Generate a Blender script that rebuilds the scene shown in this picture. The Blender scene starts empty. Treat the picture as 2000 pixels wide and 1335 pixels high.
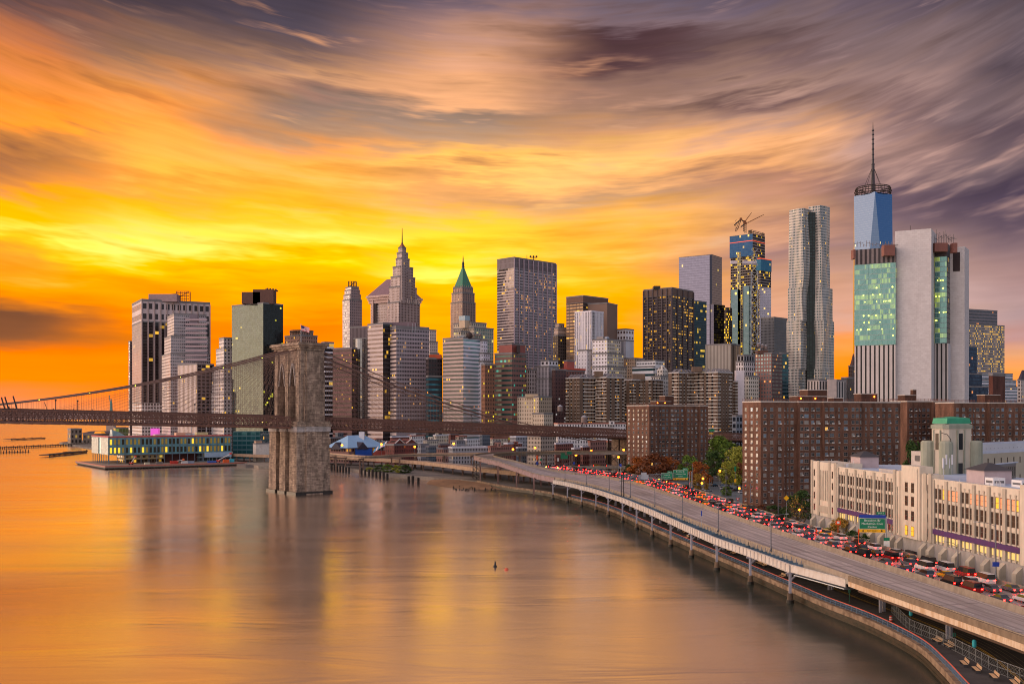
import bpy, bmesh, math, random
from mathutils import Vector, Matrix, noise as mnoise
random.seed(7)
S = bpy.context.scene
COL = S.collection
R = math.radians

# ------------------------------------------------------------------ camera
EYE = 45.0          # walkway of the next bridge upstream
HZ = 806.0          # horizon row in the 2000 px wide photograph
cam_d = bpy.data.cameras.new("camera")
cam = bpy.data.objects.new("camera", cam_d); COL.objects.link(cam)
cam.location = (0, 0, EYE); cam.rotation_euler = (R(90), 0, 0)
cam_d.sensor_width = 36; cam_d.lens = 36.0; cam_d.shift_y = (HZ - 667.5) / 2000
cam_d.clip_start = 0.5; cam_d.clip_end = 60000
S.camera = cam
S.render.resolution_x, S.render.resolution_y = 1024, 683

S.view_settings.view_transform = 'Standard'
S.view_settings.look = 'None'
S.view_settings.exposure = 0.1
S.view_settings.gamma = 1.0
S.view_settings.use_curve_mapping = False
S.render.engine = 'CYCLES'
S.cycles.use_denoising = True
S.cycles.max_bounces = 6
S.cycles.diffuse_bounces = 3
S.cycles.glossy_bounces = 4
S.cycles.transmission_bounces = 3
S.cycles.sample_clamp_indirect = 4.0
S.cycles.use_light_tree = True
S.cycles.filter_width = 1.05

# ------------------------------------------------------------------ node helpers
def lin(c):
    return tuple(((v / 255) / 12.92 if v / 255 <= 0.04045 else ((v / 255 + 0.055) / 1.055) ** 2.4) for v in c[:3])
def rgba(c): return (*lin(c), 1.0)

class NT:
    """tiny wrapper to write shader node trees"""
    def __init__(s, tree): s.t = tree; s.n = tree.nodes; s.l = tree.links
    def put(s, sock, v):
        if v is None: return
        if isinstance(v, bpy.types.NodeSocket): s.l.new(v, sock)
        else:
            if isinstance(v, (int, float)) and hasattr(sock.default_value, '__len__'):
                v = (v,) * len(sock.default_value)
            sock.default_value = v
    def m(s, op, a, b=None, c=None, clamp=False):
        n = s.n.new('ShaderNodeMath'); n.operation = op; n.use_clamp = clamp
        for i, v in enumerate((a, b, c)): s.put(n.inputs[i], v)
        return n.outputs[0]
    def vm(s, op, a, b=None):
        n = s.n.new('ShaderNodeVectorMath'); n.operation = op
        s.put(n.inputs[0], a); s.put(n.inputs[1], b)
        return n.outputs[0]
    def mix(s, f, a, b, mode='MIX'):
        n = s.n.new('ShaderNodeMix'); n.data_type = 'RGBA'; n.blend_type = mode; n.clamp_factor = True
        s.put(n.inputs[0], f)
        for i, v in ((6, a), (7, b)):
            if isinstance(v, tuple) and len(v) == 3: v = (*v, 1.0)
            s.put(n.inputs[i], v)
        return n.outputs[2]
    def xyz(s, x=0.0, y=0.0, z=0.0):
        n = s.n.new('ShaderNodeCombineXYZ')
        for i, v in enumerate((x, y, z)): s.put(n.inputs[i], v)
        return n.outputs[0]
    def sep(s, v):
        n = s.n.new('ShaderNodeSeparateXYZ'); s.put(n.inputs[0], v); return n.outputs
    def noise(s, v, scale=1.0, detail=2.0, rough=0.5, dist=0.0, col=False):
        n = s.n.new('ShaderNodeTexNoise'); s.put(n.inputs['Vector'], v)
        n.inputs['Scale'].default_value = scale; n.inputs['Detail'].default_value = detail
        n.inputs['Roughness'].default_value = rough; n.inputs['Distortion'].default_value = dist
        return n.outputs[1 if col else 0]
    def white(s, v):
        n = s.n.new('ShaderNodeTexWhiteNoise'); n.noise_dimensions = '3D'; s.put(n.inputs['Vector'], v)
        return n.outputs
    def ramp(s, f, stops, interp='LINEAR'):
        n = s.n.new('ShaderNodeValToRGB'); e = n.color_ramp; e.interpolation = interp
        while len(e.elements) < len(stops): e.elements.new(0.5)
        for el, (p, c) in zip(e.elements, sorted(stops, key=lambda q: q[0])):
            el.position = p; el.color = c if len(c) == 4 else (*c, 1)
        s.put(n.inputs[0], f); return n.outputs[0]
    def smooth(s, v, a, b):
        n = s.n.new('ShaderNodeMapRange'); n.interpolation_type = 'SMOOTHSTEP'; s.put(n.inputs[0], v)
        n.inputs[1].default_value = a; n.inputs[2].default_value = b
        return n.outputs[0]
    def lin_map(s, v, a, b, c=0.0, d=1.0):
        n = s.n.new('ShaderNodeMapRange'); s.put(n.inputs[0], v)
        for i, q in enumerate((a, b, c, d)): n.inputs[i + 1].default_value = q
        return n.outputs[0]

# ------------------------------------------------------------------ world: sunset sky with wind-drawn cloud streaks
SUN_AZ, SUN_EL = R(-58), R(9)
W = bpy.data.worlds.new("World"); S.world = W; W.use_nodes = True
w = NT(W.node_tree); w.n.clear()
tc = w.n.new('ShaderNodeTexCoord')
dx, dy, dz = w.sep(tc.outputs['Generated'])
az = w.m('ARCTAN2', dx, dy)
el = w.m('DIVIDE', dz, w.m('SQRT', w.m('MAXIMUM', w.m('ADD', w.m('MULTIPLY', dx, dx), w.m('MULTIPLY', dy, dy)), 1e-4)))
# streak coordinate: the cloud lines bow upward to both sides of azimuth 0.05
azc = w.m('MINIMUM', w.m('MAXIMUM', az, -0.9), 0.9)
da = w.m('SUBTRACT', azc, 0.06)
bow = w.m('MULTIPLY', w.m('MULTIPLY', da, da), w.m('MULTIPLY', w.smooth(el, 0.04, 0.36), w.m('ADD', 0.28, w.m('MULTIPLY', w.smooth(az, -0.1, 0.25), 0.24))))
st = w.m('SUBTRACT', el, bow)
warp = w.noise(w.xyz(w.m('MULTIPLY', az, 5.0), w.m('MULTIPLY', st, 9.0), 3.3), 1.0, 3.0, 0.55)
st2 = w.m('ADD', st, w.m('MULTIPLY', w.m('SUBTRACT', warp, 0.5), 0.022))
big = w.noise(w.xyz(w.m('MULTIPLY', az, 4.2), w.m('MULTIPLY', st2, 15.0), 1.7), 1.0, 4.0, 0.55)
mid = w.noise(w.xyz(w.m('MULTIPLY', az, 7.0), w.m('MULTIPLY', st2, 55.0), 7.1), 1.0, 4.0, 0.6)
fine = w.noise(w.xyz(w.m('MULTIPLY', az, 9.0), w.m('MULTIPLY', st2, 190.0), 2.2), 1.0, 2.0, 0.5)
up = w.smooth(el, 0.02, 0.22)
wob = w.m('ADD', w.m('MULTIPLY', w.m('SUBTRACT', big, 0.5), 0.075), w.m('MULTIPLY', w.m('SUBTRACT', mid, 0.5), 0.085))
elw = w.m('ADD', el, w.m('MULTIPLY', wob, w.m('ADD', w.m('MULTIPLY', up, 0.75), 0.25)))
SKY = {
 0: [(0,(105,80,78)),(60,(165,110,85)),(130,(205,130,80)),(200,(225,145,75)),(250,(250,155,65)),(275,(200,135,75)),(320,(172,118,80)),(360,(215,145,80)),(385,(255,174,45)),(430,(255,184,25)),(460,(255,222,90)),(480,(255,193,50)),(510,(255,165,65)),(560,(255,155,30)),(590,(225,135,40)),(620,(128,86,62)),(655,(140,92,62)),(672,(190,112,55)),(690,(255,137,25)),(740,(255,141,35)),(780,(240,141,90)),(806,(225,160,120))],
 300: [(0,(80,68,75)),(60,(120,95,88)),(110,(150,115,95)),(150,(195,140,100)),(200,(235,160,90)),(250,(255,165,85)),(300,(255,179,90)),(335,(255,184,85)),(370,(250,165,75)),(410,(255,184,50)),(455,(255,222,95)),(475,(255,231,120)),(505,(255,193,30)),(545,(255,160,15)),(590,(255,155,15)),(640,(250,141,20)),(665,(215,125,35)),(690,(255,137,15)),(760,(255,141,40)),(806,(240,146,90))],
 600: [(0,(78,70,82)),(50,(90,80,90)),(100,(120,98,95)),(150,(190,145,112)),(185,(150,118,105)),(215,(145,122,110)),(260,(190,145,110)),(300,(250,170,100)),(330,(255,184,95)),(370,(255,179,75)),(420,(255,193,60)),(455,(255,222,110)),(480,(255,212,60)),(510,(255,179,10)),(550,(255,174,10)),(600,(255,155,10)),(640,(235,130,15)),(680,(255,141,10)),(806,(255,141,40))],
 900: [(0,(110,95,105)),(50,(165,130,120)),(100,(195,150,125)),(150,(220,165,125)),(200,(225,170,128)),(230,(150,128,115)),(280,(190,150,115)),(315,(255,195,110)),(345,(225,165,105)),(380,(220,165,110)),(420,(255,195,70)),(460,(255,215,70)),(500,(255,205,40)),(530,(255,235,110)),(555,(255,190,30)),(600,(255,175,20)),(680,(255,165,15)),(806,(255,155,30))],
 1200: [(0,(105,98,115)),(50,(125,105,110)),(85,(85,62,66)),(120,(92,68,70)),(160,(140,110,100)),(210,(165,130,110)),(260,(205,155,115)),(310,(245,190,120)),(340,(235,175,115)),(380,(190,150,115)),(420,(235,175,100)),(460,(250,185,80)),(510,(255,175,60)),(560,(255,175,40)),(620,(255,165,15)),(700,(255,165,10)),(806,(255,150,20))],
 1500: [(0,(102,89,100)),(50,(123,104,106)),(110,(115,93,93)),(160,(157,127,116)),(190,(110,86,85)),(230,(178,142,125)),(280,(236,178,130)),(320,(225,168,120)),(360,(183,137,116)),(410,(199,153,120)),(450,(194,147,120)),(500,(168,132,125)),(560,(199,153,125)),(620,(215,160,130)),(680,(245,150,80)),(740,(255,150,30)),(806,(255,140,20))],
 1750: [(0,(99,86,97)),(60,(126,107,109)),(120,(131,110,109)),(170,(157,130,125)),(220,(131,107,106)),(260,(173,140,130)),(320,(147,120,116)),(360,(110,91,100)),(420,(115,96,104)),(480,(147,122,120)),(540,(173,142,134)),(600,(190,160,155)),(640,(200,165,150)),(665,(240,160,90)),(700,(255,150,50)),(806,(255,135,20))],
 2000: [(0,(89,79,88)),(60,(110,96,102)),(120,(94,81,88)),(180,(126,107,109)),(240,(99,83,91)),(300,(120,102,106)),(360,(86,73,88)),(430,(102,86,97)),(500,(141,117,119)),(560,(162,132,130)),(620,(170,145,145)),(660,(185,145,140)),(690,(215,160,120)),(730,(240,160,90)),(806,(240,150,70))],
}
TMAX = 0.5
azw = w.m('ADD', az, w.m('MULTIPLY', w.m('SUBTRACT', big, 0.5), 0.16))
skyc = None; prev = None
for px in sorted(SKY):
    a = math.atan((px - 1000) / 2000)
    stops = [(max(0.0, (HZ - py) / 2000 * math.cos(a)) / TMAX, lin(c)) for py, c in SKY[px]]
    col = w.ramp(w.m('DIVIDE', elw, TMAX), stops)
    skyc = col if skyc is None else w.mix(w.smooth(azw, prev, a), skyc, col)
    prev = a
# bright and dark streaks over the gradient
str_ = w.m('ADD', w.m('MULTIPLY', w.m('SUBTRACT', mid, 0.5), 1.1), w.m('MULTIPLY', w.m('SUBTRACT', fine, 0.5), 0.35))
gain = w.m('ADD', 1.08, w.m('MULTIPLY', str_, w.m('ADD', 0.25, w.m('MULTIPLY', up, 0.65))))
skyc = w.mix(1.0, skyc, w.xyz(gain, gain, gain), 'MULTIPLY')
hl = w.m('MULTIPLY', w.m('MULTIPLY', w.smooth(mid, 0.52, 0.78), w.smooth(big, 0.4, 0.62)), up)
skyc = w.mix(w.m('MULTIPLY', hl, 0.95), skyc, w.mix(w.smooth(az, -0.05, 0.32), w.mix(w.smooth(el, 0.12, 0.34), lin((255, 214, 110)), lin((240, 176, 128))), lin((205, 168, 156))))
dkm = w.m('MULTIPLY', w.m('MULTIPLY', w.smooth(mid, 0.46, 0.25), w.smooth(big, 0.62, 0.4)), w.smooth(el, 0.14, 0.3))
skyc = w.mix(w.m('MULTIPLY', dkm, 0.32), skyc, lin((92, 74, 80)))
hs = w.n.new('ShaderNodeHueSaturation'); hs.inputs['Saturation'].default_value = 1.02; hs.inputs['Value'].default_value = 1.13; w.put(hs.inputs['Color'], skyc)
gmm = w.n.new('ShaderNodeGamma'); gmm.inputs['Gamma'].default_value = 1.15; w.put(gmm.inputs['Color'], hs.outputs[0]); skyc = gmm.outputs[0]
# the rest of the sky (seen only in reflections and as light): warm left, lavender behind, blue right
adist = w.m('ABSOLUTE', az)
back = w.ramp(w.m('DIVIDE', el, 1.6), [(0.0, lin((205, 180, 166))), (0.15, lin((196, 178, 172))), (0.5, lin((170, 164, 176))), (1.0, lin((140, 140, 165)))])
left = w.ramp(w.m('DIVIDE', el, 1.6), [(0.0, lin((232, 186, 150))), (0.3, lin((210, 176, 158))), (1.0, lin((120, 115, 150)))])
right = w.ramp(w.m('DIVIDE', el, 1.6), [(0.0, lin((150, 165, 190))), (0.2, lin((112, 148, 196))), (1.0, lin((90, 115, 175)))])
sidec = w.mix(w.smooth(az, -2.6, -1.3), back, left)
sidec = w.mix(w.smooth(az, 0.9, 1.7), sidec, right)
sidec = w.mix(w.smooth(az, 2.0, 2.9), sidec, back)
BACK_GAIN = 1.8
gn = w.m('ADD', BACK_GAIN, w.m('SUBTRACT', w.m('MULTIPLY', w.smooth(az, -0.6, -1.6), w.m('MULTIPLY', w.smooth(az, -3.1, -2.0), 2.3)), w.m('MULTIPLY', w.smooth(az, 0.7, 1.6), w.m('MULTIPLY', w.smooth(az, 3.1, 2.4), 1.0))))
sidec = w.mix(1.0, sidec, w.xyz(gn, gn, gn), 'MULTIPLY')
full = w.mix(w.smooth(adist, 0.55, 1.35), skyc, sidec)
zen = w.smooth(el, 0.5, 2.2)
full = w.mix(zen, full, tuple(1.25 * v for v in lin((170, 152, 150))))
# clear-sky light underneath the clouds
nish = w.n.new('ShaderNodeTexSky'); nish.sky_type = 'NISHITA'; nish.sun_disc = False
nish.sun_elevation = SUN_EL; nish.sun_rotation = SUN_AZ
bg1 = w.n.new('ShaderNodeBackground'); w.put(bg1.inputs[0], full); bg1.inputs[1].default_value = 1.0
bg2 = w.n.new('ShaderNodeBackground'); w.put(bg2.inputs[0], nish.outputs[0])
# the clear sky only shows where there is no cloud deck in front of the lens: behind and overhead
w.put(bg2.inputs[1], w.m('MULTIPLY', w.smooth(adist, 0.6, 1.5), 0.05))
add = w.n.new('ShaderNodeAddShader'); w.l.new(bg1.outputs[0], add.inputs[0]); w.l.new(bg2.outputs[0], add.inputs[1])
wo = w.n.new('ShaderNodeOutputWorld'); w.l.new(add.outputs[0], wo.inputs[0])
W.cycles.sampling_method = 'MANUAL'; W.cycles.sample_map_resolution = 1024

sun_d = bpy.data.lights.new("sun", 'SUN'); sun_d.energy = 0.9; sun_d.angle = R(20); sun_d.color = (1.0, 0.8, 0.62)
sun = bpy.data.objects.new("sun", sun_d); COL.objects.link(sun)
sdir = Vector((math.sin(SUN_AZ) * math.cos(SUN_EL), math.cos(SUN_AZ) * math.cos(SUN_EL), math.sin(SUN_EL)))
sun.rotation_euler = sdir.to_track_quat('Z', 'Y').to_euler(); sun.location = (0, 0, 400)

# ------------------------------------------------------------------ placing
FAR = False         # the office district stands back behind the old low quarter
def rm(Y): return Y if not FAR or Y < 755 or Y > 1250 else 1010 + (Y - 755) * .4848
def XY(px, Y): Y = rm(Y); return Vector(((px - 1000) / 2000 * Y, Y))
def ZT(py, Y): return EYE + (HZ - py) / 2000 * rm(Y)
def ground_pt(px, py, z=0.0):
    Y = (EYE - z) * 2000 / (py - HZ); return Vector(((px - 1000) / 2000 * Y, Y, z))

# ------------------------------------------------------------------ objects
def world_loc(o):
    v = Vector((0, 0, 0))
    while o is not None: v += o.location; o = o.parent
    return v
def tag(o, label=None, cat=None, group=None, kind=None):
    if label: o['label'] = label
    if cat: o['category'] = cat
    if group: o['group'] = group
    if kind: o['kind'] = kind
    return o
def thing(name, label, cat, loc=(0, 0, 0), rz=0.0, group=None):
    o = bpy.data.objects.new(name, None); COL.objects.link(o)
    o.empty_display_size = 1; o.location = loc; o.rotation_euler = (0, 0, rz)
    return tag(o, label, cat, group)
def copy_tree(o, parent=None, label=None, group=None):
    c = o.copy(); COL.objects.link(c); c.parent = parent
    if label: c['label'] = label
    if group: c['group'] = group
    for ch in o.children: copy_tree(ch, c)
    return c
def place(mesh, name, parent, loc, rz=0.0):
    """a further object on shared mesh data; loc is local to the parent"""
    o = bpy.data.objects.new(name, mesh); COL.objects.link(o); o.parent = parent
    o.location = loc; o.rotation_euler = (0, 0, rz); return o

class MB:
    """collects faces (with uv and material slot) and links them as one mesh object"""
    def __init__(s): s.v = []; s.f = []; s.uv = []; s.mi = []; s.smooth = False
    def quad(s, a, b, c, d, mi=0, uv=None):
        i = len(s.v); s.v += [tuple(a), tuple(b), tuple(c), tuple(d)]; s.f.append((i, i+1, i+2, i+3)); s.mi.append(mi)
        s.uv += uv or [(0, 0), (1, 0), (1, 1), (0, 1)]
    def poly(s, pts, mi=0):
        i = len(s.v); s.v += [tuple(p) for p in pts]; s.f.append(tuple(range(i, i + len(pts)))); s.mi.append(mi)
        s.uv += [(p[0], p[1]) for p in pts]
    def prism(s, poly, z0, z1, mi=0, mis=None, bay=None, fh=3.5, top=True, bottom=False, topmi=None, uoff=None):
        n = len(poly)
        for k in range(n):
            a, b = poly[k], poly[(k + 1) % n]
            L = math.hypot(b[0]-a[0], b[1]-a[1]); 
            if L < 1e-4: continue
            m = mis[k % len(mis)] if mis else mi
            bb = bay[k % len(bay)] if isinstance(bay, (list, tuple)) else (bay or 3.0)
            nb = max(1, round(L / bb)); nf = max(1, round((z1 - z0) / fh))
            u0 = (uoff if uoff is not None else 50 * k + 13 * (len(s.f) % 7))
            s.quad((*a[:2], z0), (*b[:2], z0), (*b[:2], z1), (*a[:2], z1), m, [(u0, 0), (u0+nb, 0), (u0+nb, nf), (u0, nf)])
        if top: s.poly([(*p[:2], z1) for p in poly], mi if topmi is None else topmi)
        if bottom: s.poly([(*p[:2], z0) for p in reversed(poly)], mi)
    def loft(s, rings, mi=0, cap=True, closed=True, uvs=None):
        """rings: lists of 3d points, same length"""
        n = len(rings[0]); base = len(s.v)
        for r in rings: s.v += [tuple(p) for p in r]
        for j in range(len(rings) - 1):
            for k in range(n if closed else n - 1):
                k2 = (k + 1) % n
                s.f.append((base + j*n + k, base + j*n + k2, base + (j+1)*n + k2, base + (j+1)*n + k)); s.mi.append(mi)
                if uvs: u0, u1, v0, v1 = uvs[0][k], uvs[0][k+1], uvs[1][j], uvs[1][j+1]
                else: u0, u1, v0, v1 = k, k+1, j, j+1
                s.uv += [(u0, v0), (u1, v0), (u1, v1), (u0, v1)]
        if cap:
            s.poly(list(reversed(rings[0])), mi); s.poly(rings[-1], mi)
    def box(s, x0, x1, y0, y1, z0, z1, mi=0):
        s.prism([(x0, y0), (x1, y0), (x1, y1), (x0, y1)], z0, z1, mi, bottom=True)
    def obox(s, o, d, L, wv, Wd, z0, z1, mi=0, **k):
        """box from corner o along unit d (length L) and unit wv (width Wd)"""
        p = [Vector(o[:2]), Vector(o[:2]) + Vector(d)*L, Vector(o[:2]) + Vector(d)*L + Vector(wv)*Wd, Vector(o[:2]) + Vector(wv)*Wd]
        ar = sum(p[i].x*p[(i+1)%4].y - p[(i+1)%4].x*p[i].y for i in range(4))
        if ar < 0: p.reverse()
        s.prism(p, z0, z1, mi, bottom=True, **k)
    def bar(s, a, b, w, h=None, mi=0, up=Vector((0, 0, 1))):
        """rectangular bar from a to b"""
        a = Vector(a); b = Vector(b); d = (b - a)
        if d.length < 1e-6: return
        d.normalize(); h = h or w
        side = d.cross(up)
        if side.length < 1e-3: side = d.cross(Vector((1, 0, 0)))
        side.normalize(); u2 = side.cross(d)
        r = [side*w/2 + u2*h/2, -side*w/2 + u2*h/2, -side*w/2 - u2*h/2, side*w/2 - u2*h/2]
        s.loft([[a + q for q in r], [b + q for q in r]], mi)
    def tube(s, pts, r, n=6, mi=0, cap=True):
        pts = [Vector(p) for p in pts]; rings = []
        rr = r if isinstance(r, (list, tuple)) else [r] * len(pts)
        for i, p in enumerate(pts):
            d = (pts[min(i+1, len(pts)-1)] - pts[max(i-1, 0)])
            d = d.normalized() if d.length > 1e-9 else Vector((0, 0, 1))
            a = d.cross(Vector((0, 0, 1)))
            if a.length < 1e-3: a = d.cross(Vector((1, 0, 0)))
            a.normalize(); b = d.cross(a)
            rings.append([p + (a*math.cos(2*math.pi*k/n) - b*math.sin(2*math.pi*k/n))*rr[i] for k in range(n)])
        s.loft(rings, mi, cap)
    def sphere(s, c, r, n=8, m=6, mi=0, sz=1.0):
        c = Vector(c); rings = []
        for j in range(m + 1):
            t = math.pi * j / m - math.pi / 2; q = max(0.02, math.cos(t)) * r
            rings.append([c + Vector((q*math.cos(2*math.pi*k/n), q*math.sin(2*math.pi*k/n), r*sz*math.sin(t))) for k in range(n)])
        s.loft(rings, mi)
    def mesh(s, name, mats, origin=(0, 0, 0)):
        me = bpy.data.meshes.new(name); ox, oy, oz = origin
        me.from_pydata([(x-ox, y-oy, z-oz) for x, y, z in s.v], [], s.f)
        uvl = me.uv_layers.new(name="UVMap")
        flat = [c for q in s.uv for c in q]
        uvl.data.foreach_set('uv', flat)
        for mt in (mats if isinstance(mats, (list, tuple)) else [mats]): me.materials.append(mt)
        me.polygons.foreach_set('material_index', s.mi)
        if s.smooth: me.polygons.foreach_set('use_smooth', [True] * len(s.f))
        me.update(); return me
    def build(s, name, mats, parent=None, loc=None):
        """vertices are world coordinates (minus the parent's place)"""
        org = world_loc(parent) if parent is not None else Vector(loc or (0, 0, 0))
        o = bpy.data.objects.new(name, s.mesh(name, mats, org)); COL.objects.link(o)
        if parent is not None: o.parent = parent
        else: o.location = org
        return o

# ------------------------------------------------------------------ materials
MATS = {}
def newmat(name):
    m = bpy.data.materials.new(name); m.use_nodes = True
    nt = NT(m.node_tree); nt.n.clear()
    out = nt.n.new('ShaderNodeOutputMaterial'); return m, nt, out
def pbsdf(nt, out, col, rough=0.6, metal=0.0, spec=0.5, emit=None, estr=0.0, normal=None):
    b = nt.n.new('ShaderNodeBsdfPrincipled')
    if isinstance(col, tuple) and len(col) == 3: col = (*col, 1)
    nt.put(b.inputs['Base Color'], col); nt.put(b.inputs['Roughness'], rough); nt.put(b.inputs['Metallic'], metal)
    nt.put(b.inputs['Specular IOR Level'], spec)
    if emit is not None:
        if isinstance(emit, tuple) and len(emit) == 3: emit = (*emit, 1)
        nt.put(b.inputs['Emission Color'], emit); nt.put(b.inputs['Emission Strength'], estr)
    if normal is not None: nt.put(b.inputs['Normal'], normal)
    nt.l.new(b.outputs[0], out.inputs[0]); return b
def bump(nt, h, strength=0.3, dist=0.1):
    n = nt.n.new('ShaderNodeBump'); n.inputs['Strength'].default_value = strength; n.inputs['Distance'].default_value = dist
    nt.put(n.inputs['Height'], h); return n.outputs[0]
def coords(nt, obj=True):
    t = nt.n.new('ShaderNodeTexCoord'); return t.outputs['Object' if obj else 'UV']
def plain(name, c, rough=0.7, metal=0.0, var=0.12, scale=0.3, spec=0.4):
    """paint, stone, metal: one colour with uneven wear"""
    if name in MATS: return MATS[name]
    m, nt, out = newmat(name); c = lin(c)
    n = nt.noise(coords(nt), scale, 5.0, 0.65)
    f = nt.lin_map(n, 0.3, 0.7, 1 - var, 1 + var)
    col = nt.mix(1.0, (*c, 1), nt.xyz(f, f, f), 'MULTIPLY')
    pbsdf(nt, out, col, rough, metal, spec)
    MATS[name] = m; return m
def glow(name, c, strength, base=None):
    if name in MATS: return MATS[name]
    m, nt, out = newmat(name); pbsdf(nt, out, lin(base or c), 0.4, 0, 0.5, lin(c), strength)
    MATS[name] = m; return m
def streaked(name, c, c2, rough=0.8, sx=0.6, sz=0.08, amt=0.6, spec=0.3):
    """weathered masonry: blotches plus vertical run-off stains"""
    if name in MATS: return MATS[name]
    m, nt, out = newmat(name); v = nt.sep(coords(nt))
    a = nt.noise(nt.xyz(nt.m('MULTIPLY', v[0], sx), nt.m('MULTIPLY', v[1], sx), nt.m('MULTIPLY', v[2], sz)), 1.0, 5.0, 0.6)
    b = nt.noise(coords(nt), 0.25, 6.0, 0.7)
    f = nt.m('MULTIPLY', nt.smooth(nt.m('ADD', nt.m('MULTIPLY', a, 0.6), nt.m('MULTIPLY', b, 0.4)), 0.4, 0.62), amt)
    pbsdf(nt, out, nt.mix(f, lin(c), lin(c2)), rough, 0, spec)
    MATS[name] = m; return m
def brick(name, c, c2, mortar=(150, 140, 130), size=(0.6, 0.2), rough=0.85, amt=0.5):
    """brick or ashlar courses laid in metres along the wall uv"""
    if name in MATS: return MATS[name]
    m, nt, out = newmat(name)
    g = nt.n.new('ShaderNodeNewGeometry'); p = nt.sep(g.outputs['Position']); nn = nt.sep(g.outputs['Normal'])
    u = nt.m('SUBTRACT', nt.m('MULTIPLY', p[0], nn[1]), nt.m('MULTIPLY', p[1], nn[0]))
    t = nt.n.new('ShaderNodeTexBrick'); nt.put(t.inputs['Vector'], nt.xyz(u, p[2], 0.0))
    t.inputs['Scale'].default_value = 1.0; t.inputs['Brick Width'].default_value = size[0]; t.inputs['Row Height'].default_value = size[1]
    t.inputs['Mortar Size'].default_value = size[1] * 0.05
    nt.put(t.inputs['Color1'], rgba(c)); nt.put(t.inputs['Color2'], rgba(c2)); nt.put(t.inputs['Mortar'], rgba(mortar))
    n = nt.noise(nt.xyz(nt.m('MULTIPLY', u, 0.35), nt.m('MULTIPLY', p[2], 0.10), nt.m('MULTIPLY', p[0], 0.02)), 1.0, 6.0, 0.7)
    f = nt.lin_map(n, 0.32, 0.68, 1 - amt, 1 + amt * 0.7)
    col = nt.mix(1.0, t.outputs[0], nt.xyz(f, f, f), 'MULTIPLY')
    pbsdf(nt, out, col, rough, 0, 0.25, normal=bump(nt, t.outputs[1], 0.25, -0.05))
    MATS[name] = m; return m

def facade(name, wall, glass, wx=0.6, wy=0.55, lit=0.06, litc=(255, 190, 60), lit2=None, lits=1.6, wallr=0.7, gr=0.12,
           gspec=0.4, gmetal=0.3, rowlit=0.3, var=0.14, mull=0.0, wallm=0.0, tilt=0.05, yoff=0.0, blind=0.14, wall2=None, rowmul=2):
    """curtain wall / punched windows: one uv unit = one window bay by one storey"""
    if name in MATS: return MATS[name]
    gy = lambda c, k=.4: tuple(q*(1-k) + k*(.3*c[0]+.55*c[1]+.15*c[2]) for q in c)
    wall = gy(wall); wall2 = gy(wall2) if wall2 else None; glass = tuple(q*.74 for q in gy(glass, .15))
    m, nt, out = newmat(name)
    uv = nt.sep(coords(nt, False)); u, v = uv[0], uv[1]
    fu = nt.m('FRACT', u); fv = nt.m('FRACT', v); cu = nt.m('FLOOR', u); cv = nt.m('FLOOR', v)
    msk = None
    if wx < 1: msk = nt.m('LESS_THAN', nt.m('ABSOLUTE', nt.m('SUBTRACT', fu, 0.5)), wx / 2)
    if wy < 1:
        k = nt.m('LESS_THAN', nt.m('ABSOLUTE', nt.m('SUBTRACT', fv, 0.5 + yoff)), wy / 2)
        msk = k if msk is None else nt.m('MULTIPLY', msk, k)
    if msk is None: msk = 1.0
    r = nt.white(nt.xyz(cu, cv, 3.0)); rr = nt.sep(r[1])
    row = nt.white(nt.xyz(nt.m('FLOOR', nt.m('DIVIDE', u, 6.0)), nt.m('FLOOR', nt.m('DIVIDE', cv, rowmul)), 9.0))[0]
    p = nt.m('MULTIPLY', nt.m('ADD', 1 - rowlit, nt.m('MULTIPLY', nt.m('POWER', row, 5.0), 6 * rowlit)), lit * 0.6)
    lm = nt.m('MULTIPLY', nt.m('LESS_THAN', rr[0], p), msk)
    lc = (*lin(litc), 1)
    if lit2: lc = nt.mix(nt.m('GREATER_THAN', rr[1], 0.5), lc, (*lin(lit2), 1))
    # glass: each pane reflects a little differently, some have blinds
    gc = nt.mix(nt.m('MULTIPLY', rr[2], blind), (*lin(glass), 1), (*[min(0.5, q * 3 + 0.05) for q in lin(glass)], 1))
    t = coords(nt)
    nz = nt.noise(t, 0.05, 5.0, 0.65)
    f = nt.lin_map(nz, 0.3, 0.7, 1 - var, 1 + var)
    wc = (*lin(wall), 1)
    if wall2: wc = nt.mix(nt.white(nt.xyz(cu, cv, 5.0))[0], wc, (*lin(wall2), 1))
    wc = nt.mix(1.0, wc, nt.xyz(f, f, f), 'MULTIPLY')
    col = nt.mix(msk, wc, gc)
    g = nt.n.new('ShaderNodeNewGeometry')
    jit = nt.vm('MULTIPLY', nt.vm('SUBTRACT', r[1], (0.5, 0.5, 0.5)), nt.xyz(*([nt.m('MULTIPLY', msk, tilt)] * 3)))
    nor = nt.vm('NORMALIZE', nt.vm('ADD', g.outputs['Normal'], jit))
    rough = nt.m('ADD', wallr, nt.m('MULTIPLY', msk, gr - wallr))
    spec = nt.m('ADD', 0.3, nt.m('MULTIPLY', msk, gspec - 0.3))
    met = nt.m('ADD', wallm, nt.m('MULTIPLY', msk, gmetal - wallm))
    bright = nt.m('MULTIPLY', lm, nt.m('MULTIPLY', nt.m('ADD', 0.25, nt.m('MULTIPLY', rr[1], 0.7)), lits*0.75))
    pbsdf(nt, out, col, rough, met, spec, lc, bright, nor)
    MATS[name] = m; return m

ROOF = plain('roof_gravel', (120, 116, 116), 0.9, var=0.25, scale=0.15)
DARKSTEEL = plain('dark_steel', (48, 40, 38), 0.6)
STEEL = plain('galvanised_steel', (150, 155, 162), 0.45, 0.5)
CONC = streaked('concrete', (150, 143, 132), (105, 98, 88))

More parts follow.
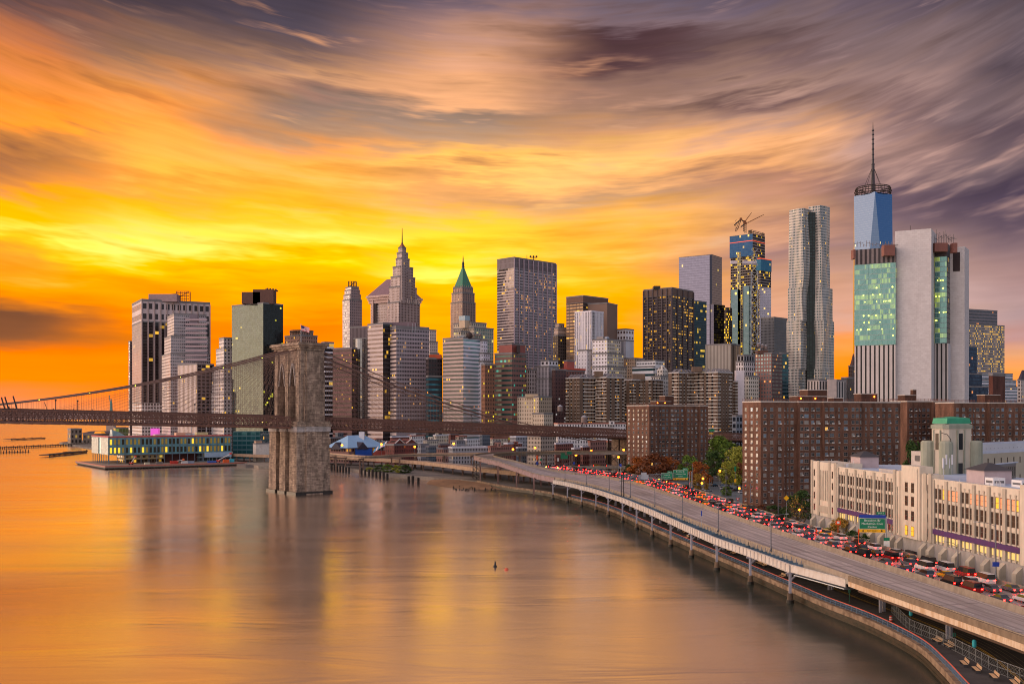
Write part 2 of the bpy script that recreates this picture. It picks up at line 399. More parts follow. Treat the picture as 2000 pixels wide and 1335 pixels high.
# ------------------------------------------------------------------ buildings
def foot(L, C, Rr, Y, th=45):
    """footprint (ccw from the nearest corner) from the pixel columns of its left edge, near corner and right edge"""
    Y0, Y = Y, rm(Y)
    if C is None:      # one face seen: turn it square to the view
        a, b = XY(L, Y0), XY(Rr, Y0); d = (b - a).normalized(); n = Vector((-d.y, d.x)); dep = th
        return [a, b, b + n*dep, a + n*dep]
    t = R(th); c = XY(C, Y0); uL, uR = (L-1000)/2000, (Rr-1000)/2000
    a = (c.x - uL*Y) / (math.cos(t) + uL*math.sin(t)); b = (uR*Y - c.x) / max(0.05, math.sin(t) - uR*math.cos(t))
    a, b = max(a, 0.5), max(b, 0.5)
    l = c + Vector((-math.cos(t), math.sin(t)))*a; r = c + Vector((math.sin(t), math.cos(t)))*b
    return [c, r, r + (l - c), l]
def inset(poly, d):
    c = sum((Vector(p[:2]) for p in poly), Vector((0, 0))) / len(poly)
    out = []
    for p in poly:
        v = Vector(p[:2]) - c; out.append(c + v * max(0.02, 1 - d / max(v.length, 0.1) * 1.3))
    return out
GZ = 2.0
def tower(name, label, L, C, Rr, top, Y, th, mat, bay=3.2, fh=3.8, sides=None, z0=GZ, roof=None, para=1.2, cat='skyscraper',
          parent=None, pent=None, part='wall', ztop=None, group=None):
    """a building from pixel columns: wall + roof with parapet, optional penthouse blocks (L, R, top)"""
    poly = foot(L, C, Rr, Y, th); zt = ztop if ztop is not None else ZT(top, Y)
    root = parent
    if root is None:
        cx = sum((p for p in poly), Vector((0, 0))) / 4
        root = thing(name, label, cat, (cx.x, cx.y, z0), group=group)
    b = MB(); mats = list(sides) if sides else [mat]; q_ = rm(Y)/Y; fh = fh*q_; bay = [v*q_ for v in bay] if isinstance(bay, list) else bay*q_
    b.prism(poly, z0, zt, mis=list(range(len(mats))) if sides else None, bay=bay, fh=fh, top=True)
    wall = b.build(part, mats, root)
    r = MB(); rp = inset(poly, -0.25)
    n = len(poly); ri = inset(poly, 0.8)
    zz = zt + para
    for k in range(n):
        k2 = (k+1) % n
        r.quad((*rp[k], zt - 0.4), (*rp[k2], zt - 0.4), (*rp[k2], zz), (*rp[k], zz))
        r.quad((*rp[k], zz), (*rp[k2], zz), (*ri[k2], zz), (*ri[k], zz))
        r.quad((*ri[k2], zt + 0.1), (*ri[k], zt + 0.1), (*ri[k], zz), (*ri[k2], zz))
    r.poly([(*p, zt + 0.1) for p in ri], 1)
    ro = r.build('roof', [roof or ROOF, ROOF], root)
    for pb in (pent or []):
        pl, pr, pt, pm = pb
        f = (pl - L) / max(1, Rr - L); Yc = Y + 12
        pp = foot(pl, None, pr, Yc, 14); m = MB(); m.prism(pp, zt + 0.1, ZT(pt, Yc), bay=3, fh=4)
        m.build('penthouse', pm, ro)
    return root
def rooftop_clutter(root, poly, zt, n=5, seed=1, mat=None):
    rnd = random.Random(seed); c = sum((Vector(p[:2]) for p in poly), Vector((0, 0))) / len(poly)
    for k in range(n):
        a, b = rnd.random(), rnd.random(); 
        p = poly[0].lerp(poly[1], 0.15 + 0.7*a).lerp(poly[3].lerp(poly[2], 0.15 + 0.7*a), 0.15 + 0.7*b)
        m = MB(); s = rnd.uniform(1.5, 4); m.obox(p, (1, 0), s, (0, 1), s*0.8, zt, zt + rnd.uniform(1.5, 4)); m.build('rooftop_unit', mat or CONC, root)
def water_tank(label, px, py_top, Y, group='round rooftop water tanks', h=9.0, zb=None):
    z1 = ZT(py_top, Y); z0 = z1 - h; p = XY(px, Y); t = thing('water_tank', label, 'water tank', (p.x, p.y, z0), group=group)
    m = MB(); r = h * 0.27
    ring = lambda rr, z: [(p.x + rr*math.cos(k*math.pi/6), p.y + rr*math.sin(k*math.pi/6), z) for k in range(12)]
    m.loft([ring(r, z0 + h*.35), ring(r*.97, z0 + h*.82)]); m.build('barrel', plain('tank_wood', (120, 105, 100), .8), t)
    m = MB(); m.loft([ring(r*1.08, z0 + h*.82), ring(0.15, z1)]); m.build('lid', plain('tank_lid', (150, 150, 155), .6), t)
    for k in range(4):
        a = math.pi/4 + k*math.pi/2; m = MB(); q = (p.x + r*.8*math.cos(a), p.y + r*.8*math.sin(a))
        m.bar((*q, z0), (*q, z0 + h*.36), .35); m.build('leg', DARKSTEEL, t)
    return t

# ------------------------------------------------------------------ the setting: water, land, far shore
# shoreline, from the bottom right corner of the view round to the harbour
SHORE = [(63, 90), (66, 135), (69.5, 156), (72.6, 172), (75, 189), (74, 211), (70.5, 232), (68.6, 249), (62.5, 300), (58.7, 330), (54, 370), (50.5, 400),
         (47.5, 430), (45, 452), (40, 480), (33, 507), (28, 525), (22, 549), (12, 572), (0, 592), (-12, 620), (-22, 648), (-34, 668), (-52, 684),
         (-78, 718), (-106, 758), (-128, 800), (-151, 850), (-196, 842), (-220, 846)]
def water_material():
    m, nt, out = newmat('river_water'); p = nt.sep(coords(nt)); x, y = p[0], p[1]
    # long smooth swells drawn out sideways by the current
    n1 = nt.noise(nt.xyz(nt.m('MULTIPLY', x, 0.010), nt.m('MULTIPLY', y, 0.035), 0.0), 1.0, 4.0, 0.55, 0.6)
    n2 = nt.noise(nt.xyz(nt.m('MULTIPLY', x, 0.05), nt.m('MULTIPLY', y, 0.22), 4.0), 1.0, 3.0, 0.6)
    n3 = nt.noise(nt.xyz(nt.m('MULTIPLY', x, 0.5), nt.m('MULTIPLY', y, 1.4), 2.0), 1.0, 2.0, 0.6)
    h = nt.m('ADD', nt.m('MULTIPLY', n1, 1.3), nt.m('ADD', nt.m('MULTIPLY', n2, 0.07), nt.m('MULTIPLY', n3, 0.008)))
    nor = bump(nt, h, 0.3, 1.0)
    gl = nt.n.new('ShaderNodeBsdfGlossy'); nt.put(gl.inputs['Color'], (1.0, 0.9, 0.82, 1))
    nt.put(gl.inputs['Roughness'], nt.lin_map(n1, 0.35, 0.65, 0.18, 0.24)); nt.put(gl.inputs['Normal'], nor)
    df = nt.n.new('ShaderNodeBsdfDiffuse'); nt.put(df.inputs['Color'], (0.026, 0.034, 0.026, 1))
    fr = nt.n.new('ShaderNodeFresnel'); fr.inputs['IOR'].default_value = 2.3; nt.put(fr.inputs['Normal'], nor)
    # dark reflection of the shore painted in: gloss cut by distance west of shoreline
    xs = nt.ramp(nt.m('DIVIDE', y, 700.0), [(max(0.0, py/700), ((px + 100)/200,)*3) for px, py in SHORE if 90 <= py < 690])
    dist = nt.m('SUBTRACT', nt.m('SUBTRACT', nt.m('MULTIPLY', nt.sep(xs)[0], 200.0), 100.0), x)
    shore_dark = nt.m('MULTIPLY', nt.smooth(nt.m('ADD', dist, nt.m('MULTIPLY', nt.m('SUBTRACT', n1, 0.5), 26.0)), 38.0, 6.0), nt.smooth(y, 690.0, 600.0))
    mx = nt.n.new('ShaderNodeMixShader'); nt.put(mx.inputs[0], nt.m('MULTIPLY', nt.lin_map(fr.outputs[0], 0.1, 0.5, 0.6, 0.98), nt.m('SUBTRACT', 1.0, nt.m('MULTIPLY', shore_dark, 0.72))))
    nt.l.new(df.outputs[0], mx.inputs[1]); nt.l.new(gl.outputs[0], mx.inputs[2]); nt.l.new(mx.outputs[0], out.inputs[0])
    return m
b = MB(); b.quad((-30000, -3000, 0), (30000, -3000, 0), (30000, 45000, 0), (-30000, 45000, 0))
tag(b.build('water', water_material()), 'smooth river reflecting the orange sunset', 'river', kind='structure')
b = MB(); b.quad((-30000, -3000, -12), (30000, -3000, -12), (30000, 45000, -12), (-30000, 45000, -12))
tag(b.build('riverbed', plain('mud', (60, 52, 44), .9)), 'muddy bed under the river', 'riverbed', kind='structure')

SHORE2 = [(-250, 900), (-300, 960), (-430, 1130), (-560, 1330), (-663, 1500), (-700, 1750), (-640, 2100), (-500, 2500), (-200, 3200), (2600, 9000), (9000, 9000), (9000, -400), (63, -400)]
def ground_material():
    m, nt, out = newmat('city_ground'); c = coords(nt)
    a = nt.noise(c, 0.02, 6.0, 0.6); d = nt.noise(c, 0.6, 4.0, 0.6)
    col = nt.mix(nt.smooth(a, .4, .6), lin((92, 88, 86)), lin((120, 112, 104)))
    f = nt.lin_map(d, .3, .7, .8, 1.15)
    pbsdf(nt, out, nt.mix(1.0, col, nt.xyz(f, f, f), 'MULTIPLY'), 0.9, 0, 0.2); return m
b = MB(); b.prism([Vector(p) for p in SHORE2[::-1] + SHORE[::-1]][::-1], -8, GZ, bay=10, fh=10)
b.f = [f for f in b.f]
land = b.build('ground', [ground_material()])
tag(land, 'paved city ground along the riverside', 'ground', kind='structure')
# far low shore across the harbour
b = MB(); rnd = random.Random(3)
for (Y, h0, h1, x0, x1) in ((7000, 12, 34, -5200, 400), (11000, 40, 95, -9000, 3000), (9000, 20, 60, 2500, 9000)):
    n = 60; prev_ = None
    for k in range(n + 1):
        x = x0 + (x1-x0)*k/n; h = h0 + (h1-h0)*mnoise.noise((k*.13, Y*.01, 0))*.5 + (h1-h0)*.4
        if prev_: b.poly([(prev_[0], Y, -1), (x, Y, -1), (x, Y+600, h), (prev_[0], Y+600, prev_[1])]); b.poly([(prev_[0], Y+600, prev_[1]), (x, Y+600, h), (x, Y+2500, -1), (prev_[0], Y+2500, -1)])
        prev_ = (x, h)
tag(b.build('hills', plain('far_shore', (120, 96, 92), .95, var=.2, scale=.002)), 'low hazy shore across the harbour', 'hills', kind='structure')

# ------------------------------------------------------------------ helpers for long curved things
def crv(pts, step):
    """Catmull-Rom through 3d points, resampled about every step metres"""
    P = [Vector(p) for p in pts]; P = [P[0]*2 - P[1]] + P + [P[-1]*2 - P[-2]]; out = []
    for i in range(1, len(P)-2):
        p0, p1, p2, p3 = P[i-1:i+3]; n = max(1, round((p2-p1).length / step))
        for k in range(n):
            t = k/n; out.append(.5*((2*p1) + (p2-p0)*t + (2*p0-5*p1+4*p2-p3)*t*t + (3*p1-p0-3*p2+p3)*t**3))
    return out + [P[-2]]
def offs(line, d):
    """shift a polyline sideways (positive: to its right in plan)"""
    out = []
    for i, p in enumerate(line):
        t = line[min(i+1, len(line)-1)] - line[max(i-1, 0)]; t.z = 0; t.normalize(); out.append(p + Vector((t.y, -t.x, 0))*d)
    return out
def at_len(line, s):
    for a, b_ in zip(line, line[1:]):
        L = (b_-a).length
        if s <= L: return a.lerp(b_, s/max(L, 1e-6)), (b_-a).normalized()
        s -= L
    return line[-1].copy(), (line[-1]-line[-2]).normalized()
def length(line): return sum((b_-a).length for a, b_ in zip(line, line[1:]))
def ribbon(m, line, prof, mi=0, cap=True):
    """sweep a profile [(sideways, up)] along a polyline"""
    rings = []
    for i, p in enumerate(line):
        t = line[min(i+1, len(line)-1)] - line[max(i-1, 0)]; t.z = 0; t.normalize(); r = Vector((t.y, -t.x, 0))
        rings.append([p + r*a + Vector((0, 0, b_)) for a, b_ in prof])
    m.loft(rings, mi, cap)
def many(name, items, mats, parent, limit=100):
    """items: functions drawing one piece into a builder; the first `limit` become parts of their own, the rest one part"""
    rest = MB()
    for k, f in enumerate(items):
        if k < limit: m = MB(); f(m); m.build(name, mats, parent)
        else: f(rest)
    if rest.f: tag(rest.build(name, mats, parent), kind='stuff')

# ------------------------------------------------------------------ the suspension bridge
BO = Vector((-115.8, 565, 0)); BD = Vector((math.cos(R(39)), math.sin(R(39)), 0)); BW = Vector((-BD.y, BD.x, 0))
def BP(s, w_, z): return BO + BD*s + BW*w_ + Vector((0, 0, z))
STONE = brick('bridge_stone', (162, 140, 120), (124, 104, 90), (102, 86, 76), (2.3, .95), .85, .6)
STONE_L = brick('bridge_stone_pale', (176, 166, 160), (156, 146, 140), (120, 110, 104), (1.9, .75), .8, .35)
RUST = plain('bridge_rust', (112, 78, 66), .7, .1, var=.25, scale=.4)
CABLE = plain('bridge_cable', (124, 96, 84), .6, .2)
bridge = thing('suspension_bridge', 'old stone towered suspension bridge crossing the river on rusty trusses', 'bridge', BP(6, 15, 0))
def bbox(m, s0, s1, w0, w1, z0, z1, mi=0, taper=0):
    p = [BP(s0, w0, 0), BP(s1, w0, 0), BP(s1, w1, 0), BP(s0, w1, 0)]
    q = [BP(s0+taper, w0+taper, 0), BP(s1-taper, w0+taper, 0), BP(s1-taper, w1-taper, 0), BP(s0+taper, w1-taper, 0)]
    m.loft([[v + Vector((0, 0, z0)) for v in p], [v + Vector((0, 0, z1)) for v in q]], mi)
# foundation pier
m = MB(); bbox(m, -1.5, 13.8, -1.2, 31.8, -8, 36.2)
for w0, w1 in ((-2.0, 7.4), (11.6, 19.2), (23.0, 32.5)): bbox(m, -4.6, 16.6, w0, w1, -8, 34.5, taper=.55)
bbox(m, 1.0, 11.4, -3.0, 33.5, -8, 35, taper=.5)
pier = m.build('tower_pier', STONE, bridge)
m = MB(); bbox(m, -5.4, 17.4, -2.9, 8.0, -8, 1.6); bbox(m, -5.2, 17.2, 11, 19.8, -8, 1.5); bbox(m, -5.4, 17.4, 22.4, 33.4, -8, 1.6); m.build('footing', streaked('wet_stone', (52, 44, 38), (34, 32, 28), .5), pier)
m = MB()
for w0, w1 in ((-2.3, 8), (11.2, 19.6), (22.6, 32.8)): bbox(m, -4.4, 16.4, w0, w1, 34.5, 37.6)
bbox(m, .8, 11.6, -2.8, 33.2, 34.6, 37.4)
m.build('pale_course', STONE_L, bridge)
m = MB()
for w0, w1 in ((-2.9, 8.6), (10.6, 20.2), (22, 33.4)): bbox(m, -5.0, 17, w0, w1, 37.6, 38.6); bbox(m, -4.2, 16.2, w0+.5, w1-.5, 38.6, 40.4)
m.build('string_course', STONE, bridge)
# columns and pointed arches
COLS = [(0, 5.7), (12.9, 18.6), (25.8, 31.5)]; ZA, ZS, ZT_ = 72.5, 60, 84
for w0, w1 in COLS:
    m = MB(); bbox(m, -1, 13.5, w0, w1, 38, 80)
    bbox(m, -1.9, 14.4, w0+.5, w1-1.6, 40, 66, taper=.0); bbox(m, -1.9, 14.4, w0+.5, w1-1.6, 66, 67.5, taper=.4); bbox(m, -1.4, 13.9, w0+.8, w1-1.9, 67.5, 79.5)
    if w0 == 0: bbox(m, 1.2, 11.3, -1.0, 2, 40, 66); bbox(m, 2.2, 10.3, -1.5, 2, 40, 79)
    if w1 > 30: bbox(m, 1.2, 11.3, 29, 32.5, 40, 66)
    m.build('tower_column', STONE, bridge)
for (w0, w1) in ((5.7, 12.9), (18.6, 25.8)):
    m = MB(); N = 10; hw = (w1-w0)/2; arc = []
    for k in range(2*N + 1):
        x = -1 + k/N; arc.append((w0 + hw + hw*x, ZS + (ZA-ZS)*(1 - abs(x)**1.7)))
    for sgn, s in ((1, -.8), (-1, 13.3)):
        for a, c_ in zip(arc, arc[1:]):
            qd = [BP(s, a[0], a[1]), BP(s, c_[0], c_[1]), BP(s, c_[0], 80), BP(s, a[0], 80)]
            m.quad(*(qd if sgn < 0 else qd[::-1]))
    for a, c_ in zip(arc, arc[1:]): m.quad(BP(-.8, a[0], a[1]), BP(13.3, a[0], a[1]), BP(13.3, c_[0], c_[1]), BP(-.8, c_[0], c_[1]))
    m.build('pointed_arch', STONE, bridge)
    m = MB()
    for a, c_ in zip(arc, arc[1:]): m.bar(BP(-1.1, a[0], a[1]), BP(-1.1, c_[0], c_[1]), .7)
    m.build('arch_rim', STONE_L, bridge)
m = MB(); bbox(m, -1.4, 13.9, -.4, 31.9, 79.8, 81.2); bbox(m, -2.4, 14.9, -1.2, 32.7, 81.2, 82.4); bbox(m, -3.3, 15.8, -2.0, 33.5, 82.4, 83.4); bbox(m, -2.8, 15.3, -1.6, 33.1, 83.4, 84)
m.build('cornice', STONE, bridge)
# deck line
DZ = [(-260, 48.2), (-153, 46.4), (-28, 43.4), (20, 41.8), (100, 38.9), (174, 36), (250, 33.2), (362, 29.5), (480, 26)]
def dz(s):
    for (a, za), (c_, zc) in zip(DZ, DZ[1:]):
        if a <= s <= c_: return za + (zc-za)*(s-a)/(c_-a)
    return DZ[0][1] if s < DZ[0][0] else DZ[-1][1]
SS = list(range(-258, 452, 6))
m = MB()
for a, c_ in zip(SS, SS[1:]):
    m.loft([[BP(s, w_, dz(s) + h) for w_, h in ((3, -5.4), (28.5, -5.4), (28.5, -4.6), (3, -4.6))] for s in (a, c_)], cap=False)
m.build('deck', plain('bridge_deck', (74, 60, 56), .8), bridge)
m = MB()
for a in SS:
    m.bar(BP(a, 2.4, dz(a)-5.9), BP(a, 29, dz(a)-5.9), .5, 1.0)
m.build('floor_beams', RUST, bridge)
for w_, sgn in ((2.2, 0), (11.5, 1), (19.5, 1), (29.2, 0)):
    for s0, s1 in ((-258, -2), (14.4, 450)):
        m = MB(); st = 2.6; n = int((s1-s0)/st); hb = -5.4; ht = 0 if sgn == 0 else .7
        for k in range(n):
            a, c_ = s0 + k*st, s0 + (k+1)*st
            if a > 256 and sgn: continue
            A0, A1, C0, C1 = BP(a, w_, dz(a)+hb), BP(a, w_, dz(a)+ht), BP(c_, w_, dz(c_)+hb), BP(c_, w_, dz(c_)+ht)
            M0, M1 = BP(a, w_, dz(a)-2.6), BP(c_, w_, dz(c_)-2.6)
            m.bar(A0, A1, .3); m.bar(M0, C1, .26); m.bar(A1, M1, .26)
            if sgn == 0: m.bar(A0, M1, .26); m.bar(M0, C0, .26)
        for h, t_ in ((hb, .7), (-2.6, .5), (ht, .55)):
            for a, c_ in zip(SS, SS[1:]):
                if a < s0 or c_ > s1 or (a > 250 and sgn): continue
                m.bar(BP(a, w_, dz(a)+h), BP(c_, w_, dz(c_)+h), t_)
        m.build('truss', RUST, bridge)
def cz(s):
    if s <= 6: return 43.5 + 39*((s + 243)/249)**2 if s > -243 else 43.5
    return 82.5 - .357*(s-6) + .00047*(s-6)**2
CW = (3.6, 14.6, 17.0, 28)
for w_ in CW:
    for rng in (range(-258, 7, 6), range(6, 240, 6)):
        m = MB(); pts = [BP(s, w_, cz(s)) for s in rng]; m.tube(pts, .30, 6); m.build('cable', CABLE, bridge)
ropes = []
for w_ in CW:
    for s in [-3 - 2.4*k for k in range(104)] + [16 + 2.4*k for k in range(70)]:
        if cz(s) - dz(s) > 1: ropes.append((s, w_))
random.Random(1).shuffle(ropes); ropes.sort(key=lambda q: q[1])
many('suspender_rope', [lambda m, s=s, w_=w_: m.bar(BP(s, w_, dz(s)-1), BP(s, w_, cz(s)), .06) for s, w_ in ropes], CABLE, bridge)
stays = [(sg, k, w_) for w_ in CW for sg in (-1, 1) for k in range(1, 25)]
many('stay_rope', [lambda m, sg=sg, k=k, w_=w_: m.bar(BP(6 + sg*7, w_, 80.5), BP(6 + sg*(8 + k*5.2), w_, dz(6 + sg*(8 + k*5.2))), .06) for sg, k, w_ in stays], CABLE, bridge)
LAMP = glow('lamp_orange', (255, 150, 40), 9.0); LAMPY = glow('lamp_yellow', (225, 255, 70), 6.0)
for s in (-135, -112, -90, -67, -44, -22, 2, 30, 58, 86):
    m = MB(); m.sphere(BP(s, 3.6, cz(s)+.4), .18, 6, 4); m.build('cable_lamp', LAMPY if s < 20 else LAMP, bridge)
for s in (-150.5, -147.5, -146, -142.5):
    m = MB(); p = BP(s - 3, 3.6, cz(s)); m.bar(p + Vector((-.9, 0, 3)), p + Vector((.9, 0, -3)), .5); m.build('cable_clamp_arm', DARKSTEEL, bridge)
for s in (-128, -118, -60, 95, 118):
    m = MB(); q = BP(s, 2.2, dz(s)); m.bar(q, q + Vector((0, 0, 5)), .25); m.sphere(q + Vector((0, 0, 5.2)), .5, 6, 4); m.build('lamp_post', DARKSTEEL, bridge)
for s in (262, 300, 340, 360, 380, 400, 420, 440):
    m = MB()
    for w_ in (5, 16, 27): m.bar(BP(s, w_, 0), BP(s, w_, dz(s)-5.5), 1.0)
    m.bar(BP(s, 3, dz(s)-6.5), BP(s, 28, dz(s)-6.5), .9, 1.4)
    for z0 in (8, 15): m.bar(BP(s, 5, z0), BP(s, 16, z0+7), .35); m.bar(BP(s, 16, z0), BP(s, 5, z0+7), .35); m.bar(BP(s, 16, z0), BP(s, 27, z0+7), .35); m.bar(BP(s, 27, z0), BP(s, 16, z0+7), .35)
    m.build('trestle_bent', plain('trestle_dark', (60, 48, 44), .7), bridge)
m = MB(); bbox(m, 268, 296, 1, 30, 0, 27); m.build('anchorage', STONE, bridge)
# flag
def flag_material():
    mt, nt, out = newmat('flag_cloth'); uv = nt.sep(coords(nt, False))
    st = nt.m('GREATER_THAN', nt.m('FRACT', nt.m('MULTIPLY', uv[1], 6.5)), .5)
    can = nt.m('MULTIPLY', nt.m('LESS_THAN', uv[0], .4), nt.m('GREATER_THAN', uv[1], .46))
    col = nt.mix(can, nt.mix(st, lin((190, 30, 40)), lin((225, 215, 215))), lin((40, 44, 96)))
    pbsdf(nt, out, col, .8); return mt
fp_ = BP(4.5, 10, 84); t = thing('flag', 'striped flag with a blue corner flying on top of the stone bridge tower', 'flag', fp_)
m = MB(); m.tube([fp_, fp_ + Vector((0, 0, 10.5))], [.22, .12], 6); m.sphere(fp_ + Vector((0, 0, 10.6)), .28, 6, 4); m.build('flagpole', STEEL, t)
m = MB(); NX, NZ = 12, 6; grid = [[fp_ + Vector((.15 + 4.6*i/NX, .5*math.sin(i*.9 + j*.2)*i/NX, 10.2 - 3*(1 - j/NZ) - 1.3*(i/NX)**1.3)) for i in range(NX+1)] for j in range(NZ+1)]
for j in range(NZ):
    for i in range(NX): m.quad(grid[j][i], grid[j][i+1], grid[j+1][i+1], grid[j+1][i], 0, [(i/NX, j/NZ), ((i+1)/NX, j/NZ), ((i+1)/NX, (j+1)/NZ), (i/NX, (j+1)/NZ)])
m.build('cloth', flag_material(), t)

# ------------------------------------------------------------------ the riverside highway
NEARP = [((84, 120, 9.2), (96, 120, 9.2)), ((80, 160, 9.2), (92.5, 162, 9.2)), ((75, 199, 9.2), (88.5, 203, 9.2)), ((69.2, 243.5, 9.2), (84, 246, 9.2)), ((64.2, 282, 9.2), (80, 288, 9.2)),
         ((57.5, 340, 9.5), (74, 347, 9.5)), ((51.7, 395, 9.8), (69.5, 403, 9.8)), ((47.7, 430, 9.9), (66, 440, 9.9)), ((42.5, 465, 10), (62.5, 478, 10)), ((34.5, 503, 10), (57, 518, 10)), ((21, 545, 10.2), (46, 562, 10)),
         ((13, 562.5, 10.8), (31, 585, 10.4)), ((3, 588.5, 12.8), (17, 601, 12.4)), ((-8, 622.3, 14.6), (4, 628, 14.4)), ((-19.5, 647.2, 16), (-7.5, 653, 16)), ((-25, 675, 16.5), (-12, 674, 16.5)), ((-19, 699, 16.8), (-8, 689, 16.8)), ((-2, 716, 17), (4, 702, 17)), ((40, 726, 17), (42, 711, 17)), ((170, 738, 17), (170, 723, 17))]
FARP = [((96.6, 120, 9.2), (111, 122, 9.2)), ((93.1, 162, 9.2), (107.5, 165, 9.2)), ((89.1, 203, 9.2), (103, 207, 9.2)), ((84.6, 246, 9.2), (99.5, 250, 9.2)), ((80.6, 288, 9.2), (95.4, 293, 9.2)), ((74.6, 347, 9.5), (90, 353, 9.5)), ((70.1, 403, 9.8), (86.3, 410, 9.8)),
        ((66.6, 440, 9.9), (84, 448, 9.9)), ((63.1, 478, 10), (81, 488, 10)), ((57.6, 518, 10), (76, 530, 10)), ((48, 561, 10), (67, 574, 10)), ((39, 595, 9.8), (57, 608, 9.8)), ((31, 630, 9.5), (47, 640, 9.5)), ((24, 655, 9.2), (38, 662, 9.2)), ((21, 674, 9), (33, 674, 9)), ((24, 693, 8.6), (35, 684, 8.6)), ((36, 704, 8.2), (42, 692, 8.2)), ((72, 712, 8), (72, 698, 8)), ((160, 717, 8), (160, 703, 8))]
def asphalt(name, c, seed, lanes=3, stripes=True, worn=.25):
    m, nt, out = newmat(name); uv = nt.sep(coords(nt, False)); u, v = uv[0], uv[1]      # u across 0..1, v metres along
    n1 = nt.noise(nt.xyz(nt.m('MULTIPLY', u, 7.0), nt.m('MULTIPLY', v, .02), seed), 1.0, 4.0, .6)
    n2 = nt.noise(nt.xyz(nt.m('MULTIPLY', u, 60.0), nt.m('MULTIPLY', v, .8), seed), 1.0, 4.0, .7)
    col = nt.mix(nt.smooth(n1, .35, .65), lin(c), lin(tuple(q*1.22 for q in c)))
    lane = nt.m('ABSOLUTE', nt.m('SUBTRACT', nt.m('FRACT', nt.m('MULTIPLY', u, lanes)), .5))
    wheel = nt.smooth(nt.m('ABSOLUTE', nt.m('SUBTRACT', lane, .27)), .12, .02)
    col = nt.mix(nt.m('MULTIPLY', wheel, .5), col, lin(tuple(q*.72 for q in c)))
    f = nt.lin_map(n2, .3, .7, .86, 1.12); col = nt.mix(1.0, col, nt.xyz(f, f, f), 'MULTIPLY')
    pt = nt.white(nt.xyz(nt.m('FLOOR', nt.m('MULTIPLY', u, 3.0)), nt.m('FLOOR', nt.m('DIVIDE', nt.m('ADD', v, nt.m('MULTIPLY', nt.m('FLOOR', nt.m('MULTIPLY', u, 3.0)), 7.0)), 19.0)), seed))[0]
    f = nt.lin_map(pt, 0, 1, .86, 1.1); col = nt.mix(1.0, col, nt.xyz(f, f, f), 'MULTIPLY')
    oil = nt.m('MULTIPLY', nt.smooth(nt.m('ABSOLUTE', nt.m('SUBTRACT', nt.m('FRACT', nt.m('MULTIPLY', u, lanes)), .5)), .16, .02), nt.smooth(nt.noise(nt.xyz(nt.m('MULTIPLY', u, 4.0), nt.m('MULTIPLY', v, .06), seed), 1.0, 4.0, .6), .45, .65))
    col = nt.mix(nt.m('MULTIPLY', oil, .35), col, lin((70, 62, 58)))
    joint = nt.m('LESS_THAN', nt.m('FRACT', nt.m('DIVIDE', v, 24.0)), .012)
    col = nt.mix(nt.m('MULTIPLY', joint, .8), col, lin((50, 46, 46)))
    pbsdf(nt, out, col, nt.lin_map(n1, .3, .7, .42, .6), 0, .4); return m
def pair_curve(pairs, step=3.0):
    A = crv([p[0] for p in pairs], step); 
    # sample both edges on the same parameter
    L, Rr = [], []
    P = [Vector(p[0]) for p in pairs]; Q = [Vector(p[1]) for p in pairs]
    def cat(X, i, t):
        p0, p1, p2, p3 = X[max(i-1, 0)], X[i], X[i+1], X[min(i+2, len(X)-1)]
        return .5*((2*p1) + (p2-p0)*t + (2*p0-5*p1+4*p2-p3)*t*t + (3*p1-p0-3*p2+p3)*t**3)
    for i in range(len(P)-1):
        n = max(2, round((P[i+1]-P[i]).length / step))
        for k in range(n): L.append(cat(P, i, k/n)); Rr.append(cat(Q, i, k/n))
    L.append(P[-1]); Rr.append(Q[-1]); return L, Rr
def road_strip(name, label, pairs, mat, markings):
    L, Rr = pair_curve(pairs); m = MB(); s = 0; ss = [0]
    for i in range(len(L)-1): ss.append(ss[-1] + ((L[i+1]-L[i]).length + (Rr[i+1]-Rr[i]).length)/2)
    for i in range(len(L)-1):
        m.quad(L[i], Rr[i], Rr[i+1], L[i+1], 0, [(0, ss[i]), (1, ss[i]), (1, ss[i+1]), (0, ss[i+1])])
        dn = Vector((0, 0, -1.0))
        m.quad(L[i]+dn, L[i+1]+dn, Rr[i+1]+dn, Rr[i]+dn, 1); m.quad(L[i]+dn, L[i], L[i+1], L[i+1]+dn, 1); m.quad(Rr[i], Rr[i]+dn, Rr[i+1]+dn, Rr[i+1], 1)
    o = m.build(name, [mat, CONC]); tag(o, label, 'road', kind='structure')
    mk = MB(); up = Vector((0, 0, .012))
    for (u, w_, on, off_) in markings:
        pos = 0
        for i in range(len(L)-1):
            if on and ((ss[i] % (on + off_)) > on): continue
            wid = w_ / max(4, (Rr[i]-L[i]).length)
            a0, a1 = L[i].lerp(Rr[i], u - wid/2) + up, L[i].lerp(Rr[i], u + wid/2) + up; b0, b1 = L[i+1].lerp(Rr[i+1], u - wid/2) + up, L[i+1].lerp(Rr[i+1], u + wid/2) + up
            mk.quad(a0, a1, b1, b0)
    mo_ = mk.build('road_markings', plain('road_paint', (205, 198, 188), .6, var=.3, scale=.5)); tag(mo_, 'worn white lane lines on the ' + label.split(' ')[0] + ' carriageway', 'lane lines', kind='structure')
    return L, Rr
NL, NR = road_strip('road', 'empty near carriageway of the elevated riverside highway', NEARP, asphalt('asphalt_near', (150, 138, 134), 1.0), [(.06, .22, 0, 0), (.36, .18, 3, 9), (.66, .18, 3, 9), (.95, .22, 0, 0)])
FL, FR = road_strip('road', 'crowded far carriageway of the elevated riverside highway', FARP, asphalt('asphalt_far', (140, 126, 122), 6.0), [(.06, .22, 0, 0), (.36, .18, 3, 9), (.66, .18, 3, 9), (.95, .22, 0, 0)])
